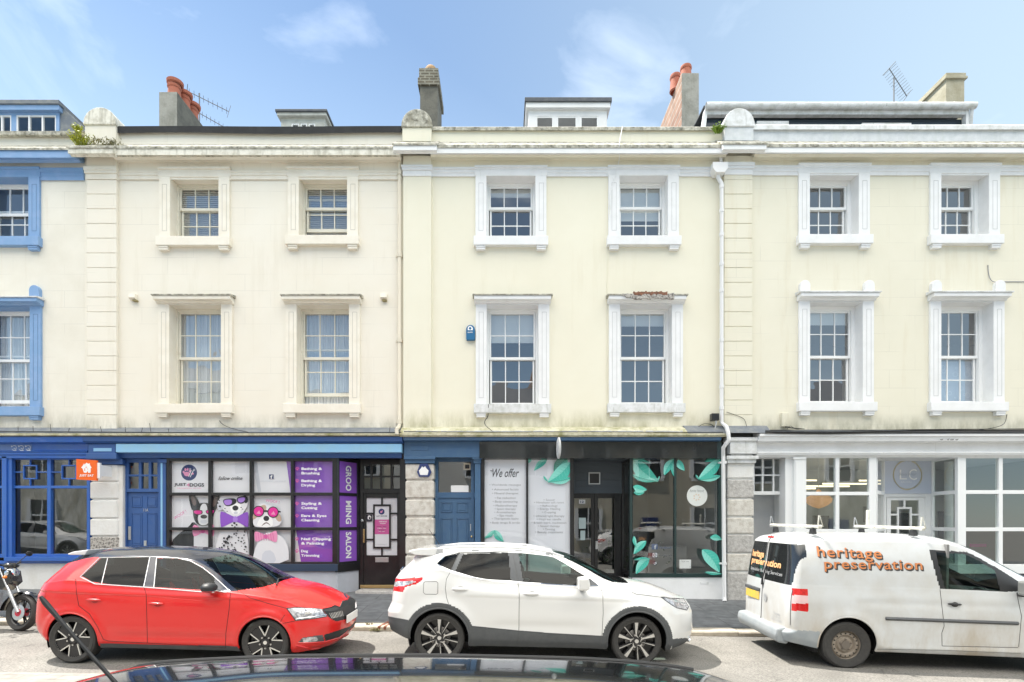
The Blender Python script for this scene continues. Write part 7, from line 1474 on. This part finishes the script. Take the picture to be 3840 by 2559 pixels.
if p_:
    for sg in (1, -1): q = MB(); q.lathe([(.028, -.02), (.058, -.02), (.062, 0), (.05, .008), (.042, -.006), (.001, -.012)], (0, 0, 0), 'x', 24); M_ = Matrix.Rotation(math.atan2(n_.y, n_.x), 4, 'Z'); q.xform(M_); q.v = [(v[0]+p_.x, (v[1]+p_.y)*sg, v[2]+p_.z) for v in q.v]; q.build('fog_lamp', M_CHROME, c.root, smooth=True)
q = MB(); q.box(3.585, 3.60, -.26, .26, .50, .61); q.build('number_plate', M_WPRINT, c.root, bevel=.004); q = MB(); q.prism([(3.44, .62), (3.565, .64), (3.53, .74), (3.42, .78)], -.30, .30); q.build('grille', M_BLKP, c.root, bevel=.01)

# ================================================================== panel van
M_VAN = mat('dusty_white_van_paint', (.58, .60, .61), .35, coat=.6, backdark=True, noise=(2.5, (.50, .49, .46), .42, .8), bands=[(.25, .95, (.40, .35, .28), 1.1, 2.2)])
yaw = -math.radians(4.6); s_ = 281; ya3 = FPX/s_+CAM_Y; w3 = .89; xa3 = (3180-VX)/s_
def disp_v(X, Z):
    d = 0*X
    for ax in (0, 2.682): r = np.sqrt((X-ax)**2+(Z-.32)**2); d += .018*np.exp(-((r-.40)/.07)**2)
    d -= .010*np.exp(-((Z-.90)/.05)**2)*sstep(.0, .3, X)*(1-sstep(2.4, 2.8, X)); d += .012*np.exp(-((Z-.30)/.035)**2)*sstep(.4, .5, X)*(1-sstep(2.1, 2.3, X))
    return d
VAN = dict(xr=-.84, xf=3.56, Ra=.375, az=.335, Wi=.68, Rf=.40, Rr=.14, Lf=.7, Lr=.6, bowf=.14, bowr=.05, crown=3.2, bulge=.03,
    zb=[(-.84, .34), (-.5, .28), (-.3, .25), (2.9, .23), (3.56, .26)], W=[(-.84, .86), (-.3, .885), (.5, .895), (2.4, .895), (3.0, .88), (3.56, .82)],
    belt=[(-.84, 1.10), (1.0, 1.10), (2.0, 1.085), (2.4, 1.07), (2.7, 1.02), (3.1, .95), (3.4, .87), (3.56, .80)],
    edge=[(-.84, 1.68), (-.5, 1.72), (1.0, 1.73), (1.4, 1.70), (1.7, 1.60), (2.0, 1.42), (2.3, 1.24), (2.6, 1.10), (2.8, 1.03), (3.1, .97), (3.4, .89), (3.56, .82)],
    wedge=[(-.84, .70), (0, .745), (1.2, .74), (1.7, .72), (2.3, .74), (2.7, .74), (3.2, .68), (3.56, .60)],
    top=[(-.84, 1.76), (-.5, 1.81), (.3, 1.83), (1.1, 1.825), (1.4, 1.80), (1.7, 1.72), (2.0, 1.585), (2.4, 1.37), (2.7, 1.19), (2.8, 1.16), (3.1, 1.09), (3.35, 1.01), (3.48, .95), (3.56, .88)],
    prof=[(0, .92), (.06, .965), (.3, .985), (.55, 1.0), (.8, .995), (1, .965)],
    kf=[(.2, .14), (.3, .04), (.45, 0), (.7, .01), (.82, .05), (.95, .10)], kr=[(.2, .05), (.3, .02), (.46, .0), (.50, .06), (.9, .07), (1.1, .08), (1.65, .15), (1.75, .19), (1.85, .24)], disp=disp_v)
c = Car('panel_van', 'dusty white panel van with orange lettering and roof bars, parked at the right', None, (xa3+math.sin(-yaw)*w3*1, ya3+w3, -.085), yaw, PITCH*1.1, VAN, cat='van')
top = c.freg == 3; ba = (c.frow == 0)
DW = J((KV, [(1675, 305), (1950, 325), (2050, 375), (2150, 435), (2205, 605), (1755, 587)])); DG_ = J((KV, [(1722, 322), (1940, 342), (2040, 392), (2140, 452), (2186, 600), (1792, 585)]))
c.lab[(c.inpx(DW) | c.inpx(J((KV, [(2135, 420), (2420, 600), (2185, 608)])))) & ba & (c.freg >= 1) & (c.freg <= 2)] = 'window_frame'; c.lab[c.inpx(DG_) & ba & (c.freg <= 2)] = 'side_window'
c.lab[top & (c.cen[:, 0] > 1.62) & (c.cen[:, 0] < 2.78) & (np.abs(c.cen[:, 1]) < .66)] = 'windscreen'
c.lab[top & (c.cen[:, 0] >= 2.78)] = 'bonnet'
c.lab[c.inpx(J((KV, [(1755, 587), (1785, 850), (1770, 990), (2310, 1000), (2330, 780), (2300, 612), (2205, 605)]))) & ba & (c.freg == 1)] = 'front_door'
rc = (c.frow == -1) | (c.cen[:, 0] < -.60); Yc, Zc = c.cen[:, 1], c.cen[:, 2]
c.lab[rc & (np.abs(Yc) < .82) & (c.frow == -1) & (Zc > .50) & (Zc < 1.70)] = 'rear_door'
win = (c.cen[:, 0] < -.5) & ((c.freg == 1) | (c.freg == 2)) & (np.abs(Yc) < .785) & (np.abs(Yc) > .022) & (Zc > 1.10) & (Zc < 1.655); c.lab[win] = 'rear_window'
c.lab[c.inpx(J((KV, [(704, 582), (815, 588), (820, 748), (700, 742)]))) & (c.cen[:, 0] < -.2)] = 'tail_light'; c.lab[c.inpx(J((KV, [(704, 630), (818, 634), (818, 692), (702, 690)]))) & (c.lab == 'tail_light')] = 'tail_light_lens'
c.lab[(Zc < .50) & ((c.cen[:, 0] < -.36)) & (c.freg <= 1)] = 'rear_bumper'; c.lab[(Zc < .55) & (c.cen[:, 0] > 3.1) & (c.freg <= 1)] = 'front_bumper'
c.lab[c.freg == 0] = 'underbody'
for ax in (0, 2.682): c.arch(ax, .335, .375)
M_BUMP = mat('faded_grey_bumper', (.27, .30, .32), .6, noise=(5, (.34, .36, .37), .4, .75))
c.build({'body': M_VAN, 'bonnet': M_VAN, 'window_frame': (M_BLKP, 1), 'side_window': (M_CGLASS, 1), 'windscreen': M_CGLASS, 'front_door': (M_VAN, 1), 'rear_door': (M_VAN, 1), 'rear_window': (mat('privacy_glass', (.018, .020, .021), .06, coat=1.0), 1), 'tail_light': (M_LRED, 1), 'tail_light_lens': (mat('pink_clear_lens', (.72, .50, .50), .15, coat=.5), 1), 'rear_bumper': M_BUMP, 'front_bumper': M_BUMP, 'underbody': M_UNDER})
c.line([(1755, 590), (1785, 850), (1768, 900), (1770, 990)], KV, .004, SEAMW); c.line([(1770, 992), (2310, 1004)], KV, .004, SEAMW); c.line([(2300, 615), (2335, 780), (2315, 1000)], KV, .004, SEAMW)
c.line([(1300, 1015), (1770, 1022), (2330, 1045)], KV, .003, SEAMW)
c.line([(1368, 797), (1780, 812), (2310, 832)], KV, .024, M_GREYP, 'side_moulding', off=.0)
c.handle(1855, 695, KV, .18, .034, M_BLKP, .03)
c.mirror(2.14, 1.16, 1.00, mat('worn_chrome_mirror', (.30, .31, .30), .3, .5), M_BLKP, .15, .20, .19, True)
for ax in (0, 2.682): c.wheel(ax, .320, .318, .205, .205, 'steel', .865); c.arch_lip(ax, .335, .375, M_VAN, .012)
c.interior([(1.5, -.38, 0), (1.5, .38, 0)], 2.35, -1, False, .58)
q = MB(); q.box(1.28, 1.31, -.80, .80, .42, 1.70); q.build('bulkhead', mat('bulkhead_grey', (.2, .2, .2), .8), c.root)
# rear doors: middle gap, plate, badge, wiper, handle, lettering
def rearx(y, z): h = c.bvh.ray_cast(Vector((-4, -abs(y), z)), Vector((1, 0, 0))); return h[0].x if h[0] else -.84
def rline(pts, r, m, name):
    q = MB(); q.tube([(rearx(a, b)-.003, a, b) for a, b in pts], r, 6); q.build(name, m, c.root, smooth=True)
rline([(-.0, .50+.06*i) for i in range(22)], .006, SEAMW, 'panel_gap'); 
for sg in (-1, 1): rline([(sg*.80, .56+.06*i) for i in range(9)], .004, SEAMW, 'panel_gap')
def rdecal(v, f, m, y0, z0, name, off=.004):
    q = MB(); q.add([(rearx(y0-a, z0+b)-off, y0-a, z0+b) for a, b in v], f); return q.build(name, m, c.root)
def box2(w, h): return [(-w/2, -h/2), (w/2, -h/2), (w/2, h/2), (-w/2, h/2)], [(0, 1, 2, 3)]
q = MB(); q.box(rearx(.36, .83)-.02, rearx(.36, .83)+.02, .10, .62, .77, .89); q.build('number_plate', mat('yellow_plate', (.72, .50, .06), .5, noise=(9, (.55, .40, .12), .4, .6)), c.root, bevel=.004)
q = MB(); q.box(rearx(.36, .93)-.03, rearx(.36, .93)+.02, .08, .66, .90, .95); q.build('plate_lamp_bar', M_GREYP, c.root, bevel=.01)
zc_ = .84; y0_ = -.13; q = MB(); rr_ = .062
for i in range(28):
    a0, a1 = 2*math.pi*i/28, 2*math.pi*(i+1)/28; q.add([(rearx(y0_, zc_)-.010, y0_-k*rr_*math.cos(a), zc_+k*rr_*math.sin(a)) for a, k in ((a0, .86), (a1, .86), (a1, 1), (a0, 1))], [(0, 1, 2, 3)])
for pts in ([(-.30, .80), (-.14, .80), (.0, .42), (.14, .80), (.30, .80), (.06, .14), (-.06, .14)], [(-.78, .36), (-.60, .52), (-.34, -.30), (-.06, .14), (.06, .14), (.34, -.30), (.60, .52), (.78, .36), (.40, -.76), (.26, -.76), (.0, -.16), (-.26, -.76), (-.40, -.76)]):
    from mathutils.geometry import tessellate_polygon
    q.add([(rearx(y0_, zc_)-.011, y0_-a*rr_, zc_+b*rr_) for a, b in pts], [tuple(t) for t in tessellate_polygon([[Vector((a, b, 0)) for a, b in pts]])])
q.add([(rearx(y0_, zc_)-.006, y0_-rr_*.9*math.cos(2*math.pi*i/20), zc_+rr_*.9*math.sin(2*math.pi*i/20)) for i in range(20)], [tuple(range(20))]); q.build('badge', mat('silver_badge', (.45, .46, .47), .4), c.root)
q = MB(); q.tube([(rearx(.03, 1.08)-.02, -.02, 1.02), (rearx(.0, 1.12)-.03, -.03, 1.10), (rearx(.1, 1.4)-.02, -.14, 1.42)], [.02, .012, .006], 8); q.build('rear_wiper', M_BLKP, c.root)
q = MB(); q.box(rearx(0, 1.74)-.01, rearx(0, 1.74)+.03, -.10, .10, 1.72, 1.75); q.build('brake_light', M_LRED, c.root, bevel=.006)
OR = mat('cream_orange_lettering', (.85, .46, .22), .5); GYL = mat('pale_grey_lettering', (.42, .43, .44), .5)
def rtext(s_, y0, z0, w, h, m, **k):
    v, f = text2d(s_, **k); xs_ = [p[0] for p in v]; zs_ = [p[1] for p in v]; W_, H_ = max(xs_)-min(xs_), max(zs_)-min(zs_); v = [((a-min(xs_))/W_*w-w/2, (b-min(zs_))/H_*h-h/2) for a, b in v]; rdecal(v, f, m, y0, z0, 'rear_lettering', .005)
rtext('heritage', .34, 1.45, .50, .14, OR, bold=.03); rtext('preservation', .04, 1.335, 1.08, .125, OR, bold=.03); rtext('Specialist Building Services', .0, 1.215, 1.15, .065, GYL); rtext('Caddy', -.50, .66, .20, .04, GYL, bold=.01); rtext('EcoProfi', -.50, .62, .2, .03, GYL); rtext('01752 703002', -.50, .575, .3, .03, GYL)
# side lettering: orange letters over a dark shadow
def stext(txt, pA, pB, hpx, dx=0, dz=0, m=OR, off=.004, bold=.018):
    a, _ = c.ray(*pA); b, _ = c.ray(*pB)
    v, f = text2d(txt, bold=bold, space=1.08, res=4); xs_ = [p[0] for p in v]; zs_ = [p[1] for p in v]; W_, H_ = max(xs_)-min(xs_), max(zs_)-min(zs_); L = b.x-a.x; hh = hpx/s_
    vv = [((p[0]-min(xs_))/W_*L + dx, (p[1]-min(zs_))/H_*hh + (b.z-a.z)*(p[0]-min(xs_))/W_ + dz) for p in v]; c.decal(vv, f, m, a.x, a.z, off=off, name='side_lettering')
SH = mat('dark_grey_letter_shadow', (.05, .045, .045), .5)
for txt, pA, pB, h_ in (('heritage', (3067, 2100), (3309, 2109), 52), ('preservation', (3092, 2144), (3460, 2149), 46)):
    for k_ in range(1, 5): stext(txt, pA, pB, h_, dx=.0045*k_, dz=-.005*k_, m=SH, off=.003+.0001*k_)
    stext(txt, pA, pB, h_, m=mat('orange_lettering', (.62, .22, .075), .5), off=.006, bold=.008)
# roof bars with uprights
MB_ = mat('old_white_bar', (.66, .66, .60), .6, noise=(12, (.42, .38, .30), .5, .7))
for (xb, extra) in ((-.34, 0), (.98, 1)):
    q = MB(); zt = 1.905; q.tube([(xb, -.79, zt), (xb, .79, zt+.01)], .022, 8)
    rk = q.build('roof_bar', MB_, c.root, smooth=True)
    for sg in (-1, 1):
        q = MB(); q.prism([(sg*.60-.06, 1.80), (sg*.60+.06, 1.80), (sg*.60+.03, zt-.02), (sg*.60-.03, zt-.02)], xb-.03, xb+.03, 'x'); q.build('bar_foot', M_BLKP, rk, bevel=.01)
        q = MB(); q.tube([(xb-.02, sg*.78, zt), (xb-.01, sg*.78, zt+.155)], .009, 6); q.tube([(xb+.045, sg*.78, zt), (xb+.0, sg*.78, zt+.155)], .006, 6); q.lathe([(.0, -.02), (.028, -.02), (.028, .02), (0, .02)], (xb, sg*.78, zt), 'x', 12); q.build('upright', M_STEEL if sg > 0 else MB_, rk)
    if extra: q = MB(); q.box(xb-.018, xb+.018, .42, .46, zt, zt+.27); q.build('stop_post', MB_, rk, bevel=.004)
q = MB(); q.prism([(-.86, .50), (-.88, .40), (-.84, .30), (-.70, .28), (-.70, .52)], -.74, .74) ; q.build('bumper_step', M_BUMP, c.root, bevel=.03)
# ================================================================== dark car beside the camera: only its roof is in the picture
M_DKP = mat('black_metallic_paint', (.010, .011, .012), .12, .2, coat=1.0, backdark=True)
DK = dict(RED); DK.update(Ra=.35, disp=lambda X, Z: 0*X, N=260, nr=60, crown=2.6,
    edge=[(-.66, 1.24), (-.35, 1.33), (-.05, 1.42), (.1, 1.435), (.5, 1.455), (1.0, 1.46), (1.5, 1.452), (1.8, 1.42), (2.0, 1.35), (2.15, 1.22), (2.3, 1.05), (2.33, 1.0), (2.35, .95), (2.8, .86), (3.15, .77), (3.33, .69)],
    wedge=[(-.66, .58), (0, .60), (.8, .61), (1.5, .61), (1.8, .655), (2.05, .70), (2.4, .70), (2.9, .64), (3.33, .56)],
    top=[(-.66, 1.33), (-.35, 1.41), (0, 1.47), (.5, 1.50), (1.0, 1.505), (1.5, 1.497), (1.8, 1.47), (2.05, 1.39), (2.25, 1.27), (2.45, 1.10), (2.6, 1.02), (2.8, .98), (3.05, .91), (3.2, .84), (3.33, .77)])
c = Car('hatchback_car', 'glossy black car in the foreground, only its shiny roof showing along the bottom edge', None, (-1.20, -10.72, .018), 0, PITCH*.5, DK, cat='car')
top = c.freg == 3; ok = (c.frow == 0) & (c.freg == 2); x_ = c.cen[:, 0]; z_ = c.cen[:, 2]
lowz = np.interp(x_, [.1, .4, .9, 2.0], [1.09, 1.03, 1.0, .965])
c.lab[ok & (z_ > lowz) & (z_ < np.interp(x_, [.0, .2, .5, 1.4, 1.7, 2.1], [1.1, 1.34, 1.365, 1.34, 1.22, .97])) & (x_ > .12) & (x_ < 2.05)] = 'side_window'
c.lab[top & (x_ > 1.86) & (x_ < 2.5) & (np.abs(c.cen[:, 1]) < .62)] = 'windscreen'; c.lab[top & (x_ >= 2.5)] = 'bonnet'
c.lab[top & (x_ <= 1.86) & (x_ > -.5)] = 'roof_panel'
c.lab[(c.frow == -1) & (np.abs(c.cen[:, 1]) < .52) & (z_ > 1.05) & (z_ < 1.32)] = 'rear_window'
c.lab[(x_ < -.35) & (z_ > .78) & (z_ < 1.02) & (np.abs(c.cen[:, 1]) > .55)] = 'tail_light'; c.lab[(x_ > 2.9) & (z_ > .62) & (z_ < .76) & (np.abs(c.cen[:, 1]) > .48)] = 'headlight'
c.lab[(x_ > 3.0) & (z_ > .42) & (z_ < .60) & (np.abs(c.cen[:, 1]) < .40) & (c.frow == 1)] = 'grille'; c.lab[c.freg == 0] = 'underbody'
for ax in (0, 2.465): c.arch(ax, .305, .345)
c.build({'body': M_DKP, 'roof_panel': M_DKP, 'bonnet': M_DKP, 'side_window': (M_TGLASS, 1), 'windscreen': M_TGLASS, 'rear_window': M_TGLASS, 'tail_light': (M_LRED, 1), 'headlight': (M_LWHT, 1), 'grille': M_BLKP, 'underbody': M_UNDER})
for ax in (0, 2.465): c.wheel(ax, .305, .305, .205, .235, 'vblade', .845)
c.interior([(1.15, -.34, 0), (1.15, .34, 0), (.25, -.33, 1), (.25, .33, 1)], 1.95, -1)
c.mirror(1.86, 1.03, .93, M_DKP, M_BLKP, .22, .125, .20)
for sg in (-1, 1):
    q = MB(); pts = []
    for i in range(41):
        xx = -.35 + 2.15*i/40; h = c.bvh.ray_cast(Vector((xx, -.53, 3)), Vector((0, 0, -1)))[0]
        if h: pts.append((xx, sg*.53, h.z+.002))
    q.tube(pts, .006, 6); q.build('roof_channel_trim', M_BLKP, c.root, smooth=True)
q = MB(); q.tube([(.40, 0, 1.48), (.345, 0, 1.53), (.24, 0, 1.645), (.175, 0, 1.72), (.165, 0, 1.733)], [.005, .0045, .004, .006, .004], 10); q.build('aerial', M_BLKP, c.root, smooth=True)
q = MB(); q.lathe([(.028, 1.47), (.026, 1.50), (.012, 1.508), (.001, 1.51)], (.40, 0, 0), 'z', 16); q.build('aerial_base', M_BLKP, c.root, smooth=True)

# ---- white car parked across the street (the blue shop window reflects it)
src = [o for o in bpy.data.objects if o.name == 'crossover_car'][0]
def copy_tree(o, parent=None):
    n = o.copy(); COL.objects.link(n); n.parent = parent; ORG[n.name] = ORG.get(o.name, Vector((0, 0, 0)))
    for ch in [k for k in bpy.data.objects if k.parent == o]: copy_tree(ch, n)
    return n
kids = {}
n_ = copy_tree(src); n_.location = (-20.6, -10.9, .31); n_['label'] = 'white crossover parked across the street, seen only as a reflection in the blue shop window'
if 'group' in n_: del n_['group']
n2 = copy_tree(src); n2.location = (4.8, -10.75, -.08); n2['label'] = 'white crossover parked on the camera side, just out of frame at the right'

# ================================================================== motorcycle at the left edge
bx, by = X(76, -3.25), -3.25; zr_ = road_z(bx)
bike = empty('motorcycle', (bx, by, zr_), 'black motorcycle at the left edge, front wheel with red hub showing', 'motorcycle'); ORG[bike.name] = Vector((0, 0, 0)); bike.rotation_euler = (math.radians(-9), 0, 0)
M_BKG = mat('bike_black_gloss', (.015, .016, .018), .15, coat=.6); M_BRED = mat('red_brake_hub', (.45, .015, .04), .4)
def bwheel(x, r, steer):
    q = MB(); q.lathe([(r-.085, -.035), (r-.03, -.062), (r-.006, -.035), (r, 0), (r-.006, .035), (r-.03, .062), (r-.085, .035), (r-.085, -.035)], (0, 0, 0), 'y', 44); R_ = Matrix.Translation((x, 0, r)) @ Matrix.Rotation(steer, 4, 'Z'); q.xform(R_); w = q.build('wheel', M_RUB, bike, smooth=True)
    q = MB(); q.lathe([(r-.085, -.04), (r-.10, -.03), (r-.10, .03), (r-.085, .04), (r-.085, -.04)], (0, 0, 0), 'y', 40)
    for k in range(5):
        a = 2*math.pi*k/5+.2
        for d_ in (-.14, .14): q.tube([(.03*math.cos(a), 0, .03*math.sin(a)), ((r-.09)*math.cos(a+d_), 0, (r-.09)*math.sin(a+d_))], [.017, .011], 6)
    q.xform(R_); q.build('rim', M_WHEELB, w, smooth=True)
    q = MB(); q.lathe([(.04, -.075), (.125, -.070), (.125, -.064), (.04, -.062)], (0, 0, 0), 'y', 28); q.xform(R_); q.build('brake_disc', M_STEEL, w, smooth=True)
    q = MB(); q.lathe([(.001, -.078), (.06, -.078), (.07, -.05), (.07, .05), (.001, .06)], (0, 0, 0), 'y', 20); q.xform(R_); q.build('hub', M_BRED, w, smooth=True)
bwheel(0, .295, math.radians(-12)); bwheel(-1.32, .30, 0)
rk = Vector((-.40, 0, .70)); 
for sg in (-1, 1):
    q = MB(); a = Vector((0, sg*.085, .30)); q.tube([a, a+rk*.48], .027, 12); q.build('fork_lower', M_STEEL, bike, smooth=True); q = MB(); q.tube([a+rk*.45, a+rk*1.02], .019, 12); q.build('fork_tube', M_CHROME, bike, smooth=True)
q = MB(); n = 14; vs = []
for i in range(n+1):
    t = math.radians(25+150*i/n)
    for y_, rr in ((-.075, .318), (-.05, .338), (.05, .338), (.075, .318)): vs.append((rr*math.cos(t), y_, .295+rr*math.sin(t)))
q.add(vs, [(i*4+j, i*4+j+1, (i+1)*4+j+1, (i+1)*4+j) for i in range(n) for j in range(3)]); q.build('mudguard', M_BKG, bike, smooth=True)
for nm, m_, f in (('fuel_tank', M_BKG, lambda q: q.lathe2((-.72, 0, .93), (.30, .15, .15), 20, 12)), ('seat', M_SEATD, lambda q: q.lathe2((-1.18, 0, .84), (.34, .13, .07), 20, 10)), ('engine', M_STEEL, lambda q: (q.box(-.92, -.50, -.15, .15, .30, .62), q.box(-.80, -.56, -.10, .10, .60, .80))), ('tail', M_BKG, lambda q: q.lathe2((-1.58, 0, .86), (.16, .09, .06), 16, 8)),
    ('headlight', M_CHROME, lambda q: q.lathe2((-.27, 0, .93), (.09, .11, .11), 20, 12)), ('frame', M_BLKP, lambda q: (q.tube([(-.42, 0, 1.0), (-.55, 0, .35), (-1.0, 0, .30), (-1.32, .1, .30)], .022), q.tube([(-.42, 0, .98), (-1.0, 0, .78), (-1.6, 0, .85)], .022), q.tube([(-1.0, -.1, .32), (-1.32, -.1, .30)], .02))), ('exhaust', M_CHROME, lambda q: q.tube([(-.56, -.12, .62), (-.42, -.15, .40), (-.60, -.17, .26), (-1.1, -.18, .27), (-1.6, -.19, .36)], [.022, .022, .026, .045, .045], 12)),
    ('handlebar', M_BLKP, lambda q: q.tube([(-.52, -.38, 1.13), (-.42, -.30, 1.14), (-.40, -.10, 1.06), (-.40, .10, 1.06), (-.42, .30, 1.14), (-.52, .38, 1.13)], .014, 8)), ('instrument_cover', M_BKG, lambda q: q.lathe2((-.30, 0, 1.06), (.10, .12, .05), 14, 8)), ('indicator', mat('amber_lamp', (.75, .22, .03), .2), lambda q: q.lathe2((-.22, -.17, .86), (.035, .03, .025), 12, 8)), ('brake_lever', M_CHROME, lambda q: q.tube([(-.40, -.22, 1.12), (-.30, -.26, 1.11), (-.34, -.38, 1.10)], .008, 6)),
    ('shroud', M_BKG, lambda q: q.prism([(-.22, .98), (-.16, .80), (-.30, .66), (-.45, .70), (-.42, 1.0)], -.10, .10)), ('footrest', M_STEEL, lambda q: q.tube([(-.9, -.28, .34), (-.9, -.12, .36)], .015)), ('side_stand', M_BLKP, lambda q: q.tube([(-.85, .12, .30), (-.75, .30, .0)], .014))):
    q = MB(); f(q); q.build(nm, m_, bike, smooth=True)
for sg in (-1, 1):
    q = MB(); q.tube([(-.43, sg*.27, 1.14), (-.36, sg*.33, 1.26)], .007, 6); q.lathe2((-.35, sg*.36, 1.29), (.02, .07, .045), 12, 8); q.build('mirror', M_BLKP, bike, smooth=True)

# ---- groups for the remaining repeats
for o in bpy.data.objects:
    g = {'terraced_house': 'terraced houses with shops below', 'television_aerial': 'television aerials on the roofs', 'weed_plant': 'weeds growing on ledges and kerb', 'cable': 'cables fixed to the house fronts', 'pot_plant': 'pot plants inside the salon', 'hanging_sign': 'small projecting signs'}.get(o.name.split('.')[0])
    if g and o.parent is None and 'group' not in o: o['group'] = g
